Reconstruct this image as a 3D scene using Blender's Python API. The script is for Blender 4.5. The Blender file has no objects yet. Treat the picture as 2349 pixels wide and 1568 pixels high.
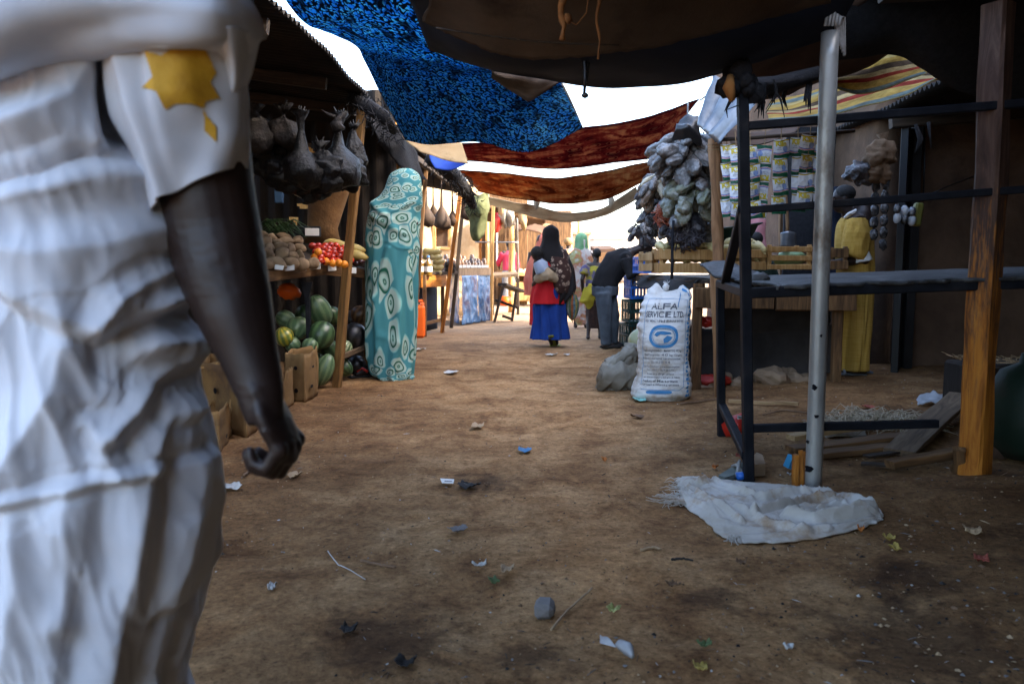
import bpy, bmesh, math, random
from mathutils import Vector as V, Matrix, Euler, noise
R = random.Random(11)
sc = bpy.context.scene
col = sc.collection
rad = math.radians
# ------------------------------------------------------------------ camera
FPX, CX, CY = 1830.0, 1174.5, 784.0
CAMZ, PITCH = 1.05, math.atan((784 - 608) / 1830.0)
cam = bpy.data.cameras.new('camera')
cam.sensor_width = 36.0
cam.lens = 36.0 * FPX / 2349.0
cam.clip_start, cam.clip_end = 0.05, 2000
cam.dof.use_dof = True
cam.dof.focus_distance = 5.2
cam.dof.aperture_fstop = 4.0
camo = bpy.data.objects.new('camera', cam); col.objects.link(camo)
camo.location = (0, 0, CAMZ)
camo.rotation_euler = (math.pi / 2 - PITCH, 0, 0)
sc.camera = camo
# ------------------------------------------------------------------ light
SUN_EL = rad(38); SUN_AZ = (0.954, -0.30)      # horizontal direction towards the sun
w = bpy.data.worlds.new('World'); sc.world = w; w.use_nodes = True
nt = w.node_tree
bg = nt.nodes['Background']; sky = nt.nodes.new('ShaderNodeTexSky')
sky.sky_type = 'NISHITA'; sky.sun_disc = False
sky.sun_elevation = SUN_EL; sky.sun_rotation = math.atan2(SUN_AZ[0], SUN_AZ[1])
sky.air_density = 1.0; sky.dust_density = 3.5; sky.ozone_density = 1.0
nt.links.new(sky.outputs[0], bg.inputs[0]); bg.inputs[1].default_value = 0.15
sl = bpy.data.lights.new('sun', 'SUN'); sl.energy = 2.0; sl.angle = rad(0.5); sl.color = (1, .88, .70)
so = bpy.data.objects.new('sun', sl); col.objects.link(so)
sd = V((SUN_AZ[0] * math.cos(SUN_EL), SUN_AZ[1] * math.cos(SUN_EL), math.sin(SUN_EL)))
so.rotation_euler = sd.to_track_quat('Z', 'Y').to_euler(); so.location = sd * 30
vs = sc.view_settings
vs.view_transform = 'Standard'; vs.look = 'None'; vs.gamma = 1; vs.use_curve_mapping = False
vs.exposure = 3.25
sc.cycles.max_bounces = 8; sc.cycles.diffuse_bounces = 5; sc.cycles.transmission_bounces = 6; sc.cycles.transparent_max_bounces = 8
sc.cycles.sample_clamp_indirect = 6
sc.cycles.use_denoising = True
sc.cycles.use_adaptive_sampling = False
# ------------------------------------------------------------------ pixel helpers (photo read at 2349 x 1568)
_F = V((0, math.cos(PITCH), -math.sin(PITCH))); _U = V((0, math.sin(PITCH), math.cos(PITCH)))
def ray(x, y): return _F + V((1, 0, 0)) * ((x - CX) / FPX) + _U * ((CY - y) / FPX)
def P(x, y, d):
    r = ray(x, y); return V((0, 0, CAMZ)) + r * (d / r.y)
def gz(x, y):
    t = max(0.0, x - 0.9)
    h = 0.05 * t * (t / (t + .3)) if t > 0 else 0
    h = min(h, .16)
    h += 0.018 * noise.noise(V((x * .9, y * .9, 0))) + 0.006 * noise.noise(V((x * 3.1, y * 3.1, 4)))
    h += .05 * math.exp(-((x - 2.25) ** 2 / .25 + (y - 3.35) ** 2 / .12))
    return h
def G(x, y):
    r = ray(x, y); z = 0.0
    for k in range(6):
        s = (z - CAMZ) / r.z; p = V((0, 0, CAMZ)) + r * s; z = gz(p.x, p.y)
    p.z = z; return p
def lerp(a, b, t): return a + (b - a) * t
def sstep(a, b, x):
    t = min(1, max(0, (x - a) / (b - a))); return t * t * (3 - 2 * t)
def nz3(p, s, seed=0): return noise.noise(V((p[0] * s + seed * 7.3, p[1] * s - seed * 3.1, p[2] * s + seed)))
def interp(tab, x):
    if x <= tab[0][0]: return tab[0][1]
    for (a, va), (b, vb) in zip(tab, tab[1:]):
        if x <= b:
            t = (x - a) / (b - a); t = t * t * (3 - 2 * t) * .5 + t * .5
            return va + (vb - va) * t
    return tab[-1][1]
# ------------------------------------------------------------------ mesh builder
class MB:
    def __init__(s): s.v = []; s.f = []; s.m = []; s.sm = []; s.uv = []
    def add(s, vs, fs, m=0, smooth=True, uv=None):
        o = len(s.v); s.v += [V(p) for p in vs]; s.f += [tuple(i + o for i in f) for f in fs]
        s.m += [m] * len(fs); s.sm += [smooth] * len(fs); s.uv += (uv or [(0, 0)] * len(vs))
        return s
    def box(s, c, size, rot=None, m=0, ch=0.0, jit=0.0):
        hx, hy, hz = [k / 2 for k in size]; rot = rot or Matrix.Identity(3); c = V(c)
        if ch <= 0: ch = min(size) * .06
        ch = min(ch, min(size) * .45)
        vs = []
        for sx in (-1, 1):
            for sy in (-1, 1):
                for sz in (-1, 1):
                    j = V((R.uniform(-jit, jit), R.uniform(-jit, jit), R.uniform(-jit, jit)))
                    for k in range(3):
                        p = [sx * (hx - ch), sy * (hy - ch), sz * (hz - ch)]
                        p[k] = (sx * hx, sy * hy, sz * hz)[k]
                        vs.append(c + rot @ (V(p) + j))
        bm = bmesh.new()
        for p in vs: bm.verts.new(p)
        r = bmesh.ops.convex_hull(bm, input=bm.verts)
        bm.verts.index_update()
        bmesh.ops.recalc_face_normals(bm, faces=bm.faces)
        bm.verts.ensure_lookup_table(); bm.verts.index_update()
        s.add([v.co.copy() for v in bm.verts], [tuple(v.index for v in f.verts) for f in bm.faces], m, False); bm.free(); return s
    def frames(s, pts):
        pts = [V(p) for p in pts]; n = len(pts); T = []
        for i in range(n):
            a = pts[max(0, i - 1)]; b = pts[min(n - 1, i + 1)]; t = b - a
            T.append(t.normalized() if t.length > 1e-9 else V((0, 0, 1)))
        up = V((0, 0, 1)) if abs(T[0].z) < .9 else V((0, 1, 0))
        x = T[0].cross(up).normalized(); out = []
        for i in range(n):
            x = (x - T[i] * x.dot(T[i]))
            x = x.normalized() if x.length > 1e-6 else T[i].orthogonal().normalized()
            out.append((pts[i], x, T[i].cross(x)))
        return out
    def tube(s, pts, r, n=8, m=0, cap=True, smooth=True, ry=1.0, nz=0, ns=8):
        fr = s.frames(pts); k = len(fr)
        rr = r if isinstance(r, (list, tuple)) else [r] * k
        vs = []; uv = []; fs = []
        for i, (p, x, y) in enumerate(fr):
            for j in range(n):
                a = 2 * math.pi * j / n
                q = rr[i] * (1 + (nz * nz3(p + x * math.cos(a) * .1 + y * math.sin(a) * .1, ns) if nz else 0))
                vs.append(p + x * (math.cos(a) * q) + y * (math.sin(a) * q * ry)); uv.append((j / n, i / max(1, k - 1)))
        for i in range(k - 1):
            for j in range(n):
                fs.append((i * n + j, i * n + (j + 1) % n, (i + 1) * n + (j + 1) % n, (i + 1) * n + j))
        if cap:
            fs.append(tuple(range(n))[::-1]); fs.append(tuple((k - 1) * n + j for j in range(n)))
        return s.add(vs, fs, m, smooth, uv)
    def ell(s, c, r, n=12, rot=None, m=0, nz=0, ns=3, seed=0, k=None):
        c = V(c); r = V(r) if not isinstance(r, (int, float)) else V((r, r, r)); rot = rot or Matrix.Identity(3)
        k = k or max(5, n // 2 + 1); vs = []; fs = []; uv = []
        for i in range(k + 1):
            th = math.pi * i / k
            for j in range(n):
                a = 2 * math.pi * j / n
                q = V((math.sin(th) * math.cos(a), math.sin(th) * math.sin(a), math.cos(th)))
                d = 1 + (nz * nz3(q, ns, seed) if nz else 0)
                vs.append(c + rot @ V((q.x * r.x * d, q.y * r.y * d, q.z * r.z * d))); uv.append((j / n, i / k))
        for i in range(k):
            for j in range(n):
                a, b, c2, d2 = i * n + j, i * n + (j + 1) % n, (i + 1) * n + (j + 1) % n, (i + 1) * n + j
                if i == 0: fs.append((a, d2, c2))
                elif i == k - 1: fs.append((a, d2, b))
                else: fs.append((a, d2, c2, b))
        return s.add(vs, fs, m, True, uv)
    def grid(s, fn, nu, nv, m=0, smooth=True, closed=False):
        vs = []; fs = []; uv = []
        for j in range(nv + 1):
            for i in range(nu + 1):
                u, v_ = i / nu, j / nv
                vs.append(fn(u, v_)); uv.append((u, v_))
        for j in range(nv):
            for i in range(nu):
                a = j * (nu + 1) + i; fs.append((a, a + 1, a + nu + 2, a + nu + 1))
        return s.add(vs, fs, m, smooth, uv)
    def poly(s, pts, m=0): return s.add(pts, [tuple(range(len(pts)))], m, False)
    def prism(s, pts, ext, m=0):
        n = len(pts); ext = V(ext); pts = [V(p) for p in pts]
        return s.add(pts + [p + ext for p in pts], [tuple(range(n))[::-1], tuple(range(n, 2 * n))] + [(i, (i + 1) % n, n + (i + 1) % n, n + i) for i in range(n)], m, False)
def wloc(o):
    p = V((0, 0, 0))
    while o is not None: p += o.location; o = o.parent
    return p
def tag(o, label=None, cat=None, group=None, kind=None):
    if label: o['label'] = label
    if cat: o['category'] = cat
    if group: o['group'] = group
    if kind: o['kind'] = kind
    return o
def thing(name, loc, label, cat, group=None, kind=None):
    o = bpy.data.objects.new(name, None); col.objects.link(o); o.location = loc; o.empty_display_size = .1
    return tag(o, label, cat, group, kind)
def build(mb, name, mats, parent=None, label=None, cat=None, group=None, kind=None, solid=0, sub=0, loc=None):
    if parent is not None: off = wloc(parent)
    elif loc is not None: off = V(loc)
    else:
        n = len(mb.v); off = V((sum(p.x for p in mb.v) / n, sum(p.y for p in mb.v) / n, min(p.z for p in mb.v)))
    me = bpy.data.meshes.new(name)
    me.from_pydata([p - off for p in mb.v], [], mb.f); 
    if not isinstance(mats, (list, tuple)): mats = [mats]
    for m in mats: me.materials.append(m)
    me.polygons.foreach_set('material_index', mb.m); me.polygons.foreach_set('use_smooth', mb.sm)
    uvl = me.uv_layers.new(name='UVMap')
    li = [0] * len(me.loops); me.loops.foreach_get('vertex_index', li)
    flat = []
    for i in li: flat += mb.uv[i]
    uvl.data.foreach_set('uv', flat)
    me.validate(); me.update()
    o = bpy.data.objects.new(name, me); col.objects.link(o)
    if parent is not None: o.parent = parent
    else: o.location = off
    if solid: md = o.modifiers.new('solid', 'SOLIDIFY'); md.thickness = solid; md.offset = 0
    if sub: md = o.modifiers.new('sub', 'SUBSURF'); md.levels = md.render_levels = sub
    return tag(o, label, cat, group, kind)
def beam(name, p0, p1, w_, h_, m, parent=None, label=None, cat=None, group=None, roll=0, jit=.004, rnd=False, taper=1.0, bend=0.0, nseg=7):
    """a bar whose local Z runs along its length, so that grain follows it"""
    p0, p1 = V(p0), V(p1); L = (p1 - p0).length; mb = MB(); vs = []; fs = []; uv = []
    if rnd: cs = [(math.cos(2 * math.pi * k / 14) * w_ / 2, math.sin(2 * math.pi * k / 14) * h_ / 2) for k in range(14)]
    else:
        c = min(w_, h_) * .12
        a, b = w_ / 2, h_ / 2
        cs = [(a - c, -b), (a, -b + c), (a, b - c), (a - c, b), (-a + c, b), (-a, b - c), (-a, -b + c), (-a + c, -b)]
    n = len(cs); sd_ = R.random() * 50
    for i in range(nseg + 1):
        t = i / nseg; k = lerp(1, taper, t)
        ox = bend * math.sin(math.pi * t) + jit * 1.5 * noise.noise(V((t * 3, sd_, 0))); oy = jit * 1.5 * noise.noise(V((t * 3, sd_, 9)))
        for (x, y) in cs:
            j = 1 + (jit / max(w_, h_)) * 2.0 * noise.noise(V((x * 30, y * 30, t * L * 4 + sd_)))
            vs.append(V((x * k * j + ox, y * k * j + oy, t * L))); uv.append((0, t))
    for i in range(nseg):
        for j in range(n): fs.append((i * n + j, i * n + (j + 1) % n, (i + 1) * n + (j + 1) % n, (i + 1) * n + j))
    fs.append(tuple(range(n))[::-1]); fs.append(tuple(nseg * n + j for j in range(n)))
    mb.add(vs, fs, 0, rnd, uv)
    me = bpy.data.meshes.new(name); me.from_pydata(mb.v, [], mb.f); me.materials.append(m)
    me.polygons.foreach_set('use_smooth', mb.sm)
    if rnd:
        for q in me.polygons[-2:]: q.use_smooth = False
    o = bpy.data.objects.new(name, me); col.objects.link(o)
    q = (p1 - p0).to_track_quat('Z', 'Y'); o.rotation_mode = 'QUATERNION'
    o.rotation_quaternion = q @ Matrix.Rotation(roll, 3, 'Z').to_quaternion()
    if parent is not None: o.parent = parent; o.location = p0 - wloc(parent)
    else: o.location = p0
    return tag(o, label, cat, group)
KIDS = {}
def dup(o, loc=None, rotz=None, label=None, group=None, scale=None, parent=None, kids=None):
    if kids is None:
        kids = {}
        for k in bpy.data.objects:
            if k.parent is not None: kids.setdefault(k.parent.name, []).append(k)
    c = o.copy(); col.objects.link(c)
    if parent is not None: c.parent = parent
    for k in kids.get(o.name, []): dup(k, parent=c, kids=kids)
    if loc is not None: c.location = loc
    if rotz is not None: c.rotation_euler.z = rotz
    if scale is not None: c.scale = scale if not isinstance(scale, (int, float)) else (scale,) * 3
    if label: c['label'] = label
    if group: c['group'] = group
    return c
def cr(p0, p1, p2, p3, t):
    return (p1 * 2 + (p2 - p0) * t + (p0 * 2 - p1 * 5 + p2 * 4 - p3) * t * t + (p1 * 3 - p0 - p2 * 3 + p3) * t * t * t) * .5
def crow(row, t):
    n = len(row) - 1; f = min(max(t, 0), 1) * n; i = min(int(f), n - 1); q = f - i
    a = row[i - 1] if i > 0 else row[i] * 2 - row[i + 1]
    d = row[i + 2] if i + 2 <= n else row[i + 1] * 2 - row[i]
    return cr(a, row[i], row[i + 1], d, q)
def patch(rows, nu, nv, nz=0.0, ns=3.0, seed=0, wr=None, fray=0.0):
    """cloth through rows of control points; (x, y, d) rows are photo readings with a depth, Vectors are world points"""
    rr = [[p if isinstance(p, V) else P(*p) for p in row] for row in rows]
    def fn(u, v_):
        p = crow([crow(r, u) for r in rr], v_)
        if nz:
            p = p + V((nz3(p, ns, seed), nz3(p, ns, seed + 3) , 1.6 * nz3(p, ns, seed + 5))) * nz + V((0, 0, nz3(p, ns * 3.1, seed + 9))) * nz * .35
        if fray:
            e = max(0, 1 - min(v_, 1 - v_) * nv / 1.5); p = p + V((0, .4, 1)) * (fray * e * noise.noise(V((u * 40, seed, v_))))
        if wr: p = p + wr(u, v_)
        return p
    return MB().grid(fn, nu, nv)
def remesh(mb, voxel, smooth=2, fac=.5, name='tmp'):
    me = bpy.data.meshes.new(name); me.from_pydata(mb.v, [], mb.f); me.validate(); me.update()
    bm = bmesh.new(); bm.from_mesh(me); bmesh.ops.recalc_face_normals(bm, faces=bm.faces); bm.to_mesh(me); bm.free()
    o = bpy.data.objects.new(name, me); col.objects.link(o)
    md = o.modifiers.new('r', 'REMESH'); md.mode = 'VOXEL'; md.voxel_size = voxel
    if smooth: s_ = o.modifiers.new('s', 'SMOOTH'); s_.iterations = smooth; s_.factor = fac
    dg = bpy.context.evaluated_depsgraph_get(); dg.update()
    m2 = bpy.data.meshes.new_from_object(o.evaluated_get(dg))
    out = MB(); out.add([v.co.copy() for v in m2.vertices], [tuple(p.vertices) for p in m2.polygons])
    nrm = [v.normal.copy() for v in m2.vertices]
    bpy.data.objects.remove(o); bpy.data.meshes.remove(me); bpy.data.meshes.remove(m2)
    out.n = nrm
    return out
# ------------------------------------------------------------------ materials
def lin(c):
    return tuple((x / 12.92 if x <= .04045 else ((x + .055) / 1.055) ** 2.4) for x in c)
def newmat(name):
    m = bpy.data.materials.new(name); m.use_nodes = True; t = m.node_tree
    return m, t, t.nodes['Principled BSDF'], t.nodes['Material Output']
def nd(t, ty, **kw):
    n = t.nodes.new(ty)
    for k, v_ in kw.items():
        if k.startswith('i_'):
            key = k[2:]; n.inputs[int(key) if key.isdigit() else key.replace('_', ' ')].default_value = v_
        else: setattr(n, k, v_)
    return n
def ramp(t, fac, stops, interp='LINEAR'):
    n = t.nodes.new('ShaderNodeValToRGB'); e = n.color_ramp.elements; n.color_ramp.interpolation = interp
    while len(e) < len(stops): e.new(.5)
    for k, (p, c) in enumerate(stops):
        e[k].position = p; e[k].color = (*c, 1) if len(c) == 3 else c
    if fac is not None: t.links.new(fac, n.inputs[0])
    return n
def coords(t, kind='Object', scale=(1, 1, 1), rnd=True):
    tc = t.nodes.new('ShaderNodeTexCoord'); mp = t.nodes.new('ShaderNodeMapping'); mp.inputs['Scale'].default_value = scale
    t.links.new(tc.outputs[kind], mp.inputs['Vector'])
    if rnd:
        oi = t.nodes.new('ShaderNodeObjectInfo'); cb = nd(t, 'ShaderNodeVectorMath', operation='SCALE'); cb.inputs[0].default_value = (37, 23, 51)
        t.links.new(oi.outputs['Random'], cb.inputs['Scale']); t.links.new(cb.outputs[0], mp.inputs['Location'])
    return mp.outputs[0]
def mixc(t, fac, a, b, blend='MIX'):
    n = nd(t, 'ShaderNodeMix', data_type='RGBA', blend_type=blend)
    for sock, val in ((n.inputs[0], fac), (n.inputs[6], a), (n.inputs[7], b)):
        if hasattr(val, 'links') or hasattr(val, 'is_linked'): t.links.new(val, sock)
        elif isinstance(val, (int, float)): sock.default_value = val
        else: sock.default_value = (*val, 1) if len(val) == 3 else val
    return n.outputs[2]
def math_(t, op, a, b=0.0, c=None):
    n = nd(t, 'ShaderNodeMath', operation=op)
    for i, val in enumerate((a, b, c)):
        if val is None: continue
        if isinstance(val, (int, float)): n.inputs[i].default_value = val
        else: t.links.new(val, n.inputs[i])
    return n.outputs[0]
def finish(t, bs, out, colr, rough=.8, bumpsrc=None, bump=.3, bdist=.01, trans=0.0, transcol=None, metal=0.0, spec=.3, roughsock=None):
    if hasattr(colr, 'is_linked'): t.links.new(colr, bs.inputs['Base Color'])
    else: bs.inputs['Base Color'].default_value = (*colr, 1)
    bs.inputs['Roughness'].default_value = rough; bs.inputs['Metallic'].default_value = metal; bs.inputs['Specular IOR Level'].default_value = spec
    if roughsock is not None: t.links.new(roughsock, bs.inputs['Roughness'])
    if bumpsrc is not None:
        b = nd(t, 'ShaderNodeBump'); b.inputs['Strength'].default_value = bump; b.inputs['Distance'].default_value = bdist
        t.links.new(bumpsrc, b.inputs['Height']); t.links.new(b.outputs[0], bs.inputs['Normal'])
    if trans:
        tr = nd(t, 'ShaderNodeBsdfTranslucent'); mx = nd(t, 'ShaderNodeMixShader'); mx.inputs[0].default_value = trans
        if transcol is not None: tr.inputs[0].default_value = (*transcol, 1)
        elif hasattr(colr, 'is_linked'): t.links.new(colr, tr.inputs[0])
        else: tr.inputs[0].default_value = (*colr, 1)
        t.links.new(bs.outputs[0], mx.inputs[1]); t.links.new(tr.outputs[0], mx.inputs[2]); t.links.new(mx.outputs[0], out.inputs[0])
def M(name, cols, scale=5, rough=.8, bump=.3, bscale=40, stretch=(1, 1, 1), metal=0, trans=0, spec=.3, detail=6, kind='Object', bdist=.008, lo=.3, hi=.7, dirt=None, dscale=3, rnd=True, dist=0.3):
    m, t, bs, out = newmat(name)
    co = coords(t, kind, stretch, rnd)
    n1 = nd(t, 'ShaderNodeTexNoise', i_Scale=scale, i_Detail=detail, i_Roughness=.6, i_Distortion=dist); t.links.new(co, n1.inputs['Vector'])
    k = len(cols); st = [(lerp(lo, hi, i / max(1, k - 1)), c) for i, c in enumerate(cols)]
    if k == 1: st = [(lo, tuple(x * .82 for x in cols[0])), (hi, tuple(min(1, x * 1.1) for x in cols[0]))]
    c = ramp(t, n1.outputs[0], st).outputs[0]
    if dirt:
        n3 = nd(t, 'ShaderNodeTexNoise', i_Scale=dscale, i_Detail=5, i_Roughness=.7); t.links.new(co, n3.inputs['Vector'])
        fz = ramp(t, n3.outputs[0], [(.52, (0, 0, 0)), (.68, (1, 1, 1))]).outputs[0]
        c = mixc(t, fz, c, dirt)
    n2 = nd(t, 'ShaderNodeTexNoise', i_Scale=bscale, i_Detail=5, i_Roughness=.65); t.links.new(co, n2.inputs['Vector'])
    finish(t, bs, out, c, rough, n2.outputs[0], bump, bdist, trans, None, metal, spec)
    return m
wood = lambda name, c1, c2, c3, sc_=7, rough=.75, **k: M(name, [c1, c2, c3], scale=sc_, stretch=(3.2, 3.2, .35), bscale=16, bump=.45, rough=rough, bdist=.006, dist=1.2, **k)
MT = {}
MT['wood_grey'] = wood('weathered wood', (.055, .036, .022), (.13, .085, .05), (.21, .145, .09))
MT['wood_brown'] = wood('brown wood', (.05, .026, .012), (.13, .066, .026), (.22, .12, .05))
MT['wood_dark'] = wood('dark wood', (.012, .008, .006), (.03, .019, .012), (.06, .038, .022))
MT['wood_orange'] = wood('orange varnished wood', (.10, .032, .006), (.36, .125, .016), (.46, .18, .03), rough=.5, dirt=(.09, .035, .014), dscale=5)
MT['wood_pale'] = wood('pale new wood', (.22, .13, .055), (.36, .23, .11), (.48, .33, .17))
MT['wood_crate'] = wood('crate wood', (.24, .12, .035), (.40, .22, .075), (.52, .32, .14))
MT['iron'] = M('black painted iron', [(.006, .007, .010), (.012, .013, .017), (.03, .027, .026)], scale=9, rough=.6, bump=.15, spec=.1, lo=.35, hi=.8)
MT['pipe'] = M('worn galvanised pipe', [(.20, .20, .19), (.28, .28, .265), (.34, .34, .32)], scale=4, rough=.42, bump=.12, spec=.5, stretch=(1, 1, .5), dirt=(.13, .10, .075), dscale=5, metal=.35)
MT['zinc'] = M('zinc sheet', [(.09, .095, .10), (.17, .178, .19), (.26, .27, .285)], scale=4, rough=.38, metal=.75, bump=.1)
MT['tin_dark'] = M('sooty tin roof', [(.006, .005, .005), (.014, .011, .010), (.03, .022, .016)], scale=3, rough=.8, bump=.2, lo=.35, hi=.75)
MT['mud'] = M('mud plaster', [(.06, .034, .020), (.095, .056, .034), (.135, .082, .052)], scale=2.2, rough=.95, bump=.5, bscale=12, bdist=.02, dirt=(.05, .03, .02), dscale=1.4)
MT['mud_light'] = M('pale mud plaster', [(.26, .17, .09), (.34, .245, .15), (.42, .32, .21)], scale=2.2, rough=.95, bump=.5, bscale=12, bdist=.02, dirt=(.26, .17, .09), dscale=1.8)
MT['black'] = M('black plastic', [(.004, .004, .005), (.012, .012, .014)], scale=8, rough=.35, bump=.5, bscale=25, spec=.5)
MT['net'] = M('black shade net', [(.006, .006, .008), (.02, .02, .022)], scale=30, rough=.9, bump=.8, bscale=60)
MT['navy'] = M('navy tarp', [(.006, .010, .022), (.011, .017, .034)], scale=2.5, rough=.8, bump=.2, bscale=60, trans=.12)
MT['burlap'] = M('brown sacking', [(.05, .034, .024), (.085, .06, .044), (.12, .085, .06)], scale=2.2, rough=.95, bump=.3, bscale=90, trans=.22, dirt=(.03, .02, .016), dscale=1.7)
MT['skin_dark'] = M('dark brown skin', [(.016, .0085, .0065), (.026, .0135, .0095)], scale=12, rough=.5, bump=.12, bscale=160, spec=.4, bdist=.002)
MT['skin'] = M('brown skin', [(.030, .0155, .010), (.045, .025, .017)], scale=12, rough=.5, bump=.08, bscale=120, spec=.4, bdist=.002)
MT['eye'] = M('eye white', [(.55, .5, .45)], rough=.3)
MT['hair'] = M('black hair', [(.004, .004, .004), (.012, .01, .009)], scale=60, rough=.7, bump=.8, bscale=140)
MT['rubber'] = M('dark rubber', [(.012, .010, .009), (.03, .025, .02)], scale=10, rough=.7)
MT['stone'] = M('rough stone', [(.17, .11, .065), (.27, .185, .115), (.36, .26, .17)], scale=4, rough=.9, bump=.7, bscale=14, bdist=.015)
MT['card'] = M('cardboard', [(.13, .072, .024), (.20, .112, .04), (.27, .16, .065)], scale=3, rough=.85, bump=.1, bscale=30, dirt=(.09, .05, .025), dscale=2.5)
MT['paper'] = M('white paper', [(.6, .6, .58), (.75, .75, .73)], scale=4, rough=.7, bump=.2)
MT['plastic_clear'] = M('clear crumpled plastic', [(.45, .47, .5), (.65, .67, .7)], scale=12, rough=.25, bump=.8, bscale=22, spec=.6, trans=.35)
MT['blue_plastic'] = M('blue plastic', [(.01, .09, .38), (.015, .13, .5)], scale=4, rough=.4, spec=.5)
MT['orange_plastic'] = M('orange plastic', [(.75, .10, .008), (.85, .15, .015)], scale=3, rough=.4, spec=.5, bump=.1)
MT['red_plastic'] = M('red plastic', [(.35, .012, .008), (.55, .03, .015)], scale=9, rough=.3, spec=.5, bump=.6, bscale=18, bdist=.02)
MT['green_plastic'] = M('dark green plastic', [(.006, .03, .026), (.01, .05, .042)], scale=4, rough=.45, spec=.5, bump=.1)
MT['rope'] = M('rope', [(.16, .10, .05), (.3, .2, .1)], scale=50, rough=.95, bump=.8, bscale=120)
# ================================================================== SETTING
def ground_mat():
    m, t, bs, out = newmat('trodden earth')
    co = coords(t, 'Object', (1, 1, 1), False)
    big = nd(t, 'ShaderNodeTexNoise', i_Scale=.55, i_Detail=4, i_Roughness=.6); mid = nd(t, 'ShaderNodeTexNoise', i_Scale=3.2, i_Detail=8, i_Roughness=.68, i_Distortion=.5)
    fine = nd(t, 'ShaderNodeTexNoise', i_Scale=46, i_Detail=8, i_Roughness=.82); vo = nd(t, 'ShaderNodeTexVoronoi', i_Scale=85); vo2 = nd(t, 'ShaderNodeTexVoronoi', i_Scale=27)
    for n in (big, mid, fine, vo, vo2): t.links.new(co, n.inputs['Vector'])
    c1 = ramp(t, mid.outputs[0], [(.30, (.12, .056, .022)), (.44, (.26, .142, .062)), (.56, (.34, .20, .094)), (.72, (.44, .28, .145))]).outputs[0]
    c2 = ramp(t, big.outputs[0], [(.34, (.48, .43, .38)), (.50, (.95, .95, .95)), (.66, (1.25, 1.22, 1.18))]).outputs[0]
    c = mixc(t, .85, c1, c2, 'MULTIPLY')
    sp = ramp(t, fine.outputs[0], [(.36, (.30, .26, .23)), (.46, (.85, .85, .85)), (.55, (1, 1, 1)), (.66, (1.6, 1.55, 1.5))]).outputs[0]
    c = mixc(t, .9, c, sp, 'MULTIPLY')
    # small pebbles and straw flecks
    pb = ramp(t, vo.outputs['Distance'], [(.0, (1, 1, 1)), (.10, (1, 1, 1)), (.16, (0, 0, 0))]).outputs[0]
    sel = ramp(t, vo.outputs['Color'], [(.80, (0, 0, 0)), (.84, (1, 1, 1))]).outputs[0]
    c = mixc(t, math_(t, 'MULTIPLY', pb, math_(t, 'MULTIPLY', sel, .55)), c, (.42, .34, .25))
    pd = ramp(t, vo2.outputs['Distance'], [(.0, (1, 1, 1)), (.12, (1, 1, 1)), (.2, (0, 0, 0))]).outputs[0]
    sel2 = ramp(t, vo2.outputs['Color'], [(.84, (0, 0, 0)), (.88, (1, 1, 1))]).outputs[0]
    c = mixc(t, math_(t, 'MULTIPLY', pd, math_(t, 'MULTIPLY', sel2, .6)), c, (.05, .03, .02))
    # trodden track paler down the middle, darker sides: sky-gap light painted in
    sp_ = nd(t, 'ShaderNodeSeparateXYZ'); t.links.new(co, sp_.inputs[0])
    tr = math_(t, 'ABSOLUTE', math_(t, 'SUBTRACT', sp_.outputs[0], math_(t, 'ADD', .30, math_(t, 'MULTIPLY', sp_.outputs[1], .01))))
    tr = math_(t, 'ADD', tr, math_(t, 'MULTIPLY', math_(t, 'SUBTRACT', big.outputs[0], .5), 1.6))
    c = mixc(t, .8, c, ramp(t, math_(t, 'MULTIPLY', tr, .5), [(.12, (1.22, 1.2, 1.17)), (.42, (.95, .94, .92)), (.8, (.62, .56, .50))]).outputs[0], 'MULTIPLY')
    # damp stains where water was thrown out
    sx = nd(t, 'ShaderNodeTexNoise', i_Scale=7, i_Detail=4, i_Roughness=.7); t.links.new(co, sx.inputs['Vector'])
    for (x, y, r_) in ((1.15, 2.12, .40), (2.05, 2.75, .34), (.62, 2.45, .14), (1.3, 2.55, .22), (-.35, 2.15, .25), (2.3, 2.2, .5), (.05, 2.05, .14), (2.6, 5.2, .4), (-.15, 3.8, .22)):
        d = nd(t, 'ShaderNodeVectorMath', operation='DISTANCE'); t.links.new(co, d.inputs[0]); d.inputs[1].default_value = (x, y, 0)
        q = math_(t, 'ADD', math_(t, 'DIVIDE', d.outputs['Value'], r_), math_(t, 'MULTIPLY', math_(t, 'SUBTRACT', sx.outputs[0], .5), 2.2))
        k = ramp(t, q, [(.35, (1, 1, 1)), (.95, (0, 0, 0))]).outputs[0]
        c = mixc(t, math_(t, 'MULTIPLY', k, .62), c, (.035, .018, .010))
    far = nd(t, 'ShaderNodeSeparateXYZ'); t.links.new(co, far.inputs[0])
    fd = nd(t, 'ShaderNodeMapRange'); fd.inputs[1].default_value = 9; fd.inputs[2].default_value = 15; t.links.new(far.outputs[1], fd.inputs[0])
    g2 = nd(t, 'ShaderNodeTexNoise', i_Scale=14, i_Detail=7, i_Roughness=.8, i_Distortion=.4); t.links.new(co, g2.inputs['Vector'])
    c = mixc(t, .75, c, ramp(t, g2.outputs[0], [(.36, (.55, .5, .46)), (.5, (1, 1, 1)), (.66, (1.25, 1.22, 1.18))]).outputs[0], 'MULTIPLY')
    c = mixc(t, fd.outputs[0], c, mixc(t, .45, c, (.30, .24, .175)))       # paler sandy street beyond the stalls
    h = math_(t, 'ADD', math_(t, 'MULTIPLY', mid.outputs[0], 1.2), math_(t, 'MULTIPLY', fine.outputs[0], .45))
    h = math_(t, 'ADD', h, math_(t, 'MULTIPLY', pb, math_(t, 'MULTIPLY', sel, .12)))
    finish(t, bs, out, c, .93, h, .75, .022, spec=.15)
    return m
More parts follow.
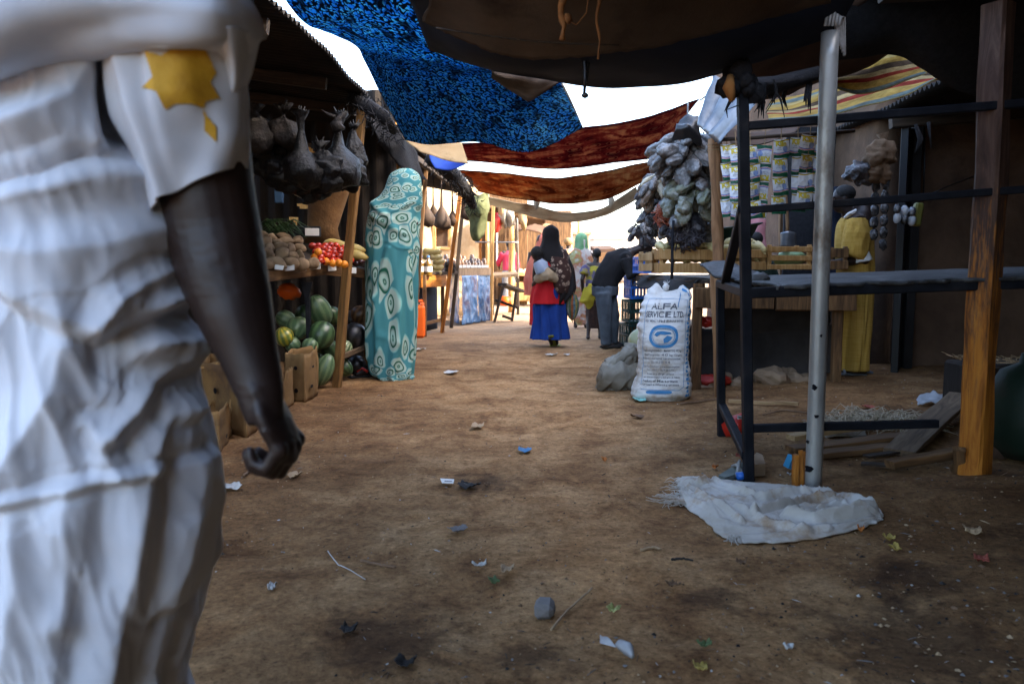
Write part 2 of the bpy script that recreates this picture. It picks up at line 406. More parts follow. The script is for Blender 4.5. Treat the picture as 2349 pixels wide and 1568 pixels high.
def axis(segs):
    out = []
    for a, b, st in segs:
        n = max(1, round((b - a) / st)); out += [a + (b - a) * i / n for i in range(n)]
    return out + [segs[-1][1]]
xs = axis([(-240, -20, 22), (-20, -4, 1), (-4, 5, .06), (5, 12, .5), (12, 40, 4), (40, 240, 25)])
ys = axis([(-30, 0, 3), (0, 1.6, .3), (1.6, 8, .05), (8, 16, .16), (16, 40, 1.2), (40, 400, 24)])
mb = MB(); nx = len(xs); vv = []; ff = []
for y in ys:
    for x in xs:
        z = gz(x, y)
        if abs(x) < 6 and 1 < y < 17: z += .010 * noise.noise(V((x * 9, y * 9, 2))) + .004 * noise.noise(V((x * 23, y * 23, 7))) - .016 * max(0, noise.noise(V((x * 4.5, y * 3.0, 11))) - .12) - .012 * max(0, noise.noise(V((x * 7.5, y * 5.0, 15))) - .2)
        vv.append((x, y, z))
for j in range(len(ys) - 1):
    for i in range(nx - 1):
        a = j * nx + i; ff.append((a, a + 1, a + nx + 1, a + nx))
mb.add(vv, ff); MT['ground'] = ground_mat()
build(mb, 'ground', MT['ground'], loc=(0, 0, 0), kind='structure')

# ------------------------------------------------------------------ cloth materials of the awnings
def blue_print():
    m, t, bs, out = newmat('blue printed cotton'); co = coords(t, 'UV', (50, 35, 1), False)
    n = nd(t, 'ShaderNodeTexNoise', i_Scale=.8, i_Detail=2); t.links.new(co, n.inputs['Vector'])
    wv = nd(t, 'ShaderNodeVectorMath', operation='MULTIPLY_ADD'); t.links.new(n.outputs[1], wv.inputs[0]); wv.inputs[1].default_value = (1.6, 1.6, 0); t.links.new(co, wv.inputs[2])
    mp = nd(t, 'ShaderNodeMapping'); mp.inputs['Rotation'].default_value = (0, 0, .5); mp.inputs['Scale'].default_value = (1.0, 2.3, 1); t.links.new(wv.outputs[0], mp.inputs['Vector'])
    v = nd(t, 'ShaderNodeTexVoronoi', i_Scale=1.25, feature='F1', voronoi_dimensions='2D'); t.links.new(mp.outputs[0], v.inputs['Vector'])
    k = ramp(t, v.outputs['Distance'], [(.34, (1, 1, 1)), (.46, (0, 0, 0))]).outputs[0]
    blob = nd(t, 'ShaderNodeTexNoise', i_Scale=.33, i_Detail=3); t.links.new(co, blob.inputs['Vector'])
    kk = math_(t, 'MULTIPLY', k, ramp(t, blob.outputs[0], [(.36, (.2, .2, .2)), (.46, (1, 1, 1))]).outputs[0])
    tint = ramp(t, v.outputs['Color'], [(.25, (.03, .21, .48)), (.55, (.06, .32, .60)), (.8, (.13, .42, .56))]).outputs[0]
    c = mixc(t, kk, (.010, .026, .042), tint)
    wn = nd(t, 'ShaderNodeTexNoise', i_Scale=55, i_Detail=3); t.links.new(co, wn.inputs['Vector'])
    finish(t, bs, out, c, .85, wn.outputs[0], .2, .004, trans=.68, spec=.1)
    return m
def rug(name, dark, reds, tan, sc_=(26, 14), trans=.4):
    m, t, bs, out = newmat(name); co = coords(t, 'UV', (1, 1, 1), False)
    mp = nd(t, 'ShaderNodeMapping'); mp.inputs['Scale'].default_value = (sc_[0], sc_[1], 1); t.links.new(co, mp.inputs['Vector'])
    n = nd(t, 'ShaderNodeTexNoise', i_Scale=.35, i_Detail=6, i_Roughness=.65, i_Distortion=.9); v = nd(t, 'ShaderNodeTexVoronoi', i_Scale=.5, voronoi_dimensions='2D', i_Randomness=.12); v2 = nd(t, 'ShaderNodeTexVoronoi', i_Scale=1.9, distance='MANHATTAN', voronoi_dimensions='2D', i_Randomness=.1)
    for q in (n, v, v2): t.links.new(mp.outputs[0], q.inputs['Vector'])
    base = ramp(t, n.outputs[0], [(.36, dark), (.45, reds[0]), (.53, reds[1]), (.62, tan)]).outputs[0]
    fl = ramp(t, v.outputs['Distance'], [(.16, (1, 1, 1)), (.20, (0, 0, 0)), (.30, (0, 0, 0)), (.34, (.8, .8, .8)), (.40, (0, 0, 0))]).outputs[0]
    sel = ramp(t, v.outputs['Color'], [(.20, (.3, .3, .3)), (.4, (1, 1, 1))]).outputs[0]
    c = mixc(t, math_(t, 'MULTIPLY', math_(t, 'MULTIPLY', fl, sel), .6), base, tan)
    k2 = ramp(t, v2.outputs['Distance'], [(.22, (0, 0, 0)), (.30, (1, 1, 1))]).outputs[0]
    c = mixc(t, math_(t, 'MULTIPLY', k2, .3), c, dark)
    # border band along the two long edges
    se = nd(t, 'ShaderNodeSeparateXYZ'); t.links.new(co, se.inputs[0])
    e = math_(t, 'ABSOLUTE', math_(t, 'SUBTRACT', se.outputs[1], .5)); bd = ramp(t, e, [(.455, (0, 0, 0)), (.465, (1, 1, 1))]).outputs[0]
    c = mixc(t, bd, c, dark)
    wn = nd(t, 'ShaderNodeTexNoise', i_Scale=14, i_Detail=4); t.links.new(mp.outputs[0], wn.inputs['Vector'])
    finish(t, bs, out, c, .95, wn.outputs[0], .35, .006, trans=trans, spec=.08)
    return m
def stripes(name, cols, n_, axis_=1, trans=.5):
    m, t, bs, out = newmat(name); co = coords(t, 'UV', (1, 1, 1), False); se = nd(t, 'ShaderNodeSeparateXYZ'); t.links.new(co, se.inputs[0])
    nn = nd(t, 'ShaderNodeTexNoise', i_Scale=5, i_Detail=3); t.links.new(co, nn.inputs['Vector'])
    a = math_(t, 'FRACT', math_(t, 'MULTIPLY', math_(t, 'ADD', se.outputs[axis_], math_(t, 'MULTIPLY', nn.outputs[0], .03)), n_))
    c = ramp(t, a, [(i / len(cols), q) for i, q in enumerate(cols)], 'CONSTANT').outputs[0]
    d = nd(t, 'ShaderNodeTexNoise', i_Scale=9, i_Detail=6, i_Roughness=.7); t.links.new(co, d.inputs['Vector'])
    c = mixc(t, .7, c, ramp(t, d.outputs[0], [(.36, (.28, .22, .17)), (.62, (1, 1, 1))]).outputs[0], 'MULTIPLY')
    wn = nd(t, 'ShaderNodeTexNoise', i_Scale=90, i_Detail=3); t.links.new(co, wn.inputs['Vector'])
    finish(t, bs, out, c, .9, wn.outputs[0], .3, .004, trans=trans, spec=.1)
    return m
MT['blue_print'] = blue_print()
MT['rug_red'] = rug('red carpet', (.07, .010, .016), ((.17, .022, .022), (.27, .055, .04)), (.50, .26, .14), trans=.6)
MT['rug_orange'] = rug('rust carpet', (.10, .03, .014), ((.22, .07, .028), (.32, .13, .055)), (.42, .26, .13), (20, 9), trans=.6)
MT['stripe_cloth'] = stripes('striped cotton', [(.55, .36, .09), (.20, .26, .24), (.52, .40, .16), (.50, .33, .08), (.12, .08, .05), (.55, .42, .2), (.35, .05, .03), (.52, .36, .1)], 1.25)
MT['cream_cloth'] = M('cream canvas', [(.30, .26, .20), (.42, .37, .29), (.5, .45, .36)], scale=3, rough=.9, trans=.35, bump=.3, bscale=70, dirt=(.2, .13, .08), dscale=2)
MT['tan_cloth'] = M('tan canvas', [(.36, .23, .11), (.46, .31, .15), (.52, .38, .2)], scale=3, rough=.9, trans=.4, bump=.3, bscale=70, dirt=(.2, .11, .05), dscale=2.4)
MT['brown_cloth'] = M('brown cloth', [(.06, .035, .025), (.12, .07, .045)], scale=3, rough=.95, trans=.25, bump=.3, bscale=70)
MT['blue_cloth'] = M('plain blue cloth', [(.02, .06, .35), (.05, .12, .5)], scale=3, rough=.85, trans=.4)

# ------------------------------------------------------------------ awnings over the street
sacking = thing('awning_sheet', P(1400, -100, 2.6), 'brown sacking awning directly overhead, nearest of the street covers', 'awning')
build(patch([[V((-.5, -2.6, 2.75)), V((.5, -2.6, 2.6)), V((1.6, -2.6, 2.6)), V((3.6, -2.6, 2.6))],
             [V((-.6, .3, 2.5)), V((.3, .3, 2.32)), V((1.4, .3, 2.3)), V((3.0, .3, 2.4))],
             [V((-.62, 1.9, 2.38)), V((.2, 1.9, 2.18)), V((1.0, 1.9, 2.15)), V((2.3, 1.9, 2.3))],
             [(962, -60, 2.9), (1150, -40, 2.8), (1450, -60, 2.75), (1930, -140, 2.9)],
             [(966, 55, 3.3), (1140, 122, 3.22), (1480, 112, 3.15), (1905, 2, 3.3)]], 60, 80, .018, 2.2, 3, fray=.01), 'cloth', MT['burlap'], sacking, solid=.006)
rope_mb = MB()
for k, (x0, x1, yy, d) in enumerate(((1000, 1420, 45, 3.05),)):
    a = P(x0, yy, d) + V((0, 0, -.03)); b = P(x1, yy + 40 * (1 if k != 1 else -1), d) + V((0, 0, -.03))
    rope_mb.tube([a.lerp(b, i / 8) + V((0, 0, -.015 * math.sin(math.pi * i / 8))) for i in range(9)], .003, 6)
build(rope_mb, 'rope_lashing', MT['wood_dark'], sacking)
nv_ = thing('awning_sheet', P(1400, 150, 3.7), 'sagging dark navy tarp between the sacking and the open sky', 'awning')
build(patch([[(900, -80, 3.25), (1120, -60, 3.2), (1340, -60, 3.15), (1560, -60, 3.15), (1800, -110, 3.2), (2020, -150, 3.3)],
             [(960, 60, 3.75), (1120, 130, 3.65), (1340, 140, 3.6), (1540, 130, 3.55), (1770, 80, 3.55), (1960, 0, 3.6)],
             [(985, 118, 4.15), (1130, 165, 4.1), (1290, 186, 4.05), (1460, 204, 4.0), (1640, 172, 3.95), (1900, 85, 3.8)]], 70, 30, .012, 2.6, 8), 'cloth', MT['navy'], nv_, solid=.005)
fl = MB().grid(lambda u, v_: P(lerp(1128, 1292, u), lerp(150, lerp(178, 236, 1 - abs(u - .52) * 1.9), v_), 4.12 - .05 * v_) + V((0, .03 * nz3((u * 3, v_ * 3, 0), 1), 0)), 16, 8)
build(fl, 'loose_corner', MT['burlap'], nv_, solid=.004)
bl = thing('awning_cloth', P(1080, 220, 5.6), 'bright blue printed cotton awning with a deep hanging flap', 'awning')
build(patch([[(575, -150, 3.7), (720, -130, 3.7), (880, -120, 3.75), (1040, -110, 3.85), (1220, -80, 4.1)],
             [(690, 42, 4.6), (800, 40, 4.7), (930, 45, 4.8), (1080, 85, 4.95), (1240, 140, 5.1)],
             [(808, 98, 5.35), (900, 110, 5.45), (1030, 132, 5.55), (1160, 162, 5.65), (1288, 190, 5.8)],
             [(835, 140, 5.5), (912, 152, 5.55), (1036, 170, 5.62), (1168, 195, 5.72), (1298, 212, 5.85)],
             [(876, 222, 5.5), (945, 232, 5.55), (1060, 248, 5.65), (1185, 262, 5.75), (1316, 252, 5.88)],
             [(932, 318, 5.5), (1000, 333, 5.58), (1110, 328, 5.7), (1215, 346, 5.8), (1336, 294, 5.92)]], 90, 90, .014, 2.4, 21,
            wr=lambda u, v_: V((0, .030 * math.sin(u * 24 + 1.5 * math.sin(v_ * 4)) * sstep(.45, .8, v_) * sstep(.5, 1, u), 0))), 'cloth', MT['blue_print'], bl, solid=.004)
hem = MB(); hem.tube([P(1288 + (1336 - 1288) * i / 8, 190 + 104 * (i / 8) ** 1.1, 5.80 + .11 * i / 8) for i in range(9)], .007, 6)
build(hem, 'hem', MT['cream_cloth'], bl)
rr = thing('awning_carpet', P(1320, 320, 8.3), 'dark red patterned carpet stretched across the street behind the blue cotton', 'awning')
build(patch([[(1055, 330, 8.0), (1150, 328, 8.0), (1270, 305, 8.05), (1400, 282, 8.1), (1530, 252, 8.15), (1605, 231, 8.2)],
             [(1062, 352, 8.3), (1155, 356, 8.3), (1278, 352, 8.35), (1395, 336, 8.4), (1505, 312, 8.4), (1560, 288, 8.35)],
             [(1070, 372, 8.6), (1160, 380, 8.6), (1282, 388, 8.6), (1392, 380, 8.65), (1492, 366, 8.65), (1530, 340, 8.5)]], 60, 24, .02, 1.6, 31), 'carpet', MT['rug_red'], rr, solid=.008)
for a, b in (((1605, 231, 8.2), (1640, 205, 8.1)), ((1060, 340, 8.0), (1010, 330, 7.9))): build(MB().tube([P(*a), P(*b)], .008, 6), 'tie', MT['rope'], rr)
ro = thing('awning_carpet', P(1290, 430, 10), 'rust brown carpet stretched across the street, behind the red carpet', 'awning')
build(patch([[(1050, 386, 9.6), (1160, 398, 9.6), (1280, 406, 9.7), (1400, 390, 9.8), (1508, 368, 9.9)],
             [(1072, 412, 10), (1180, 428, 10), (1285, 436, 10), (1400, 424, 10), (1502, 394, 10)],
             [(1098, 438, 10.4), (1190, 456, 10.3), (1285, 467, 10.3), (1390, 455, 10.3), (1492, 412, 10.3)]], 60, 24, .02, 1.5, 41), 'carpet', MT['rug_orange'], ro, solid=.008)
ce = thing('awning_cloth', P(1290, 485, 12), 'pale canvas strip sagging from knots, farthest of the street covers', 'awning')
build(patch([[(1092, 446, 11.6), (1170, 464, 11.7), (1232, 470, 11.8), (1300, 488, 11.9), (1370, 480, 11.9), (1410, 462, 12), (1458, 430, 12)],
             [(1098, 455, 12), (1176, 474, 12), (1240, 484, 12.1), (1304, 497, 12.2), (1374, 488, 12.2), (1415, 470, 12.2), (1462, 442, 12.2)],
             [(1104, 464, 12.3), (1180, 486, 12.3), (1246, 502, 12.4), (1308, 507, 12.5), (1378, 496, 12.5), (1420, 480, 12.4), (1464, 456, 12.4)]], 60, 14, .02, 1.5, 51), 'canvas', MT['cream_cloth'], ce, solid=.006)
for x, y in ((1232, 462), (1402, 458)): build(MB().tube([P(x, y - 14, 11.7), P(x, y + 4, 11.8), P(x - 3, y + 20, 11.8)], [.02, .05, .015], 7, nz=.3), 'knot', MT['cream_cloth'], ce)
ta = thing('awning_cloth', P(1000, 345, 7.6), 'small tan canvas scrap under the lower edge of the blue cotton', 'awning')
build(patch([[(925, 312, 7.7), (1000, 318, 7.7), (1060, 330, 7.7)], [(945, 332, 7.6), (1008, 342, 7.6), (1066, 352, 7.6)], [(962, 346, 7.4), (1010, 360, 7.4), (1073, 374, 7.4)]], 20, 12, .02, 3, 61), 'canvas', MT['tan_cloth'], ta, solid=.005)
pb = thing('awning_cloth', P(1020, 378, 8), 'narrow plain blue cloth hanging under the tan scrap', 'awning')
build(patch([[(985, 356, 8.3), (1025, 364, 8.3), (1078, 372, 8.3)], [(990, 372, 8.2), (1030, 380, 8.2), (1070, 376, 8.2)], [(1000, 388, 8.1), (1035, 390, 8.1), (1064, 380, 8.1)]], 16, 8, .015, 3, 62), 'cloth', MT['blue_cloth'], pb, solid=.005)
st = thing('awning_cloth', P(1990, 210, 5.2), 'yellow and grey striped cotton sheet behind the steel pole', 'awning')
build(patch([[(1768, 236, 5.9), (1880, 200, 5.9), (2000, 140, 5.9), (2090, 120, 5.9), (2170, 120, 5.9)],
             [(1762, 262, 5.5), (1880, 236, 5.5), (1995, 196, 5.5), (2085, 172, 5.4), (2162, 172, 5.3)],
             [(1760, 284, 5.2), (1880, 268, 5.2), (1990, 240, 5.2), (2082, 220, 5.1), (2158, 186, 5.0)]], 50, 24, .03, 2.2, 71), 'cloth', MT['stripe_cloth'], st, solid=.005)
st2 = thing('awning_cloth', P(2060, 190, 4.9), 'darker striped cotton sheet folded above the yellow striped one', 'awning')
build(patch([[(1905, 150, 5.0), (1990, 120, 5.0), (2080, 90, 5.0)], [(1905, 185, 4.9), (1990, 170, 4.9), (2100, 150, 4.85)], [(1905, 200, 4.8), (2000, 206, 4.8), (2125, 168, 4.75)]], 30, 14, .025, 2.4, 75), 'cloth', MT['stripe_cloth'], st2, solid=.005)
bc = thing('awning_cloth', P(1730, 300, 6.3), 'dull brown cloth drooping above the hanging sachets', 'awning')
build(patch([[(1660, 296, 6.6), (1740, 300, 6.6), (1840, 280, 6.6)], [(1668, 316, 6.3), (1745, 318, 6.3), (1830, 296, 6.3)], [(1676, 330, 6.1), (1740, 328, 6.1), (1815, 300, 6.1)]], 20, 10, .03, 3, 77), 'cloth', MT['brown_cloth'], bc, solid=.005)
# hanging ends
orange_strap = M('orange strap', [(.12, .045, .015), (.26, .10, .025)], scale=20, rough=.8)
for (x, yt, yb, d, rr_, lab) in ((1290, -30, 92, 2.75, .016, 'thick frayed orange strap hanging from the sacking overhead'), (1372, -30, 136, 2.8, .007, 'thin orange cord hanging from the sacking overhead')):
    mb = MB(); n = 9
    mb.tube([P(x + (4 * math.sin(i * 1.3) if i < n - 1 else 0), lerp(yt, yb, i / (n - 1)), d) for i in range(n)], [rr_ * (1 - .55 * (i / (n - 1)) * (1 + .5 * math.sin(i * 2.2))) for i in range(n)], 7, nz=.4, ns=30)
    if rr_ > .01:
        mb.tube([P(1300, 45, d), P(1322, 58, d), P(1345, 30, d), P(1352, -20, d)], .0022, 6); mb.ell(P(1302, 44, d), .016, 8, nz=.4)
    build(mb, 'hanging_strap', orange_strap, None, lab, 'strap', loc=P(x, yt, d))
mb = MB(); mb.tube([P(1342, 60, 3.6), P(1340, 120, 3.6), P(1342, 180, 3.6), P(1340, 214, 3.6)], [.012, .014, .008, .006], 7, nz=.3); mb.ell(P(1342, 219, 3.6), (.016, .012, .013), 8)
mb.tube([P(1350, 60, 3.62), P(1353, 130, 3.62), P(1346, 190, 3.62)], .005, 6)
build(mb, 'dangling_rope', MT['black'], None, 'black knotted cord dangling from the navy tarp against the sky', 'cord', loc=P(1342, 60, 3.6))

# ------------------------------------------------------------------ tin roofs that shade both sides
def corrugated(name, a, b, c, d, mat_, parent, amp=.018, pitch=.076, holes=0, nv=14):
    """sheet a-b (eave) to d-c (ridge), waves run across the eave"""
    a, b, c, d = V(a), V(b), V(c), V(d); L = (b - a).length; nu = int(L / pitch * 6)
    nrm = (b - a).cross(d - a).normalized()
    return build(MB().grid(lambda u, v_: a.lerp(b, u).lerp(d.lerp(c, u), v_) + nrm * (amp * math.sin(u * L / pitch * 2 * math.pi) + .03 * nz3((u * 4, v_ * 3, 0), 1, 5)) + V((0, 0, .0)) + (b - a).normalized() * 0 + (a - d).normalized() * (.05 * noise.noise(V((math.floor(u * L / .8), 3, 1))) * (1 - v_)), nu, nv), name, mat_, parent, solid=.002)
lr = thing('stall_roof', (-2.6, 5.4, 2.6), 'sooty corrugated roof over the fruit stall, serrated eave against the sky', 'roof')
for i, (y0, y1) in enumerate(((1.2, 3.25), (3.2, 5.25), (5.2, 7.75))):
    e = lambda y: interp([(1.2, -1.62), (4.79, -1.40), (6.2, -1.17), (7.75, -1.22)], y)
    ze = lambda y: interp([(1.2, 2.42), (4.8, 2.56), (6.2, 2.55), (7.75, 2.46)], y)
    corrugated('sheet', (e(y0), y0, ze(y0) + .012 * i), (e(y1), y1, ze(y1) + .012 * i), (-5.2, y1, 3.05 + .012 * i), (-5.2, y0, 3.05 + .012 * i), MT['tin_dark'], lr)
for y in (3.4, 4.9, 6.4, 7.5):
    beam('rafter', (-1.45, y, 2.46), (-5.1, y, 2.93), .06, .09, MT['wood_dark'], lr)

lr2 = thing('stall_roof', (-2.4, 11, 2.4), 'low dark roof over the bottle stall and tarp table, along the alley', 'roof')
for (y0, y1, x0, x1, z0, z1) in ((7.8, 10.9, -1.22, -.98, 2.42, 2.38), (10.85, 14.6, -.98, -.62, 2.39, 2.30)):
    corrugated('sheet', (x0, y0, z0), (x1, y1, z1), (-3.0, y1, 2.75), (-3.0, y0, 2.75), MT['tin_dark'], lr2)
beam('purlin', (-1.2, 7.9, 2.28), (-.66, 14.5, 2.18), .06, .07, MT['wood_dark'], lr2)
rf = thing('stall_roof', (3.6, 4, 2.5), 'black tin roof over the metal table and mud wall', 'roof')
corrugated('sheet', (1.75, -3.4, 2.50), (1.75, 4.3, 2.36), (7.5, 4.3, 2.65), (7.5, -3.4, 2.75), MT['tin_dark'], rf)
corrugated('sheet', (3.15, 4.25, 2.40), (3.3, 8.6, 2.42), (7.5, 8.6, 2.75), (7.5, 4.25, 2.68), MT['tin_dark'], rf)
for y in (3.7, 5.4, 7.0): beam('rafter', (1.65 if y < 4 else 3.25, y, 2.27), (7.3, y, 2.56), .07, .1, MT['wood_dark'], rf)
dk = thing('awning_cloth', P(2090, 90, 4.2), 'sooty black sheeting drooping from the right roof behind the steel pole', 'awning')
build(patch([[(1880, 40, 3.95), (2040, -60, 4.0), (2220, -120, 4.0), (2420, -160, 4.0)], [(1915, 92, 4.15), (2060, 60, 4.2), (2200, 130, 4.3), (2420, 110, 4.3)], [(1925, 122, 4.3), (2070, 118, 4.4), (2200, 215, 4.5), (2420, 250, 4.6)]], 40, 24, .03, 2.5, 82), 'sheet', MT['net'], dk, solid=.005)

build(MB().box((2.2, -5.2, 2.6), (5.8, .3, 5.4)), 'wall', MT['mud'], None, kind='structure')  # unseen wall added behind the camera to block the rear skylight

bk = thing('awning_cloth', P(1790, 150, 4.4), 'sooty brown cloth slung between the iron upright and the steel pole top', 'awning')
build(patch([[(1672, 150, 4.0), (1760, 110, 4.0), (1900, 40, 4.0), (1990, -30, 4.0)], [(1690, 190, 4.3), (1775, 170, 4.4), (1905, 130, 4.5), (2040, 70, 4.5)], [(1700, 232, 4.7), (1785, 226, 4.8), (1900, 182, 4.9), (2070, 110, 4.9)]], 40, 20, .03, 3, 92), 'cloth', MT['brown_cloth'], bk, solid=.005)
# ================================================================== RIGHT SIDE
def gzp(x, y, dz=0): return V((x, y, gz(x, y) + dz))
A_ = G(1718, 1106); B_ = G(1655, 998)
# ---- black iron table frame
tb = thing('metal_table', A_, 'black iron table frame with tall uprights and a ragged dark top, beside the steel pole', 'table')
dn, df = A_.y, B_.y
beam('upright', A_ - V((0, 0, .03)), P(1703, 168, dn), .05, .046, MT['iron'], tb, jit=.001)
beam('leg', B_ - V((0, 0, .03)), P(1652, 646, df), .05, .045, MT['iron'], tb, jit=.001)
beam('leg', gzp(3.05, 3.66, -.02), (3.05, 3.66, 1.02), .05, .05, MT['iron'], tb, jit=.001)
beam('leg', gzp(3.15, 4.7, -.02), (3.15, 4.7, 1.02), .05, .05, MT['iron'], tb, jit=.001)
nl, fl_ = P(1716, 672, dn), P(1652, 650, df); nr, fr_ = V((3.05, 3.66, nl.z + .075)), V((3.15, 4.7, fl_.z + .065))
beam('top_rail', nl, nr, .05, .05, MT['iron'], tb, jit=.001); beam('top_rail', fl_, fr_, .05, .05, MT['iron'], tb, jit=.001)
beam('top_rail', nl, fl_, .05, .045, MT['iron'], tb, jit=.001); beam('top_rail', nr, fr_, .05, .045, MT['iron'], tb, jit=.001)
beam('foot_rail', P(1712, 1044, dn), P(1656, 930, df), .045, .04, MT['iron'], tb, jit=.001)
beam('foot_rail', P(1716, 982, dn), P(2150, 971, dn - .03), .04, .038, MT['iron'], tb, jit=.001)
beam('brace', P(1664, 644, df - .35), P(1704, 478, dn), .045, .04, MT['iron'], tb, jit=.001)
beam('upper_rail', P(1704, 483, dn), P(2440, 428, dn - .12), .034, .034, MT['iron'], tb, jit=.001)
beam('upper_rail', P(1702, 290, dn), P(2420, 232, dn - .12), .038, .038, MT['iron'], tb, jit=.001)
top_mat = M('tarred board', [(.012, .012, .013), (.05, .05, .05), (.15, .148, .145)], scale=5, rough=.6, bump=.8, bscale=22, bdist=.012, spec=.4, lo=.35, hi=.78)
def slab(u, v_):
    a = nl.lerp(nr, u); b = fl_.lerp(fr_, u); p = a.lerp(b, v_) + V((0, 0, .045))
    e = 1 - sstep(0, .12, v_)
    p.y += (.05 * noise.noise(V((u * 14, 1, 0))) + .025 * noise.noise(V((u * 45, 2, 0))) - .035) * e
    p.x += .12 * (1 - v_) * (1 - sstep(0, .1, u)) + .05 * noise.noise(V((v_ * 9, 5, 0))) * (1 - sstep(0, .1, u)); 
    p.z += .005 * noise.noise(V((u * 12, v_ * 5, 3))) + .005 * e * noise.noise(V((u * 30, 8, 0))) - .010 * e - .012
    return p
build(MB().grid(slab, 120, 22), 'tabletop', top_mat, tb, solid=.016)
# bent scrap lying on the table end
mb = patch([[(1640, 634, 4.55), (1680, 640, 4.5), (1716, 648, 4.4), (1752, 652, 4.3)], [(1612, 611, 4.7), (1655, 618, 4.65), (1704, 632, 4.5), (1756, 644, 4.4)], [(1606, 607, 4.8), (1652, 600, 4.8), (1704, 612, 4.7), (1760, 634, 4.55)]], 24, 10, .008, 8, 5)
build(mb, 'rubber_scrap', top_mat, None, 'curled dark scrap overhanging the left end of the metal table', 'scrap', solid=.012)
mb = MB().ell(P(1740, 640, 4.2) + V((0, 0, .0)), (.05, .06, .035), 12, nz=.5, ns=2, seed=3)
build(mb, 'lump', top_mat, None, 'small dark lump on the table end beside the upright', 'lump')
# ---- steel pole
pb0 = G(1865, 1119); pole = thing('steel_pole', pb0, 'grey steel pole standing in front of the metal table', 'pole')
beam('shaft', pb0 - V((0, 0, .05)), P(1904, 74, pb0.y), .077, .077, MT['pipe'], pole, rnd=True, jit=.0015, nseg=20)
mb = MB()
for k in range(5): mb.tube([P(1893 + 8 * k, 60, pb0.y - .045), P(1900 + 7 * k, 20 + 5 * k, pb0.y - .05), P(1912 + 6 * k, 40, pb0.y + .03), P(1925 + k * 3, 96 + 8 * k, pb0.y + .0)], .007, 6)
build(mb, 'rope_tie', M('pale rag rope', [(.25, .24, .22), (.4, .38, .36)], scale=30, rough=.9), pole)
mb = MB()
for (x, y, s_) in ((1855, 1075, 9), (1873, 955, 5), (1853, 1013, 4), (1868, 888, 6), (1884, 770, 3)):
    c = P(x, y, pb0.y - .0415); mb.add([c + V((math.cos(a) * s_ / 480 * (1 + .35 * math.sin(a * 3 + x)), 0, math.sin(a) * s_ / 480 * (1 + .3 * math.cos(a * 2 + y)))) + V((0, .0015 * abs(math.cos(a)) * s_ / 5, 0)) for a in [k * .63 for k in range(10)]], [tuple(range(10))], 0, False)
build(mb, 'tar_spot', MT['iron'], pole)
# ---- orange post at the right
qb = G(2236, 1086); post = thing('wooden_post', qb, 'square orange brown wooden post, rightmost of the uprights in front', 'post')
qt = P(2292, 10, qb.y); 
def post_mat():  # orange below, brown above; the dark top also paints in the roof's shade
    m, t, bs, out = newmat('orange to brown post with painted roof shade'); co = coords(t, 'Object', (3.2, 3.2, .35), False); tc = coords(t, 'Object', (1, 1, 1), False); se = nd(t, 'ShaderNodeSeparateXYZ'); t.links.new(tc, se.inputs[0])
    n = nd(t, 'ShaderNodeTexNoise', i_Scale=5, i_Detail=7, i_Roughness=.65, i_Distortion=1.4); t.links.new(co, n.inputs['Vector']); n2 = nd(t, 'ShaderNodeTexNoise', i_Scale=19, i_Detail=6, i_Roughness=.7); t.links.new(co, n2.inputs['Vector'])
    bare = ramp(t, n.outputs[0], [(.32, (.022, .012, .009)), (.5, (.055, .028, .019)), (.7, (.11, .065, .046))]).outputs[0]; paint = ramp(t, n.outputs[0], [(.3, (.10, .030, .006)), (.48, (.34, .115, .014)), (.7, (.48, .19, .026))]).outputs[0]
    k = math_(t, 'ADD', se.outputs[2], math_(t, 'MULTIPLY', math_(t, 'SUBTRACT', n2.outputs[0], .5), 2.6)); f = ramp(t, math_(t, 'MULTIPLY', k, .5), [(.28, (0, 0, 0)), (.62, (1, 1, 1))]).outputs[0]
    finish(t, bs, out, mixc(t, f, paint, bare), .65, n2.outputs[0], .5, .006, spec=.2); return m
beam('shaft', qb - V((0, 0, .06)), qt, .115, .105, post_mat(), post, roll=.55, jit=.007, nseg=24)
beam('shim', G(2200, 1084), P(2199, 1030, qb.y - .02), .05, .03, MT['wood_brown'], post)
# ---- round wooden post of the vegetable stand and the stand itself
vb = G(1650, 905); vd = vb.y
sp = thing('wooden_post', vb, 'round bare wooden post carrying the zinc sheet and hanging bags', 'post')
beam('shaft', vb - V((0, 0, .08)), P(1643, 622, vd), .085, .085, wood('bark post wood', (.10, .045, .018), (.24, .12, .05), (.34, .19, .09), sc_=6), sp, rnd=True, jit=.008, bend=.012, nseg=20)
beam('upper_length', P(1652, 640, vd - .01), P(1640, 318, vd - .01), .088, .088, wood('bark post wood', (.10, .045, .018), (.26, .13, .055), (.36, .2, .1), sc_=6), sp, rnd=True, jit=.012, bend=-.012, nseg=20)
mb = MB()
for k in range(3): mb.tube([P(1640, 330, vd) + V((.055 * math.cos(a * .7), .055 * math.sin(a * .7), -.02 * k - .01)) for a in range(10)], .005, 5)
build(mb, 'rope_lashing', MT['rope'], sp)
stand = thing('vegetable_stand', V((1.75, 7.2, 0)), 'brown board vegetable stand loaded with crates behind the printed sack', 'stall')
zt = .93
def sx_(y): return 1.66 - .012 * (y - 6.5)
tp = MB()
for i in range(7):
    y0 = 6.55 + i * .62; tp.box((2.20, y0 + .3, zt - .02 + .004 * (i % 2)), (1.28, .60, .03), Matrix.Rotation(.006 * (i % 3 - 1), 3, 'Z'), jit=.006)
build(tp, 'tabletop', MT['wood_dark'], stand)
for i, (x0, x1) in enumerate(((1.50, 2.15), (2.16, 2.82))):
    c = V(((x0 + x1) / 2, 6.53, zt - .15 - .008 * i)); build(MB().box(c, (x1 - x0 - .01, .03, .17 + .01 * i), jit=.006, ch=.005), 'apron_board', MT['wood_brown'], stand)
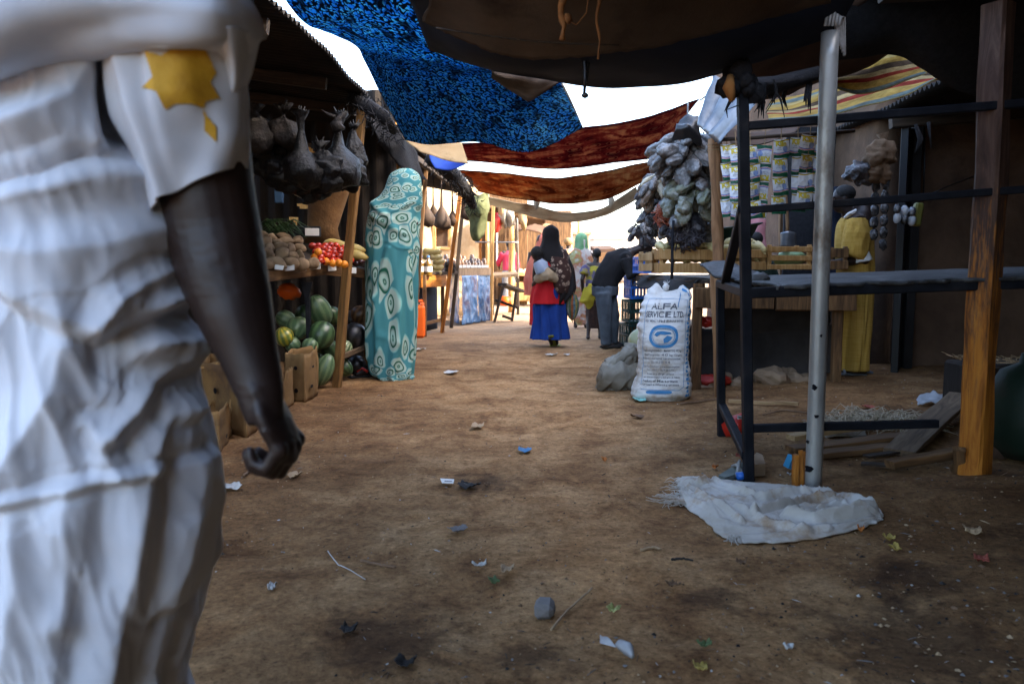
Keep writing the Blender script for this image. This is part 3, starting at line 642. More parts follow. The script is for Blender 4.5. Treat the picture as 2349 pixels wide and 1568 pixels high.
for x, y in ((1.53, 6.58), (2.70, 6.6), (1.62, 8.6), (1.6, 10.6), (2.75, 8.6), (2.75, 10.6)):
    beam('leg', gzp(x, y, -.05), (x, y, zt - .03), .075, .06, MT['wood_brown'], stand)
beam('edge_rail', (1.57, 6.6, zt - .045), (1.53, 10.8, zt - .045), .05, .06, MT['wood_dark'], stand)
beam('rod', P(1541, 640, 6.45), P(1545, 505, 6.45), .022, .022, MT['iron'], stand, rnd=True)
cl = MB().grid(lambda u, v_: V((lerp(1.40, 1.62, v_ ** .6) - .03 * noise.noise(V((u * 8, v_ * 3, 0))), lerp(6.6, 9.4, u), zt + .012 - .13 * (1 - v_) ** 2 - .05 * (1 - v_) * noise.noise(V((u * 11, 4, v_))))), 40, 10)
build(cl, 'cover_sheet', MT['net'], stand, solid=.004)
# twigs and trash on the front lip of the stand
mb = MB()
for i in range(26):
    p = V((R.uniform(1.6, 2.7), R.uniform(6.47, 6.6), zt + .012)); a = R.uniform(-.5, .5); L = R.uniform(.05, .2); mb.tube([p, p + V((math.cos(a) * L, math.sin(a) * L * .3, R.uniform(-.02, .02)))], .005, 5)
build(mb, 'straw_layer', MT['wood_pale'], stand)
# ---- crates
def crate(w_, d_, h_, rows, mat_, open_=.03, posts=.035):
    mb = MB(); sh = (h_ - open_ * (rows - 1)) / rows
    for sy in (-1, 1):
        for r_ in range(rows):
            mb.box((0, sy * d_ / 2, sh / 2 + r_ * (sh + open_)), (w_, .012, sh), Matrix.Rotation(R.uniform(-.012, .012), 3, 'Y'), jit=.003, ch=.003)
    for sx in (-1, 1):
        for r_ in range(rows):
            mb.box((sx * (w_ / 2 - .008), 0, sh / 2 + r_ * (sh + open_)), (.012, d_ - .03, sh), jit=.003, ch=.003)
        for sy in (-1, 1): mb.box((sx * (w_ / 2 - .02), sy * (d_ / 2 - .022), h_ / 2 + .008), (posts, posts * .8, h_ + .016), ch=.004)
    mb.box((0, 0, .009), (w_ - .04, d_ - .04, .012))
    return mb
def put_crate(px0, px1, pyb, pyt, d, rows, lab, mat_='wood_crate', dep=.34, rz=0.0, grp='crates on the vegetable stand'):
    k = 1830 / d; w_ = (px1 - px0) / k; h_ = (pyb - pyt) / k
    p = P((px0 + px1) / 2, pyb, d); p.y += dep / 2
    o = build(crate(w_, dep, h_, rows, MT[mat_]), 'wooden_crate', MT[mat_], None, lab, 'crate', grp, loc=(0, 0, 0))
    o.location = p; o.rotation_euler.z = rz
    return o, w_, h_
put_crate(1511, 1640, 626, 573, 6.72, 2, 'pale two board crate heaped with squash, left of the round post', 'wood_crate', rz=.03)
put_crate(1480, 1512, 622, 582, 6.95, 2, 'small crate with a tilted upper board beside the blue crate', 'wood_pale', rz=-.35)
put_crate(1662, 1757, 618, 574, 6.72, 2, 'crate of squash right of the round post, behind the leaning iron brace')
put_crate(1760, 1862, 618, 566, 6.7, 3, 'three slat orange brown crate holding something green, between the post and pole', 'wood_crate')
put_crate(1865, 1945, 618, 570, 6.72, 2, 'orange brown crate reached by the person in yellow', 'wood_brown')
put_crate(1560, 1660, 584, 545, 7.4, 2, 'rear crate behind the squash under the green basin', 'wood_brown')
# blue slatted produce crates
def plastic_crate(w_, d_, h_, nb):
    mb = MB()
    for z in (.02, h_ / 2, h_ - .015):
        for s_ in (-1, 1):
            mb.box((0, s_ * d_ / 2, z), (w_, .014, .028)); mb.box((s_ * w_ / 2, 0, z), (.014, d_ - .016, .028))
    for i in range(nb + 1):
        x = -w_ / 2 + w_ * i / nb
        for s_ in (-1, 1): mb.box((x, s_ * (d_ / 2 - .004), h_ / 2), (.014, .010, h_ - .01), ch=.001)
    for i in range(nb):
        y = -d_ / 2 + d_ * (i + .5) / nb
        for s_ in (-1, 1): mb.box((s_ * (w_ / 2 - .004), y, h_ / 2), (.010, .014, h_ - .01), ch=.001)
    mb.box((0, 0, .012), (w_ - .03, d_ - .03, .01))
    return mb
o = build(plastic_crate(.19, .46, .185, 6), 'plastic_crate', MT['blue_plastic'], None, 'bright blue plastic crate of onions on the stand edge beside the bent man', 'crate', loc=(0, 0, 0))
o.location = P(1491, 628, 8.6) + V((0, .2, 0)); o.rotation_euler.z = .10
onion = M('onion skin', [(.42, .22, .10), (.55, .36, .2)], scale=8, rough=.45)
for i in range(12):
    p = o.location + V((R.uniform(-.06, .06), R.uniform(-.18, .18), .175 + R.uniform(0, .03)))
    build(MB().ell((0, 0, 0), (.036, .036, .032), 10), 'onion', onion, None, 'round tan onion heaped in the bright blue plastic crate', 'onion', 'onions in the blue crate', loc=(0, 0, 0)).location = p
for i, (z, m_, lab) in enumerate(((0, 'green_plastic', 'dark green plastic crate at the bottom of the stack by the bent man'), (.30, 'green_plastic', 'dark green plastic crate in the middle of the stack by the bent man'), (.60, 'blue_plastic', 'deep blue plastic crate topping the stack by the bent man'))):
    g0 = G(1462, 796)
    o = build(plastic_crate(.30, .45, .29, 7), 'plastic_crate', MT[m_] if i else MT['green_plastic'], None, lab, 'crate', 'stacked plastic crates', loc=(0, 0, 0)); o.location = g0 + V((.02 * i, .15, z)); o.rotation_euler.z = .12 - .03 * i
# squash
squash_mat = M('pale yellow squash', [(.42, .36, .14), (.55, .46, .22), (.62, .55, .30)], scale=5, rough=.45, stretch=(1, 1, .4), bump=.1)
def squash_mesh(k):
    mb = MB(); L = .17 + .02 * k
    mb.tube([V((0, .02 * math.sin(t * 2.5), (t - .5) * L)) for t in [i / 9 for i in range(10)]], [.012, .030, .038, .038, .035, .032, .030, .029, .024, .008], 12)
    mb.tube([V((0, 0, L * .48)), V((.004, .004, L * .6))], .007, 6)
    return mb
sq0 = [build(squash_mesh(k), 'squash', squash_mat, None, 'pale yellow squash in the crates behind the printed sack', 'squash', 'squash heaped on the vegetable stand', loc=(0, 0, 0)) for k in range(3)]
spots = []
for x in range(1518, 1640, 15): spots.append((x + R.uniform(-4, 4), 570 + R.uniform(-3, 3), 6.8))
for x in range(1560, 1640, 17): spots.append((x, 561 + R.uniform(-3, 3), 6.9))
for x in range(1524, 1640, 19): spots.append((x, 597, 6.86))
for x in range(1672, 1756, 14): spots.append((x, 572 + R.uniform(-3, 3), 6.8))
for x in range(1676, 1740, 16): spots.append((x, 561 + R.uniform(-3, 3), 6.9))
for x in range(1670, 1756, 20): spots.append((x, 592, 6.86))
for i, s_ in enumerate(spots):
    o = sq0[i] if i < 3 else dup(sq0[i % 3], kids={})
    o.location = P(*s_); o.rotation_euler = (R.uniform(1.1, 2.0), R.uniform(-.4, .4), R.uniform(-.9, .9))
# green leafy thing in the slatted crate
build(MB().ell(P(1812, 593, 6.85), (.13, .1, .07), 14, nz=.5, ns=4), 'cabbage', M('cabbage leaf', [(.09, .19, .08), (.3, .4, .22)], scale=8, rough=.5, bump=.6), None, 'green cabbage seen between the slats of the orange brown crate', 'cabbage')
# basin
def lathe(prof, c, n=28, rot=None, sq=1.0):
    mb = MB(); rot = rot or Matrix.Identity(3); c = V(c)
    vs = []; fs = []
    for i, (r_, z) in enumerate(prof):
        for j in range(n):
            a = 2 * math.pi * j / n; vs.append(c + rot @ V((r_ * math.cos(a), r_ * math.sin(a) * sq, z)))
    for i in range(len(prof) - 1):
        for j in range(n): fs.append((i * n + j, i * n + (j + 1) % n, (i + 1) * n + (j + 1) % n, (i + 1) * n + j))
    return mb.add(vs, fs)
build(lathe([(.0, 0), (.17, 0), (.2, .02), (.29, .16), (.33, .175), (.335, .165), (.29, .15), (.19, .012), (0, .012)], P(1668, 566, 7.3), 30, Matrix.Rotation(-.14, 3, 'Y')), 'basin', MT['green_plastic'], None, 'wide dark green plastic basin propped on the crates behind the round post', 'basin')
# ---- zinc sheet and things tied to the post
corrugated('zinc_sheet', P(1600, 288, 6.25), P(1642, 325, 5.95), P(1748, 212, 5.9), P(1640, 178, 6.4), MT['zinc'], None, amp=.04, pitch=.12)
zs = bpy.data.objects['zinc_sheet']; tag(zs, 'bright corrugated zinc sheet propped aslant on the round wooden post', 'zinc sheet')
mb = patch([[(1558, 272, 6.6), (1580, 262, 6.6), (1600, 270, 6.6)], [(1550, 298, 6.5), (1580, 296, 6.45), (1610, 302, 6.5)], [(1546, 330, 6.55), (1576, 318, 6.5), (1606, 334, 6.55)]], 20, 18, .03, 7, 3)
build(mb, 'hanging_garment', MT['black'], None, 'small black garment hanging under the zinc sheet above the grey bags', 'garment', solid=.006)
# bundle of dark cloth lashed on top of the iron upright
mb = MB(); c = P(1690, 196, dn + .02)
for i in range(12): mb.ell(c + V((R.uniform(-.06, .09), R.uniform(-.06, .06), R.uniform(-.06, .06))), (R.uniform(.03, .06), R.uniform(.03, .05), R.uniform(.03, .06)), 10, nz=.5, ns=3, seed=i)
for i in range(16):
    p = c + V((R.uniform(-.06, .2), R.uniform(-.05, .05), R.uniform(-.06, .03))); mb.tube([p, p + V((R.uniform(-.03, .03), 0, -.05)), p + V((R.uniform(-.05, .05), 0, -R.uniform(.06, .14)))], [.006, .005, .0015], 5)
build(mb, 'tied_rags', MT['net'], None, 'bundle of dark rags lashed around the top of the iron upright', 'rags')
build(MB().tube([P(1676, 176, dn - .03), P(1672, 200, dn - .06), P(1680, 232, dn - .05)], [.02, .035, .012], 8, nz=.4), 'tied_rag', M('ochre rag', [(.30, .12, .03), (.42, .2, .06)], scale=9, rough=.9), None, 'small ochre rag knotted onto the dark bundle on the iron upright', 'rag')
mb = MB()
for x, y, L in ((1745, 215, 60), (1800, 190, 66), (1852, 190, 74), (1770, 200, 40)):
    d = 4.1
    for k in range(4): mb.tube([P(x + k * 3, y, d), P(x + 6 * math.sin(k + x), y + L * .5, d), P(x - 8 + 5 * k, y + L * (.6 + .12 * k), d)], [.008, .006, .002], 5, nz=.4)
mb.tube([P(1700, 205, 4.0), P(1780, 195, 4.05), P(1880, 165, 4.1)], [.05, .045, .03], 8, nz=.5, ns=9)
build(mb, 'tied_rags', MT['net'], None, 'torn black sheeting rolled along the awning edge left of the steel pole', 'rags')
# ---- hanging bunches of bags
def crumple(mb, amp, fs, seed=0):
    """push the builder's points in and out along sharp creases, like creased plastic film"""
    n = len(mb.v); c = sum(mb.v, V()) / n
    for i, p in enumerate(mb.v):
        q = p * fs + V((seed * 3.7, 0, seed)); r_ = 1 - 2 * abs(noise.noise(q)); r2 = 1 - 2 * abs(noise.noise(q * 2.3 + V((5, 1, 2))))
        ax = V((p.x - c.x, p.y - c.y, (p.z - c.z) * .35)); ax = ax.normalized() if ax.length > 1e-6 else V((0, 0, 1))
        mb.v[i] = p + ax * amp * (r_ * .7 + r2 * .35 - .25)
    return mb
def bag_mesh(s_, k):
    mb = MB(); pts = []; rr_ = []
    for i in range(25):
        t = i / 24; pts.append(V((.022 * math.sin(t * 4 + k), .018 * math.cos(t * 3 + k), .035 - t * .215 * s_)))
        rr_.append(s_ * (.030 * max(0, 1 - t * 7) + .008 + .041 * math.sin(math.pi * min(1, max(0, (t * 1.02 - .06))) ** 1.25) ** .75))
    mb.tube(pts, rr_, 30, ry=.66, nz=.35, ns=15); return crumple(mb, .012, 22, k)
bag_m = {
 'grey': M('peppery grey bag', [(.07, .06, .052), (.085, .075, .068), (.27, .265, .26)], scale=18, rough=.16, bump=1.0, bscale=26, spec=.7, bdist=.02),
 'white': M('whitish green bag', [(.14, .14, .07), (.12, .125, .085), (.34, .35, .32)], scale=16, rough=.16, bump=1.0, bscale=26, spec=.7, bdist=.02),
 'dark': M('dark leaf bag', [(.015, .013, .015), (.05, .045, .05), (.2, .2, .21)], scale=16, rough=.3, bump=1.0, bscale=30, spec=.7, bdist=.02, lo=.35, hi=.75),
 'brown': M('brown pod bag', [(.09, .05, .025), (.2, .13, .08), (.4, .35, .3)], scale=14, rough=.3, bump=1.0, bscale=26, spec=.7, bdist=.02),
 'cream': M('cream root bag', [(.4, .33, .2), (.55, .5, .38)], scale=12, rough=.35, bump=.8, bscale=26, spec=.6),
}
bag_proto = {}
def bunch(x, y, d, rx, ry, n, kinds, lab, s_=1.0, up=None):
    c = P(x, y, d); k = 1830 / d; a, b = rx / k, ry / k
    t = thing('bag_bunch', c + V((0, 0, b)), lab, 'bag bunch', 'bunches of filled bags hanging on the stand')
    mb = MB(); mb.ell(c, (a * .62, a * .5, b * .66), 12, nz=.4); mb.tube([c + V((0, 0, b * .6)), c + V((0, 0, b + .22))], .008, 5)
    build(mb, 'core', bag_m[kinds[0]], t)
    ga = math.pi * (3 - math.sqrt(5))
    for i in range(n):
        zz = 1 - 1.75 * (i + .5) / n; r_ = math.sqrt(max(0, 1 - zz * zz)); th = i * ga + R.uniform(-.3, .3)
        q = V((r_ * math.cos(th), r_ * math.sin(th), zz))
        if q.y > .45: continue
        kk = (R.choice(kinds), R.randrange(3))
        if kk not in bag_proto:
            o = build(bag_mesh(1, kk[1] * 2.1), 'bag', bag_m[kk[0]], t); o.data.transform(Matrix.Translation(wloc(t)))
            bag_proto[kk] = o
        else: o = bag_proto[kk].copy(); col.objects.link(o); o.parent = t
        pos = c + V((q.x * a * .62, q.y * a * .6, q.z * b * .75 + b * .16)); o.location = pos - wloc(t)
        dirv = V((q.x * .9, q.y * .9, -.75 + .55 * q.z)).normalized()
        o.rotation_mode = 'QUATERNION'; o.rotation_quaternion = (-dirv).to_track_quat('Z', 'Y') @ Matrix.Rotation(R.uniform(0, 6), 3, 'Z').to_quaternion()
        f = s_ * R.uniform(.72, 1.2); o.scale = (f, f, f)
    return t
bunch(1576, 358, 6.75, 66, 56, 40, ['grey'], 'biggest bunch of peppery grey bags, directly under the zinc sheet', 1.2)
bunch(1512, 432, 7.2, 30, 34, 26, ['grey', 'brown', 'cream'], 'small pale bunch of wispy bags left of the whitish green one', .85)
bunch(1590, 455, 6.7, 56, 48, 36, ['white', 'white', 'grey'], 'whitish green bunch of bags against the round wooden post', 1.2)
bunch(1496, 470, 7.4, 24, 38, 30, ['dark', 'grey'], 'blackish bunch of bags hanging left of the red one', .8)
bunch(1470, 532, 8.8, 26, 24, 16, ['dark', 'grey'], 'small grey green bunch of bags lowest and farthest left above the bent man', .8)
bunch(1530, 440, 7.5, 36, 44, 26, ['brown', 'dark'], 'brown bunch of bags behind the whitish green one', .8)
bunch(1575, 512, 6.8, 52, 26, 26, ['dark', 'dark', 'grey'], 'dark bunch of bags below the whitish green one', .8)
def straw(x, y, d, rx, ry, m_, lab, n=150):
    c = P(x, y, d); k = 1830 / d; a, b = rx / k, ry / k; mb = MB()
    mb.ell(c, (a * .7, a * .55, b * .7), 12, nz=.5)
    for i in range(n):
        q = V((R.gauss(0, 1), R.gauss(0, 1) - .5, R.gauss(0, 1))).normalized(); p = c + V((q.x * a * .8, q.y * a * .7, q.z * b * .8))
        e = V((R.gauss(0, 1), R.gauss(0, .6), R.gauss(0, 1))).normalized() * R.uniform(.05, .12)
        mb.tube([p - e * .5, p + q * .02, p + e * .5 + q * R.uniform(0, .03)], [.004, .006, .002], 4, cap=False)
    return build(mb, 'dried_bundle', m_, None, lab, 'dried bundle', 'bundles of dried plants hanging on the stand', loc=c)
straw(1524, 494, 6.75, 20, 26, M('red dried pods', [(.14, .022, .010), (.30, .06, .025), (.4, .2, .13)], scale=14, rough=.35, bump=.6), 'rusty red dried bundle in the middle of the grey bags', 120)
straw(1572, 540, 6.7, 46, 34, M('purple grey roots', [(.02, .018, .022), (.06, .055, .065), (.16, .15, .17)], scale=20, rough=.6, bump=.6), 'bushy purple grey bundle of roots lowest over the squash crate', 240)
straw(1512, 512, 7.1, 22, 32, M('dark dry leaves', [(.008, .007, .007), (.03, .025, .022), (.1, .09, .085)], scale=20, rough=.6, bump=.6), 'blackish bundle of dried leaves just above the bent man', 160)
# ---- sachet strips
def sachet_mat():
    m, t, bs, out = newmat('milk sachet film'); co = coords(t, 'UV', (1, 1, 1), False); se = nd(t, 'ShaderNodeSeparateXYZ'); t.links.new(co, se.inputs[0]); u, v_ = se.outputs[0], se.outputs[1]
    wv = math_(t, 'ADD', v_, math_(t, 'MULTIPLY', math_(t, 'SINE', math_(t, 'MULTIPLY', u, 5.0)), .045))
    c = ramp(t, wv, [(0, (.012, .10, .05)), (.20, (.7, .7, .7)), (.225, (.55, .03, .03)), (.255, (.72, .72, .73)), (.28, (.03, .10, .45)), (.32, (.70, .71, .73)), (.90, (.55, .36, .02)), (.95, (.02, .12, .06)), (.975, (.7, .7, .7))], 'CONSTANT').outputs[0]
    d = nd(t, 'ShaderNodeVectorMath', operation='DISTANCE'); t.links.new(co, d.inputs[0]); d.inputs[1].default_value = (.72, .50, 0)
    k = ramp(t, d.outputs['Value'], [(.15, (1, 1, 1)), (.17, (0, 0, 0))]).outputs[0]; c = mixc(t, math_(t, 'MULTIPLY', k, .75), c, (.12, .25, .6))
    n = nd(t, 'ShaderNodeTexNoise', i_Scale=4, i_Detail=4); t.links.new(co, n.inputs['Vector'])
    finish(t, bs, out, c, .25, n.outputs[0], .8, .02, spec=.6, trans=.12)
    return m
MT['sachet'] = sachet_mat(); MT['sachet_yellow'] = M('sachet yellow ink', [(.62, .47, .02)], rough=.35)
MT['ink_dark'] = M('dark print ink', [(.05, .055, .07), (.16, .165, .18)], rough=.6); MT['ink_blue'] = M('blue print ink', [(.03, .16, .34), (.06, .22, .42)], scale=12, rough=.6)
def text_geo(s_, size, bold=0.0, align='CENTER'):
    cu = bpy.data.curves.new('t', 'FONT'); cu.body = s_; cu.size = size; cu.align_x = align; cu.align_y = 'CENTER'; cu.offset = bold; cu.resolution_u = 3
    o = bpy.data.objects.new('t', cu); col.objects.link(o); dg = bpy.context.evaluated_depsgraph_get(); dg.update()
    me = bpy.data.meshes.new_from_object(o.evaluated_get(dg)); vs = [v.co.copy() for v in me.vertices]; fs = [tuple(p.vertices) for p in me.polygons]
    bpy.data.objects.remove(o); bpy.data.curves.remove(cu); bpy.data.meshes.remove(me); return vs, fs
SW, SH = .118, .132
def sachet(seed, plain=False):
    mb = MB(); pf = lambda u, v_: -.008 * (math.sin(math.pi * u) * math.sin(math.pi * min(1, max(0, (v_ - .06) / .88)))) ** .6 - .004 * noise.noise(V((u * 5, v_ * 5, seed)))
    mb.grid(lambda u, v_: V(((u - .5) * SW, pf(u, v_), -SH * (1 - v_))), 8, 12)
    mb.grid(lambda u, v_: V(((.5 - u) * SW, .008 * math.sin(math.pi * u) * math.sin(math.pi * v_) + .001, -SH * (1 - v_))), 6, 6)
    if not plain:
        vs, fs = text_geo('Klin', .052, .0024)
        q = [V((p.x - .006, pf(p.x / SW + .5, (p.y + SH * .76) / SH) - .0025, -SH * .24 + p.y)) for p in vs]; mb.add(q, fs, 1, False)
        for k in range(2):
            vs, fs = text_geo(('milk', 'powder')[k], .012, 0)
            mb.add([V((p.x - .018, pf(p.x / SW + .42, .52) - .0022, -SH * (.44 + .1 * k) + p.y)) for p in vs], fs, 2, False)
    return mb
grpS = 'strips of white sachets hanging behind the metal table'
sp_proto = None
strips = [(1668, 333, 4, 6.05, 0.1, 'leftmost strip of white sachets, against the round wooden post'), (1689, 338, 4, 5.95, -.15, 'second strip of white sachets, left of the iron upright'), (1722, 335, 4, 5.95, .1, 'strip of white sachets just right of the iron upright'),
          (1755, 335, 4, 6.0, -.1, 'long narrow strip of sachets alone between two dark gaps'), (1793, 322, 4, 5.9, .25, 'tilted strip of sachets right of the long narrow one'), (1832, 318, 4, 5.95, 0, 'strip of sachets near the pole, left of two neighbours'), (1860, 312, 4, 5.9, .15, 'strip of sachets touching the steel pole'), (1884, 316, 4, 6.1, -.1, 'rightmost strip of sachets, half behind the steel pole')]
film = sachet_variants = []
for i, (x, y, n, d, ry, lab) in enumerate(strips):
    tl = thing('sachet_strip', P(x, y - 8, d), lab, 'sachet strip', grpS); y += R.uniform(-9, 9)
    c0 = wloc(tl)
    for k in range(n):
        if len(sachet_variants) < 4:
            o = build(sachet(len(sachet_variants), len(sachet_variants) == 3), 'sachet', [MT['sachet'], MT['sachet_yellow'], MT['ink_dark']], tl); o.data.transform(Matrix.Translation(c0)); sachet_variants.append(o)
        else: o = R.choice(sachet_variants if i > 4 else sachet_variants[:3]).copy(); col.objects.link(o); o.parent = tl
        flip = (i == 3)
        o.location = V((.006 * R.uniform(-1, 1), .006 * R.uniform(-1, 1), -.02 - k * (SH + .002) - (SH if flip else 0)))
        o.rotation_euler = (R.uniform(-.2, .2), math.pi if flip else R.uniform(-.11, .11), ry * (-1 if flip else 1) + R.uniform(-.28, .28))
        if flip: o.rotation_euler.z += math.pi * 0; o.rotation_euler = (0, math.pi, 0)
    tl.rotation_euler.y = R.uniform(-.10, .10)
    build(MB().tube([c0 + V((0, .01, .1)), c0 + V((0, .012, -n * SH * .5)), c0 + V((0, .012, -n * SH))], .003, 4), 'string', MT['rope'], tl)
# cross pole carrying the strips
beam('hanging_rail', P(1640, 322, 6.02), P(1960, 300, 6.02), .03, .03, MT['wood_dark'], None, 'thin dark rail from which the sachet strips hang', 'rail', rnd=True)
# ---- planks, shovel and cloth behind the stand
scr = thing('plank_screen', V((3.2, 8.9, 0)), 'row of upright wooden planks with bright gaps behind the stand', 'screen')
for (x0, x1, m_) in ((1783, 1797, 'wood_brown'), (1800, 1815, 'wood_grey'), (1854, 1864, 'wood_brown'), (1868, 1886, 'wood_crate')):
    c = (x0 + x1) / 2; beam('plank', P(c, 660, 8.9), P(c, 440, 8.9), (x1 - x0) * 8.9 / 1830, .03, MT[m_], scr, jit=.004)
build(patch([[(1815, 440, 8.8), (1835, 440, 8.7), (1856, 440, 8.8)], [(1815, 540, 8.8), (1835, 540, 8.75), (1855, 540, 8.8)], [(1814, 650, 8.8), (1834, 650, 8.8), (1855, 650, 8.8)]], 10, 20, .02, 4), 'dark_curtain', MT['net'], scr, solid=.01)
build(patch([[(1885, 440, 8.0), (1912, 430, 7.9), (1945, 430, 8.0)], [(1885, 520, 8.0), (1914, 520, 7.95), (1945, 520, 8.0)], [(1884, 640, 8.0), (1912, 640, 7.98), (1945, 640, 8.0)]], 14, 20, .03, 4), 'navy_curtain', MT['navy'], None, 'navy cloth hanging behind the stand left of the person in yellow', 'curtain', solid=.01)
mb = MB(); mb.tube([P(1875, 515 + 22 * 0, 8.6) + V((-.05, 0, -.1)), P(1866, 498, 8.6), P(1872, 484, 8.6), P(1878, 484, 8.6), P(1884, 498, 8.6), P(1877, 515, 8.6) + V((.03, 0, -.1))], .008, 6)
build(mb, 'wire_handle', MT['wood_pale'], None, 'pale looped handle hanging on the plank behind the stand', 'handle')
sv = thing('shovel', P(1805, 566, 8.2), 'worn shovel blade up, standing behind the slatted crate', 'shovel')
build(MB().grid(lambda u, v_: P(lerp(1790, 1826, u) + (1 - v_) * 0, lerp(566, 530, v_ - .12 * (2 * u - 1) ** 2 * v_), 8.15 + .05 * (2 * u - 1) ** 2), 10, 8), 'blade', MT['zinc'], sv, solid=.006)
beam('shaft', P(1806, 534, 8.2), P(1803, 440, 8.2), .035, .035, MT['wood_brown'], sv, rnd=True)
build(patch([[(1722, 490, 8.6), (1738, 486, 8.6), (1756, 492, 8.6)], [(1720, 530, 8.6), (1738, 530, 8.55), (1756, 530, 8.6)], [(1718, 572, 8.6), (1738, 574, 8.6), (1758, 572, 8.6)]], 10, 12, .02, 4), 'pink_cloth', M('pink cloth', [(.55, .22, .24), (.65, .36, .36)], rough=.9, trans=.3), None, 'pale pink cloth hanging behind the iron upright', 'cloth', solid=.005)
# ---- printed sack
s0 = G(1508, 914); sd_ = s0.y; stp = P(1538, 660, sd_ + .10); H_S = (stp - s0).length
sk = thing('sack', s0, 'tall white sack printed in blue and black, leaning against the vegetable stand', 'sack')
wprof = [(0, .195), (.03, .225), (.10, .228), (.22, .205), (.36, .195), (.52, .200), (.66, .203), (.80, .198), (.90, .185), (.96, .165), (1.0, .10)]
dprof = [(0, .13), (.05, .16), (.3, .15), (.6, .15), (.85, .12), (.95, .07), (1, .03)]
AX = (stp - s0).normalized(); SROT = -.10
def sack_pt(th, v_, off=0.0):
    c = s0.lerp(stp, v_) + V((.02 * math.sin(v_ * 5 + 1), 0, 0)); a, b = interp(wprof, v_), interp(dprof, v_)
    ct, st_ = math.cos(th), math.sin(th); e = .72
    x = a * math.copysign(abs(ct) ** e, ct); y = b * math.copysign(abs(st_) ** e, st_)
    q = V((x, y, v_)); side = abs(ct) ** 3
    w_ = .012 * nz3((x * 6, y * 6, v_ * 7), 1, 2) + side * .012 * noise.noise(V((v_ * 26, ct * 1.5, 1))) + .004 * noise.noise(V((x * 30, v_ * 55, 3))) + .006 * noise.noise(V((x * 9, v_ * 24, 8)))
    if v_ > .88: w_ += (v_ - .88) * .25 * noise.noise(V((th * 3.2, v_ * 6, 5)))
    r_ = 1 + (w_ + off) / max(.05, (a * abs(ct) + b * abs(st_)))
    x, y = x * r_, y * r_
    z = 0
    if v_ > .9: z = (v_ - .9) / .1 * (.05 * math.cos(2 * th) * .5 + .03 * noise.noise(V((x * 14, 2, 1))))
    co, si = math.cos(SROT), math.sin(SROT)
    return c + V((x * co - y * si, x * si + y * co, z))
sm = M('woven sack plastic', [(.48, .47, .44), (.60, .60, .58), (.68, .69, .68)], scale=3, rough=.5, bump=.25, bscale=110, spec=.35, dirt=(.30, .24, .17), dscale=3.2)
def sackgrid():
    mb = MB(); n, k = 96, 110; vs = []; fs = []; uv = []
    for i in range(k + 1):
        for j in range(n): vs.append(sack_pt(2 * math.pi * j / n, i / k)); uv.append((j / n, i / k))
    for i in range(k):
        for j in range(n): fs.append((i * n + j, i * n + (j + 1) % n, (i + 1) * n + (j + 1) % n, (i + 1) * n + j))
    fs.append(tuple(range(n))[::-1]); fs.append(tuple(k * n + j for j in range(n)))
    return mb.add(vs, fs, 0, True, uv)
build(sackgrid(), 'body', sm, sk)
def on_sack(vs, cx, cy, fx=1.0):
    """lay flat print (metres, centre cx left-right from the front axis, cy above the foot) onto the sack"""
    out = []
    for p in vs:
        v_ = min(.995, max(0.005, (cy + p.y) / H_S)); s_ = (cx + p.x * fx) / interp(wprof, v_)
        th = -math.pi / 2 + max(-1.5, min(1.5, s_ * .98)); out.append(sack_pt(th, v_, .0035))
    return out
pr = MB()
for (s_, cx, cy, size, bold) in (('ALFA', -.01, .735, .066, .0012), ('SERVICE LTD.', .0, .672, .064, .0014), ('FISH MEAL / РЫБНАЯ МУКА', 0, .622, .027, .0004), ('Net weight/вес нетто 40 kg', -.01, .395, .027, .0003), ('брутто/gross: 40 kg 150 pyro', .0, .362, .024, .0002), ('Production date/дата изготовления', -.015, .333, .021, .0002), ('22.10.2014', -.02, .305, .024, .0004), ('Not for human consumption', -.02, .272, .022, .0002), ('Fish meal / масло', -.02, .246, .022, .0002), ('Keep in a dry place', -.02, .215, .021, .0002), ('не предназначено в пищу', -.01, .190, .020, .0002), ('Product of Mauritania', -.025, .160, .027, .0005), ('Сделано в Мавритании', -.02, .132, .022, .0002)):
    vs, fs = text_geo(s_, size, bold); wmax = max(p.x for p in vs) - min(p.x for p in vs); pr.add(on_sack(vs, cx - .012, cy, min(1, .27 / wmax)), fs, 0, False)
build(pr, 'printed_text', MT['ink_dark'], sk)
pe = MB()
def ringp(cx, cy, r0, r1, a0=0, a1=2 * math.pi, n=48, fx=1.0):
    vs = []; fs = []
    for i in range(n + 1):
        a = a0 + (a1 - a0) * i / n
        vs += [V((r0 * math.cos(a) * fx, r0 * math.sin(a), 0)), V((r1 * math.cos(a) * fx, r1 * math.sin(a), 0))]
    for i in range(n): fs.append((2 * i, 2 * i + 1, 2 * i + 3, 2 * i + 2))
    pe.add(on_sack(vs, cx, cy), fs, 0, False)
ringp(-.01, .505, .067, .090); ringp(-.01, .505, .058, .062)
def blob(cx, cy, pts):
    pts = [V((x, y, 0)) for x, y in pts]; n = len(pts); c = sum(pts, V()) / n; pe.add(on_sack([c] + pts, cx, cy), [(0, 1 + i, 1 + (i + 1) % n) for i in range(n)], 0, False)
blob(-.01, .505, [(-.05, .012), (-.03, .036), (0, .042), (.03, .034), (.04, .02), (.01, .012), (-.01, .016), (-.03, -.002)])
blob(-.01, .505, [(.018, .008), (.045, -.004), (.036, -.026), (.02, -.046), (.008, -.052), (.006, -.02)])
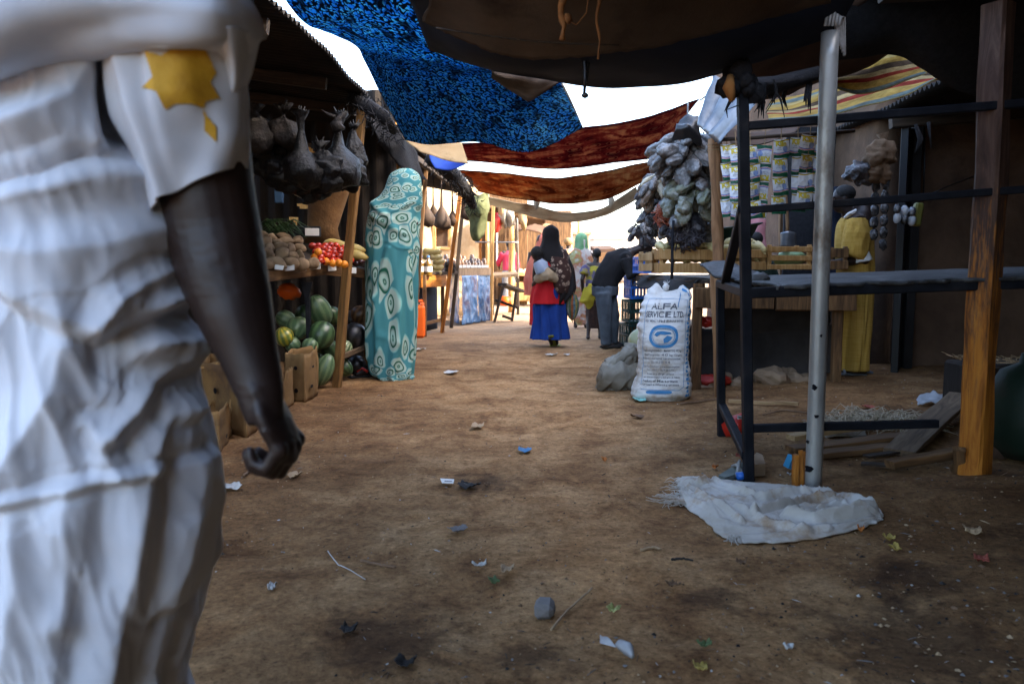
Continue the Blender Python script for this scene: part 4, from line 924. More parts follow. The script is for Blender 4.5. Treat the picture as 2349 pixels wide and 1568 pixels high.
def line(p, q, wd):
    p, q = V((*p, 0)), V((*q, 0)); n_ = V((-(q - p).y, (q - p).x, 0)).normalized() * wd / 2; vs = []; fs = []
    for i in range(13): c = p.lerp(q, i / 12); vs += [c - n_, c + n_]
    for i in range(12): fs.append((2 * i, 2 * i + 2, 2 * i + 3, 2 * i + 1))
    pe.add(on_sack(vs, 0, 0), fs, 0, False)
line((-.155, .795), (-.165, .5), .005); line((-.165, .5), (-.17, .13), .005); line((-.155, .795), (.02, .80), .004); line((.145, .785), (.16, .5), .005); line((.16, .5), (.14, .12), .005); line((.14, .12), (.10, .09), .005); line((-.165, .095), (.10, .09), .004)
line((.055, .86), (.06, .73), .006); line((.02, .80), (.145, .785), .002)
vs = []; 
for i in range(24):
    a = 2 * math.pi * i / 24; vs.append((.075 * math.copysign(abs(math.cos(a)) ** .35, math.cos(a)), .013 * math.sin(a)))
blob(-.03, .075, vs)
for i in range(25):       # border of blocky marks down the right edge
    z = .05 + i * .031; xx = .198 + (.006 if i % 2 else -.006)
    blob(xx, z, [(-.018, -.011), (.016, -.011), (.016, .011 if i % 3 else .002), (-.004, .011), (-.018, .004)])
    if i % 4 == 0: blob(xx + .03, z, [(-.008, -.012), (.01, -.012), (.01, .014), (-.008, .014)])
for (x, y, a, b) in ((.12, .865, .03, .018), (.15, .85, .03, .024), (.17, .83, .02, .02), (.10, .872, .02, .008)): blob(x, y, [(a * math.cos(t) * (1 + .3 * math.sin(3 * t + x * 40)), b * math.sin(t)) for t in [k * .52 for k in range(12)]])
build(pe, 'printed_emblem', MT['ink_blue'], sk)
kt = MB(); c = sack_pt(math.pi, 1.0); c = s0.lerp(stp, 1.0) + V((-.035, 0, .0)); kt.tube([c + V((0, 0, -.03)), c + V((0, 0, .015)), c + V((-.01, 0, .03))], [.02, .03, .012], 8, nz=.4, ns=20)
for i in range(7): kt.tube([c + V((0, 0, .02)), c + V((R.uniform(-.03, .03), R.uniform(-.02, .02), R.uniform(.03, .06)))], [.005, .001], 4)
build(kt, 'tied_ear', sm, sk)
# ---- crumpled grey sack beside it
g0 = G(1418, 893)
def lump(u, v_):
    th = u * 2 * math.pi; ph = v_ * math.pi * .5
    r_ = 1 + .22 * noise.noise(V((math.cos(th) * 1.3, math.sin(th) * 1.3, v_ * 2.0))) ; fold = abs(math.sin(v_ * 9 + 1.6 * math.sin(th + .6) + 2.0 * noise.noise(V((math.cos(th) * 2, v_ * 3, 2))))) ** .5
    k = math.cos(ph) ** .42 * (1 + .10 * (fold - .6))
    return g0 + V((.01 + .175 * k * r_ * math.cos(th) + .05 * v_ + .012 * noise.noise(V((th * 4, v_ * 9, 0))), .10 + .15 * k * r_ * math.sin(th), -.01 + .34 * math.sin(ph) ** .8 * (1 + .18 * math.cos(th + .4)) + .02 * noise.noise(V((math.cos(th) * 3, math.sin(th) * 3, 4)))))
grey_sack = M('dusty grey sacking', [(.13, .12, .095), (.21, .195, .16), (.28, .265, .22)], scale=4, rough=.9, bump=.5, bscale=60, dirt=(.16, .115, .07), dscale=3)
gs = thing('sack', g0, 'slumped dusty grey sack on the ground left of the printed sack', 'sack')
build(MB().grid(lump, 90, 50), 'body', grey_sack, gs)
fp = MB().grid(lambda u, v_: g0 + V((lerp(-.17, .16, u) + .02 * math.sin(v_ * 5), -.07 - .07 * math.sin(v_ * math.pi) - .03 * (1 - v_) + .02 * noise.noise(V((u * 5, v_ * 3, 1))), .19 - .18 * v_ + .05 * math.sin(u * 2.6) * (1 - v_) + .018 * math.sin(u * 15 + v_ * 3))), 50, 24)
build(fp, 'loose_flap', grey_sack, gs, solid=.006)
# pumpkin peeping between sacks and crates
def gourd(c, r_, ribs, m_, name, lab, cat, squash_=.85, group=None):
    n = 40; mb = MB(); vs = []; fs = []
    for i in range(15):
        ph = math.pi * i / 14
        for j in range(n):
            a = 2 * math.pi * j / n; k = 1 + .05 * math.cos(a * ribs) * math.sin(ph); vs.append(V(c) + V((r_ * k * math.sin(ph) * math.cos(a), r_ * k * math.sin(ph) * math.sin(a), r_ * squash_ * math.cos(ph))))
    for i in range(14):
        for j in range(n): fs.append((i * n + j, i * n + (j + 1) % n, (i + 1) * n + (j + 1) % n, (i + 1) * n + j))
    mb.add(vs, fs); return build(mb, name, m_, None, lab, cat, group)
g1 = G(1470, 860); gourd(g1 + V((.08, .35, .30)), .15, 9, M('pale green pumpkin', [(.25, .28, .15), (.40, .42, .28)], scale=4, rough=.4), 'pumpkin', 'pale ribbed pumpkin wedged between the printed sack and green crates', 'pumpkin')
build(MB().box(g1 + V((.08, .38, .10)), (.2, .26, .17), jit=.01), 'brick', MT['card'], None, 'brown block under the pale pumpkin behind the sacks', 'block')
# ---- under the stand
dark_sack = M('dark dusty tarpaulin', [(.022, .019, .017), (.04, .034, .031), (.06, .05, .045)], scale=2.5, rough=.9, bump=.5, bscale=14, bdist=.02)
mb = MB().grid(lambda u, v_: V((lerp(1.42, 3.0, u), lerp(6.98, 7.5, v_) + .05 * noise.noise(V((u * 6, v_ * 3, 1))), gz(lerp(1.5, 3.0, u), 6.8) + .02 + (.42 + .06 * noise.noise(V((u * 5, 1, 0)))) * sstep(0, .16, v_) * (1 - sstep(.9, 1, u)) + .012 * noise.noise(V((u * 20, v_ * 9, 3))))), 60, 26)
build(mb, 'tarp_heap', dark_sack, None, 'low heap under dark tarpaulin beneath the vegetable stand', 'heap')
mb = MB().ell(V((2.42, 7.25, .54)), (.50, .26, .32), 30, nz=.35, ns=1.6, seed=4)
build(mb, 'stuffed_sack', dark_sack, None, 'big dark stuffed sack on top of the tarpaulin heap beneath the stand', 'sack')
for i in range(5):
    p = P(1603 + i * 9, 742 - 6 * (i % 2), 6.75); build(MB().tube([p + V((-.05, 0, .02)), p, p + V((.06, .02, -.01))], [.02, .035, .012], 8, nz=.4), 'pepper_bag', MT['red_plastic'], None, 'shiny red plastic bag of peppers on the tarpaulin heap', 'bag', 'red bags under the stand')
mb = MB().ell(P(1632, 872, 6.75), (.16, .1, .05), 16, nz=.5, ns=3); build(mb, 'red_sheet', MT['red_plastic'], None, 'dark red plastic sheet low between the stones under the stand', 'sheet')
cb = thing('carton', P(1632, 668, 6.9), 'small white carton with red print in the shade under the stand board', 'carton')
build(MB().box(P(1640, 706, 6.9), (.05, .05, .10)), 'box', MT['paper'], cb); build(MB().box(P(1640, 706, 6.9) + V((0, -.027, .01)), (.028, .004, .05)), 'red_panel', MT['red_plastic'], cb)
stones = [(1618, 892, 70, 34, 6.75, 'brown stone at the foot of the printed sack, under the stand'), (1664, 880, 40, 44, 6.9, 'upright stone behind the foot of the round post'), (1702, 884, 44, 36, 6.7, 'tan stone seen between the two iron legs'), (1768, 868, 84, 50, 6.75, 'largest pale stone right of the iron upright'), (1806, 866, 50, 40, 6.95, 'grey stone behind the largest pale one'), (1838, 876, 72, 36, 6.8, 'brown flat stone left of the steel pole'), (1584, 902, 40, 24, 6.8, 'small dark stone touching the printed sack')]
for i, (x, y, wx_, hy_, d, lab) in enumerate(stones):
    k = 1830 / d; c = P(x, y, d); mb = MB().ell(c, (wx_ / 2 / k, wx_ / 2.3 / k, hy_ / 1.7 / k), 14, nz=.42, ns=1.7, seed=i * 3 + 1)
    o = build(mb, 'stone', MT['stone'], None, lab, 'stone', 'stones under the vegetable stand'); o.data.shade_flat()
    md = o.modifiers.new('b', 'BEVEL'); md.width = .008; md.segments = 2
# ---- mud house behind and right
hs = thing('mud_house', V((4.2, 7.6, 0)), 'tall dark mud plastered house with a black doorway at the right edge', 'house')
def wallgrid(a, b, z1, name='wall', z0=-.1, th=.25):
    a, b = V(a), V(b); L = (b - a).length; n_ = V((-(b - a).y, (b - a).x, 0)).normalized()
    return build(MB().grid(lambda u, v_: a.lerp(b, u) + V((0, 0, lerp(z0, z1, v_))) + n_ * .03 * noise.noise(V((u * L * 1.3, v_ * z1 * 1.3, a.x))), int(L * 8), int(z1 * 7)), name, MT['mud'], hs, solid=th)
wallgrid((3.62, 7.45, 0), (7.6, 7.45, 0), 5.2); wallgrid((3.55, 7.6, 0), (3.55, 14.0, 0), 4.6)  # height and hidden side wall shaped to keep sun off the alley
wallgrid((4.95, -7.0, 0), (4.95, 7.3, 0), 7.6); wallgrid((3.0, 8.9, 0), (3.4, 8.9, 0), 2.6)  # first one is unseen, added off frame as a tall sun blocker
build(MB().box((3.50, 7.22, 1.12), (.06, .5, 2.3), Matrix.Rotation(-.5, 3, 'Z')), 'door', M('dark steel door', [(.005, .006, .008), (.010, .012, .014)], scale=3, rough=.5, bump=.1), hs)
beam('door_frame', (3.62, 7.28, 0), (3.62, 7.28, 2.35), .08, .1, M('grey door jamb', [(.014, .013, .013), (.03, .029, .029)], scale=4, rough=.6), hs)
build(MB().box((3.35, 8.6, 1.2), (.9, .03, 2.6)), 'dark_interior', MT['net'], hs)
# hanging goods by the doorway
tn = M('tan paper bag', [(.09, .052, .026), (.14, .085, .048)], scale=7, rough=.9, bump=.8, bscale=12, bdist=.02)
mb = MB(); mb.ell(P(2021, 358, 6.5), (.10, .08, .11), 40, nz=.25, ns=2, k=26); crumple(mb, .05, 10, 3); mb.tube([P(2024, 336, 6.5), P(2027, 322, 6.5), P(2024, 306, 6.5)], [.05, .022, .05], 16, nz=.5, ns=12); mb2 = MB(); mb2.ell(P(2016, 398, 6.5), (.075, .06, .07), 36, nz=.3, ns=2, seed=5, k=24); crumple(mb2, .05, 13, 6); mb.add(mb2.v, mb2.f)
build(mb, 'paper_bag', tn, None, 'crumpled tan bag hanging in the dark doorway above the person in yellow', 'bag')
mb = MB().ell(P(1972, 396, 6.55), (.09, .06, .08), 34, nz=.4, ns=2, seed=8, k=22); build(crumple(mb, .06, 12, 4), 'plastic_bag', bag_m['dark'], None, 'dark wispy plastic bag hanging left of the tan one', 'bag')
silver = M('silver sachet foil', [(.02, .02, .022), (.07, .07, .075), (.3, .3, .31)], scale=22, rough=.25, metal=.6, bump=1.0, bscale=18, bdist=.02)
for i, (x, y, n, lab) in enumerate(((2010, 412, 5, 'left strip of dark silver foil sachets behind the person in yellow'), (2032, 408, 6, 'right strip of dark silver foil sachets behind the person in yellow'))):
    tl = thing('foil_strip', P(x, y, 6.6), lab, 'sachet strip', 'foil sachet strips'); c = wloc(tl)
    for k in range(n): build(MB().ell(c + V((0, 0, -.05 - .098 * k)), (.036, .012, .047), 10, nz=.4, ns=3, seed=k + i * 7), 'sachet', silver, tl)
pk = thing('plastic_pack', P(2080, 455, 6.6), 'clear shrink wrapped pack with olive end hanging on the mud wall', 'pack')
for r_ in range(2):
    for c_ in range(3): build(MB().ell(P(2058 + c_ * 17, 480 + r_ * 20 + c_ * 3, 6.55), (.03, .035, .042), 10, nz=.2), 'bottle', MT['plastic_clear'] if (r_ + c_) % 2 else silver, pk)
build(MB().box(P(2104, 492, 6.58), (.07, .07, .19), Matrix.Rotation(.12, 3, 'Y'), ch=.015), 'olive_end', M('olive wrap', [(.10, .095, .02), (.14, .13, .03)], rough=.4), pk)
build(MB().tube([P(2120, 290, 7.3), P(2121, 380, 7.2), P(2118, 452, 7.2)], .008, 5).tube([P(2118, 452, 7.2), P(2180, 425, 7.2), P(2258, 395, 7.25)], .006, 5), 'wall_cable', MT['black'], None, 'thin black cable slung across the mud wall', 'cable')
build(MB().tube([P(2100, 285, 5), P(2112, 320, 5), P(2100, 350, 5)], [.01, .02, .004], 6).tube([P(2130, 280, 5), P(2136, 340, 5)], [.012, .004], 6), 'hanging_strip', MT['net'], None, 'dark ragged strip dangling in front of the mud wall', 'strip')
# ================================================================== LEFT SIDE
# ---- fruit stall
fs_ = thing('fruit_stall', V((-1.8, 6.9, 0)), 'wooden fruit stall table heaped with yams and tomatoes, melons piled beneath', 'stall')
F = [P(330, 652, 4.9), P(600, 634, 6.1), P(746, 619, 7.0), P(845, 628, 7.45)]
for a, b in zip(F, F[1:]):
    beam('front_board', a, b, .035, .085, MT['wood_brown'], fs_, jit=.006)
def shelf(u, v_):
    p = crow(F, u); return p + V((-1.1 * v_, .25 * v_, .035 + .30 * v_))
build(MB().grid(shelf, 30, 10), 'tabletop', MT['wood_dark'], fs_, solid=.02)
gl = P(705, 655, 6.75)
beam('leg', gzp(gl.x, gl.y, -.03), gl, .04, .04, MT['iron'], fs_)
beam('leg', gzp(F[1].x - .2, F[1].y, -.03), F[1] + V((-.2, 0, 0)), .05, .05, MT['wood_dark'], fs_)
beam('leg', gzp(F[3].x - .05, F[3].y + .1, -.03), F[3] + V((-.05, .1, 0)), .05, .05, MT['wood_brown'], fs_)
beam('leg', gzp(F[0].x, F[0].y, -.03), F[0], .05, .05, MT['wood_dark'], fs_)
build(MB().prism([gl + V((-.05, -.03, .03)), gl + V((.05, -.03, .03)), gl + V((.0, -.03, -.16))], (0, .01, 0)), 'gusset', MT['iron'], fs_)
lb = G(770, 886); lp = thing('wooden_post', lb, 'leaning squared wooden post at the corner of the fruit stall, beside the turquoise wrap', 'post')
beam('shaft', lb - V((0, 0, .06)), P(831, 246, 7.0), .075, .055, wood('fruit stall post wood', (.07, .033, .010), (.17, .082, .022), (.26, .135, .04)), lp, roll=.5, jit=.005, nseg=18)
beam('low_rail', P(776, 822, 6.95), P(836, 796, 7.4), .03, .045, MT['wood_grey'], fs_)
yam_m = M('yam skin', [(.10, .062, .034), (.19, .125, .072), (.28, .20, .12)], scale=9, rough=.85, bump=.6, bscale=30)
def yam(k):
    mb = MB(); mb.tube([V((.012 * math.sin(t * 4 + k), .01 * math.cos(t * 3 + k), (t - .5) * .15)) for t in [i / 8 for i in range(9)]], [.012, .030, .042, .047, .046, .042, .034, .022, .006], 12, nz=.25, ns=14); return mb
yp = [build(yam(k * 1.7), 'yam', yam_m, None, 'brown yam in the heap on the fruit stall', 'yam', 'yams heaped on the fruit stall', loc=(0, 0, 0)) for k in range(4)]
n = 0
for r_, (y, d, xa, xb) in enumerate(((604, 6.28, 590, 722), (588, 6.42, 582, 718), (572, 6.56, 588, 712), (557, 6.70, 594, 700), (546, 6.8, 600, 680))):
    x = xa + 10 * (r_ % 2)
    while x < xb:
        o = yp[n] if n < 4 else dup(yp[n % 4], kids={})
        o.location = P(x + R.uniform(-5, 5), y + R.uniform(-4, 4), d + (x - 640) * .004); o.rotation_euler = (R.uniform(.9, 2.2), R.uniform(-.5, .5), R.uniform(-1.4, 1.4)); s_ = R.uniform(.85, 1.15); o.scale = (s_,) * 3
        x += R.uniform(22, 29); n += 1
tom_m = M('tomato skin', [(.30, .012, .006), (.42, .022, .008), (.5, .05, .012)], scale=4, rough=.25, spec=.6, bump=0)
org_m = M('orange peel', [(.62, .17, .012), (.75, .26, .02)], scale=4, rough=.4, bump=.2, bscale=90)
tm = build(MB().ell((0, 0, 0), (.034, .034, .028), 14), 'tomato', tom_m, None, 'red tomato in the heap on the fruit stall', 'tomato', 'tomatoes heaped on the fruit stall', loc=(0, 0, 0))
om = build(MB().ell((0, 0, 0), (.034, .034, .033), 14), 'orange', org_m, None, 'orange in front of the tomatoes on the fruit stall', 'orange', 'oranges on the fruit stall', loc=(0, 0, 0))
n = 0
for r_, y in enumerate((598, 588, 579, 571, 564)):
    x = 734 + 6 * (r_ % 2) - 4 * r_
    while x < 806 - 3 * r_:
        o = tm if n == 0 else dup(tm, kids={}); o.location = P(x + R.uniform(-2, 2), y + R.uniform(-2, 2), 6.85 + r_ * .06 + (x - 760) * .004); o.rotation_euler = (R.uniform(-.5, .5), R.uniform(-.5, .5), 0); n += 1; x += R.uniform(12, 15)
for i, (x, y) in enumerate(((748, 600), (764, 604), (778, 603), (722, 590), (730, 578), (790, 606))):
    o = om if i == 0 else dup(om, kids={}); o.location = P(x, y, 6.8)
sqm = M('mottled yellow gourd', [(.30, .20, .04), (.42, .30, .09), (.3, .26, .1)], scale=6, rough=.45)
for i, (x, y, d, L, lab) in enumerate(((772, 562, 7.2, .26, 'long yellow gourd lying behind the tomatoes'), (814, 572, 7.25, .2, 'yellow gourd right of the leaning stall post'), (822, 588, 7.2, .18, 'greenish yellow gourd beside the turquoise wrap'))):
    c = P(x, y, d); build(MB().tube([c + V(((t - .5) * L, 0, .01 * math.sin(t * 5))) for t in [k / 8 for k in range(9)]], [.01, .035, .045, .048, .045, .042, .036, .026, .008], 12, nz=.12), 'gourd', sqm, None, lab, 'gourd')
for i, (x, y) in enumerate(((806, 600), (818, 604), (828, 600))):
    build(MB().ell(P(x, y, 7.2), (.04, .04, .03), 12), 'aubergine', M('dark fruit skin', [(.02, .006, .008), (.05, .012, .012)], rough=.2, spec=.6), None, 'dark purple fruit right of the leaning stall post', 'aubergine', 'dark fruit on the stall corner')
for i, (x, y, w_, h_, lab) in enumerate(((640, 613, 20, 10, 'leftmost white price card below the yams'), (664, 614, 22, 13, 'crumpled white price card below the yams'), (698, 612, 13, 17, 'narrow tilted white price card under the yams'), (722, 610, 28, 15, 'widest white price card, between yams and oranges'), (762, 615, 20, 13, 'white price card below the oranges'), (794, 617, 16, 13, 'white price card left of the leaning stall post'), (812, 620, 12, 15, 'white price card right of the leaning stall post'))):
    c = P(x, y, 6.2 + (x - 640) * .0055); k = 6.3 / 1830
    build(MB().box(c, (w_ * k, .004, h_ * k), Euler((R.uniform(-.35, 0), R.uniform(-.12, .12), R.uniform(-.3, .5))).to_matrix(), jit=.002), 'price_card', MT['paper'], None, lab, 'price card', 'price cards on the fruit stall')
wb = thing('weighing_box', P(700, 540, 7.1), 'dark scale box with a pale label behind the yams', 'scale')
build(MB().box(P(706, 531, 7.1), (.22, .12, .09), Matrix.Rotation(.15, 3, 'Z')), 'body', MT['iron'], wb); build(MB().box(P(716, 532, 7.02), (.12, .004, .065), Matrix.Rotation(.15, 3, 'Z')), 'label_plate', MT['paper'], wb)
leafm = M('leek leaves', [(.012, .03, .008), (.035, .075, .02), (.10, .14, .06)], scale=14, rough=.5)
mb = MB()
for i in range(40):
    p = P(R.uniform(590, 650), R.uniform(515, 540), 6.9); a = R.uniform(-.7, .5); L = R.uniform(.12, .3); mb.tube([p, p + V((L * .5 * math.cos(a), -.03, .05)), p + V((L * math.cos(a), -.05, L * math.sin(a) * .5))], [.012, .011, .003], 5, ry=.3)
build(mb, 'leeks', leafm, None, 'bunch of green leek leaves behind the yams', 'leeks')
mb = MB().tube([P(740, 560, 7.6), P(742, 520, 7.6), P(748, 470, 7.6), P(754, 435, 7.6), P(756, 410, 7.6)], [.17, .14, .17, .2, .19], 20, nz=.18, ns=5)
build(mb, 'clay_pillar', M('ochre clay pillar', [(.10, .05, .02), (.19, .095, .036), (.27, .15, .06)], scale=4, rough=.95, bump=.8, bscale=12, bdist=.02), None, 'ochre clay pillar at the back of the fruit stall', 'pillar')
build(patch([[(668, 412, 6.9), (692, 406, 6.9), (716, 416, 6.9)], [(672, 432, 6.86), (694, 432, 6.84), (716, 436, 6.88)], [(676, 448, 6.9), (698, 456, 6.9), (714, 456, 6.9)]], 10, 10, .015, 6), 'snack_packet', M('white and yellow packet', [(.5, .5, .46), (.62, .6, .5), (.6, .45, .03)], scale=5, rough=.35), None, 'white and yellow packet hanging under the black bags', 'packet', solid=.02)
build(MB().box(P(640, 440, 6.9), (.07, .05, .19), ch=.006), 'blue_carton', M('faded blue carton', [(.02, .05, .11), (.03, .08, .16)], rough=.6), None, 'narrow dark blue carton hanging beside the dark sleeve', 'carton')
build(MB().box(P(566, 400, 6.9), (.07, .05, .18), ch=.006), 'orange_carton', M('ochre carton', [(.45, .22, .05), (.5, .27, .08)], rough=.6), None, 'narrow ochre carton next to the robe sleeve', 'carton')
# black bags hanging from the purlin
def hang_bag(c, top, r_, h_, seed):
    mb = MB(); neck = c + V((0, 0, h_ * .9)); mid = neck.lerp(top, .5)
    mb.tube([c + V((0, 0, -h_)), c + V((.01, 0, -h_ * .8)), c + V((.01, 0, -h_ * .5)), c + V((0, 0, -h_ * .2)), c + V((0, 0, h_ * .1)), c + V((0, 0, h_ * .4)), neck, mid, top - V((0, 0, .04)), top], [r_ * .3, r_ * .85, r_ * .97, r_, r_ * .92, r_ * .75, r_ * .22, r_ * .12, r_ * .2, r_ * .42], 34, nz=.35, ns=9); crumple(mb, .045, 8.5, seed)
    for k in range(7): mb.tube([top - V((0, 0, .03)), top + V((R.uniform(-.05, .05), R.uniform(-.04, .04), R.uniform(.02, .06)))], [.012, .003], 5)
    return mb
bagblk = M('black bin bag', [(.003, .003, .003), (.007, .006, .007), (.02, .02, .022)], scale=10, rough=.45, bump=1.0, bscale=24, spec=.25, bdist=.02, lo=.4, hi=.85)
bagsm = M('smoky wispy bag', [(.006, .005, .005), (.018, .015, .014), (.05, .042, .038)], scale=10, rough=.6, bump=1.0, bscale=24, spec=.15, bdist=.02)
for i, (x, y, xt, yt, r_, h_, d, m_, lab) in enumerate(((584, 305, 584, 246, .12, .13, 6.0, 'b', 'black bag hanging nearest the robe sleeve'), (652, 300, 650, 244, .12, .12, 6.1, 'b', 'black bag hanging second from the robe sleeve'), (694, 385, 690, 262, .13, .13, 5.9, 'k', 'long necked black bag hanging lowest in the middle'), (776, 380, 780, 264, .15, .15, 6.1, 'k', 'big black bag with a tall pale knotted neck next to the stall post'), (560, 350, 570, 290, .12, .14, 6.3, 'k', 'shadowed black bag half behind the robe sleeve'), (622, 370, 622, 300, .14, .14, 6.3, 'k', 'black bag in the back row between the first two'), (736, 405, 734, 330, .12, .11, 6.4, 'k', 'black bag hanging behind the two long necked ones'), (812, 350, 812, 290, .08, .14, 6.6, 'k', 'black bag just right of the stall post'))):
    build(hang_bag(P(x, y, d), P(xt, yt, d), r_, h_, i), 'hanging_bag', bagsm if m_ == 'b' else bagblk, None, lab, 'bag', 'black bags hanging in the fruit stall', loc=P(x, y, d))
for i, (x, y, d, r_) in enumerate(((556, 318, 6.15, .13), (606, 336, 6.2, .14), (640, 372, 6.25, .13), (664, 398, 6.3, .14), (716, 396, 6.2, .13), (745, 396, 6.0, .13), (800, 400, 6.4, .11), (720, 418, 6.35, .13), (584, 372, 6.4, .12))):
    build(crumple(MB().ell(P(x, y, d), (r_, r_ * .8, r_ * .95), 36, nz=.4, ns=2, seed=i, k=24), .07, 8, i), 'hanging_bag', bagblk, None, 'bulky black bag in the low dark mass hanging behind the long necked ones', 'bag', 'bulky black bags at the back of the fruit stall')
mb = MB(); mb.tube([P(770, 268, 6.05), P(752, 262, 6.05), P(738, 252, 6.05)], [.02, .012, .003], 5); mb.tube([P(778, 300, 6.0), P(770, 284, 6.0), P(780, 268, 6.0), P(792, 258, 6.0)], [.05, .045, .02, .004], 8, nz=.5)
build(mb, 'bag_knot', bagsm, None, 'pale wispy knot of plastic tied over the big black bag', 'knot')
# partition and side wall of the stall, with ragged gaps showing the sunny yard
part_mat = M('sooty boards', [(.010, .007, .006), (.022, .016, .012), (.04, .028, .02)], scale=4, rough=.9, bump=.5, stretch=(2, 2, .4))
pw = thing('stall_partition', V((-2.9, 8.7, 0)), 'sooty board partition closing the back of the fruit stall, with ragged gaps', 'partition')
def gap(x, z):
    for (px, py, rx_, ry_) in ((704, 350, 22, 17), (660, 340, 15, 12), (548, 284, 16, 10), (694, 472, 14, 6), (676, 505, 12, 9), (716, 372, 12, 14), (800, 418, 8, 10)):
        c = P(px, py, 8.7); k = 8.7 / 1830; q = ((x - c.x) / (rx_ * k)) ** 2 + ((z - c.z) / (ry_ * k)) ** 2
        if q < 1 + .9 * noise.noise(V((x * 16, z * 16, 0))): return True
    return False
mb = MB(); nx_, nz_ = 150, 100; x0, x1, z1 = -4.6, -1.25, 2.9; idx = {}
for j in range(nz_ + 1):
    for i in range(nx_ + 1):
        x, z = lerp(x0, x1, i / nx_), lerp(0, z1, j / nz_); mb.v.append(V((x, 8.7 + .02 * math.sin(x * 40), z))); mb.uv.append((0, 0))
for j in range(nz_):
    for i in range(nx_):
        x, z = lerp(x0, x1, (i + .5) / nx_), lerp(0, z1, (j + .5) / nz_)
        if not gap(x, z): a = j * (nx_ + 1) + i; mb.f.append((a, a + 1, a + nx_ + 2, a + nx_ + 1)); mb.m.append(0); mb.sm.append(False)
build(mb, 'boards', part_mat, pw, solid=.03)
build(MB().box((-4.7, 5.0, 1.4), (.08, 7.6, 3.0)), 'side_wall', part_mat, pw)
# ---- melons
mel = {}
def melon_mat(name, a, b, c):
    m, t, bs, out = newmat(name); co = coords(t, 'Object', (1, 1, 1), False); se = nd(t, 'ShaderNodeSeparateXYZ'); t.links.new(co, se.inputs[0])
    an = math_(t, 'ARCTAN2', se.outputs[1], se.outputs[0]); n_ = nd(t, 'ShaderNodeTexNoise', i_Scale=14, i_Detail=4); t.links.new(co, n_.inputs['Vector'])
    s_ = math_(t, 'SINE', math_(t, 'ADD', math_(t, 'MULTIPLY', an, 10), math_(t, 'MULTIPLY', n_.outputs[0], 6)))
    cc = ramp(t, math_(t, 'ADD', math_(t, 'MULTIPLY', s_, .5), .5), [(.2, a), (.6, b), (.9, c)]).outputs[0]
    finish(t, bs, out, cc, .35, n_.outputs[0], .1, .01, spec=.5); return m
mm = [melon_mat('dark striped melon', (.018, .042, .016), (.034, .070, .026), (.06, .11, .042)), melon_mat('grey green melon', (.055, .105, .048), (.09, .15, .07), (.14, .2, .10)), melon_mat('yellowing melon', (.10, .14, .03), (.22, .24, .05), (.45, .34, .03)), melon_mat('pale striped gourd', (.05, .10, .04), (.25, .30, .15), (.42, .45, .28)), melon_mat('blackish pumpkin', (.008, .008, .008), (.016, .015, .016), (.035, .03, .03)), melon_mat('brown pumpkin', (.05, .02, .008), (.10, .045, .018), (.16, .08, .03))]
proto = build(MB().ell((0, 0, 0), (1, 1, 1), 32, nz=.05, ns=1.5), 'watermelon', mm[0], None, 'x', 'watermelon', loc=(0, 0, 0))
for i, (x, y, r_, el_, tilt, k, d, lab) in enumerate((
    (738, 768, 31, 1.06, .3, 0, 6.8, 'dark green striped watermelon right of the iron leg, biggest in the pile'), (733, 712, 27, 1.45, -.5, 1, 7.0, 'long grey green watermelon on top of the pile right of the iron leg'), (684, 752, 27, 1.0, .5, 1, 6.85, 'round green watermelon just left of the iron leg'), (655, 732, 21, 1.1, 1.1, 1, 6.95, 'smaller green watermelon behind the round one left of the iron leg'), (652, 772, 22, 1.05, .4, 2, 6.7, 'yellowing green watermelon partly behind the forearm'),
    (762, 724, 20, 1.2, .3, 0, 7.3, 'dark watermelon deep in the pile beside the leaning post'), (744, 848, 22, 1.75, .25, 1, 6.75, 'long pale green watermelon standing on the ground by the carton'), (728, 838, 20, 1.5, .1, 0, 6.85, 'dark watermelon between the carton and the long pale one'), (712, 793, 19, 1.0, .2, 1, 6.7, 'small green watermelon behind the rim of the carton'), (700, 725, 24, 1.1, .2, 0, 7.3, 'shadowed watermelon behind the iron leg'), (752, 800, 24, 1.1, .7, 0, 7.0, 'shadowed watermelon above the long pale one'), (672, 790, 18, 1.1, .7, 1, 6.75, 'small green watermelon below the yellowing one'),
    (790, 800, 18, 1.15, .6, 3, 7.2, 'pale striped gourd on the low rail behind the leaning post'), (812, 772, 30, 1.1, .2, 4, 7.4, 'shiny blackish pumpkin beside the turquoise wrap'), (826, 722, 22, 1.0, .2, 5, 7.6, 'brown pumpkin above the blackish one'), (788, 842, 20, 1.2, .8, 0, 7.2, 'dark green melon on the ground behind the leaning post'), (818, 838, 22, 1.1, .3, 4, 7.5, 'black pumpkin on the ground beside the turquoise wrap'), (806, 735, 22, 1.1, .4, 4, 7.7, 'black pumpkin right behind the leaning post'))):
    o = proto if i == 0 else dup(proto, kids={}); rr_ = r_ * d / 1830
    if i: o.data = o.data if k == 0 else o.data.copy()
    if k: o.data.materials[0] = mm[k]
    o['label'] = lab; o['category'] = 'pumpkin' if k > 3 else ('gourd' if k == 3 else 'watermelon')
    if k >= 4: o.name = 'pumpkin'
    if k == 3: o.name = 'striped_gourd'
    o['group'] = 'melons and pumpkins under the fruit stall'
    o.location = P(x, y, d); o.scale = (rr_, rr_, rr_ * el_); o.rotation_euler = (.3 * (i % 3) - .3, tilt, i)
build(MB().ell(P(663, 668, 7.0), (.10, .08, .07), 12, nz=.4), 'orange_bag', MT['orange_plastic'], None, 'crumpled orange bag tucked under the fruit stall table', 'bag')
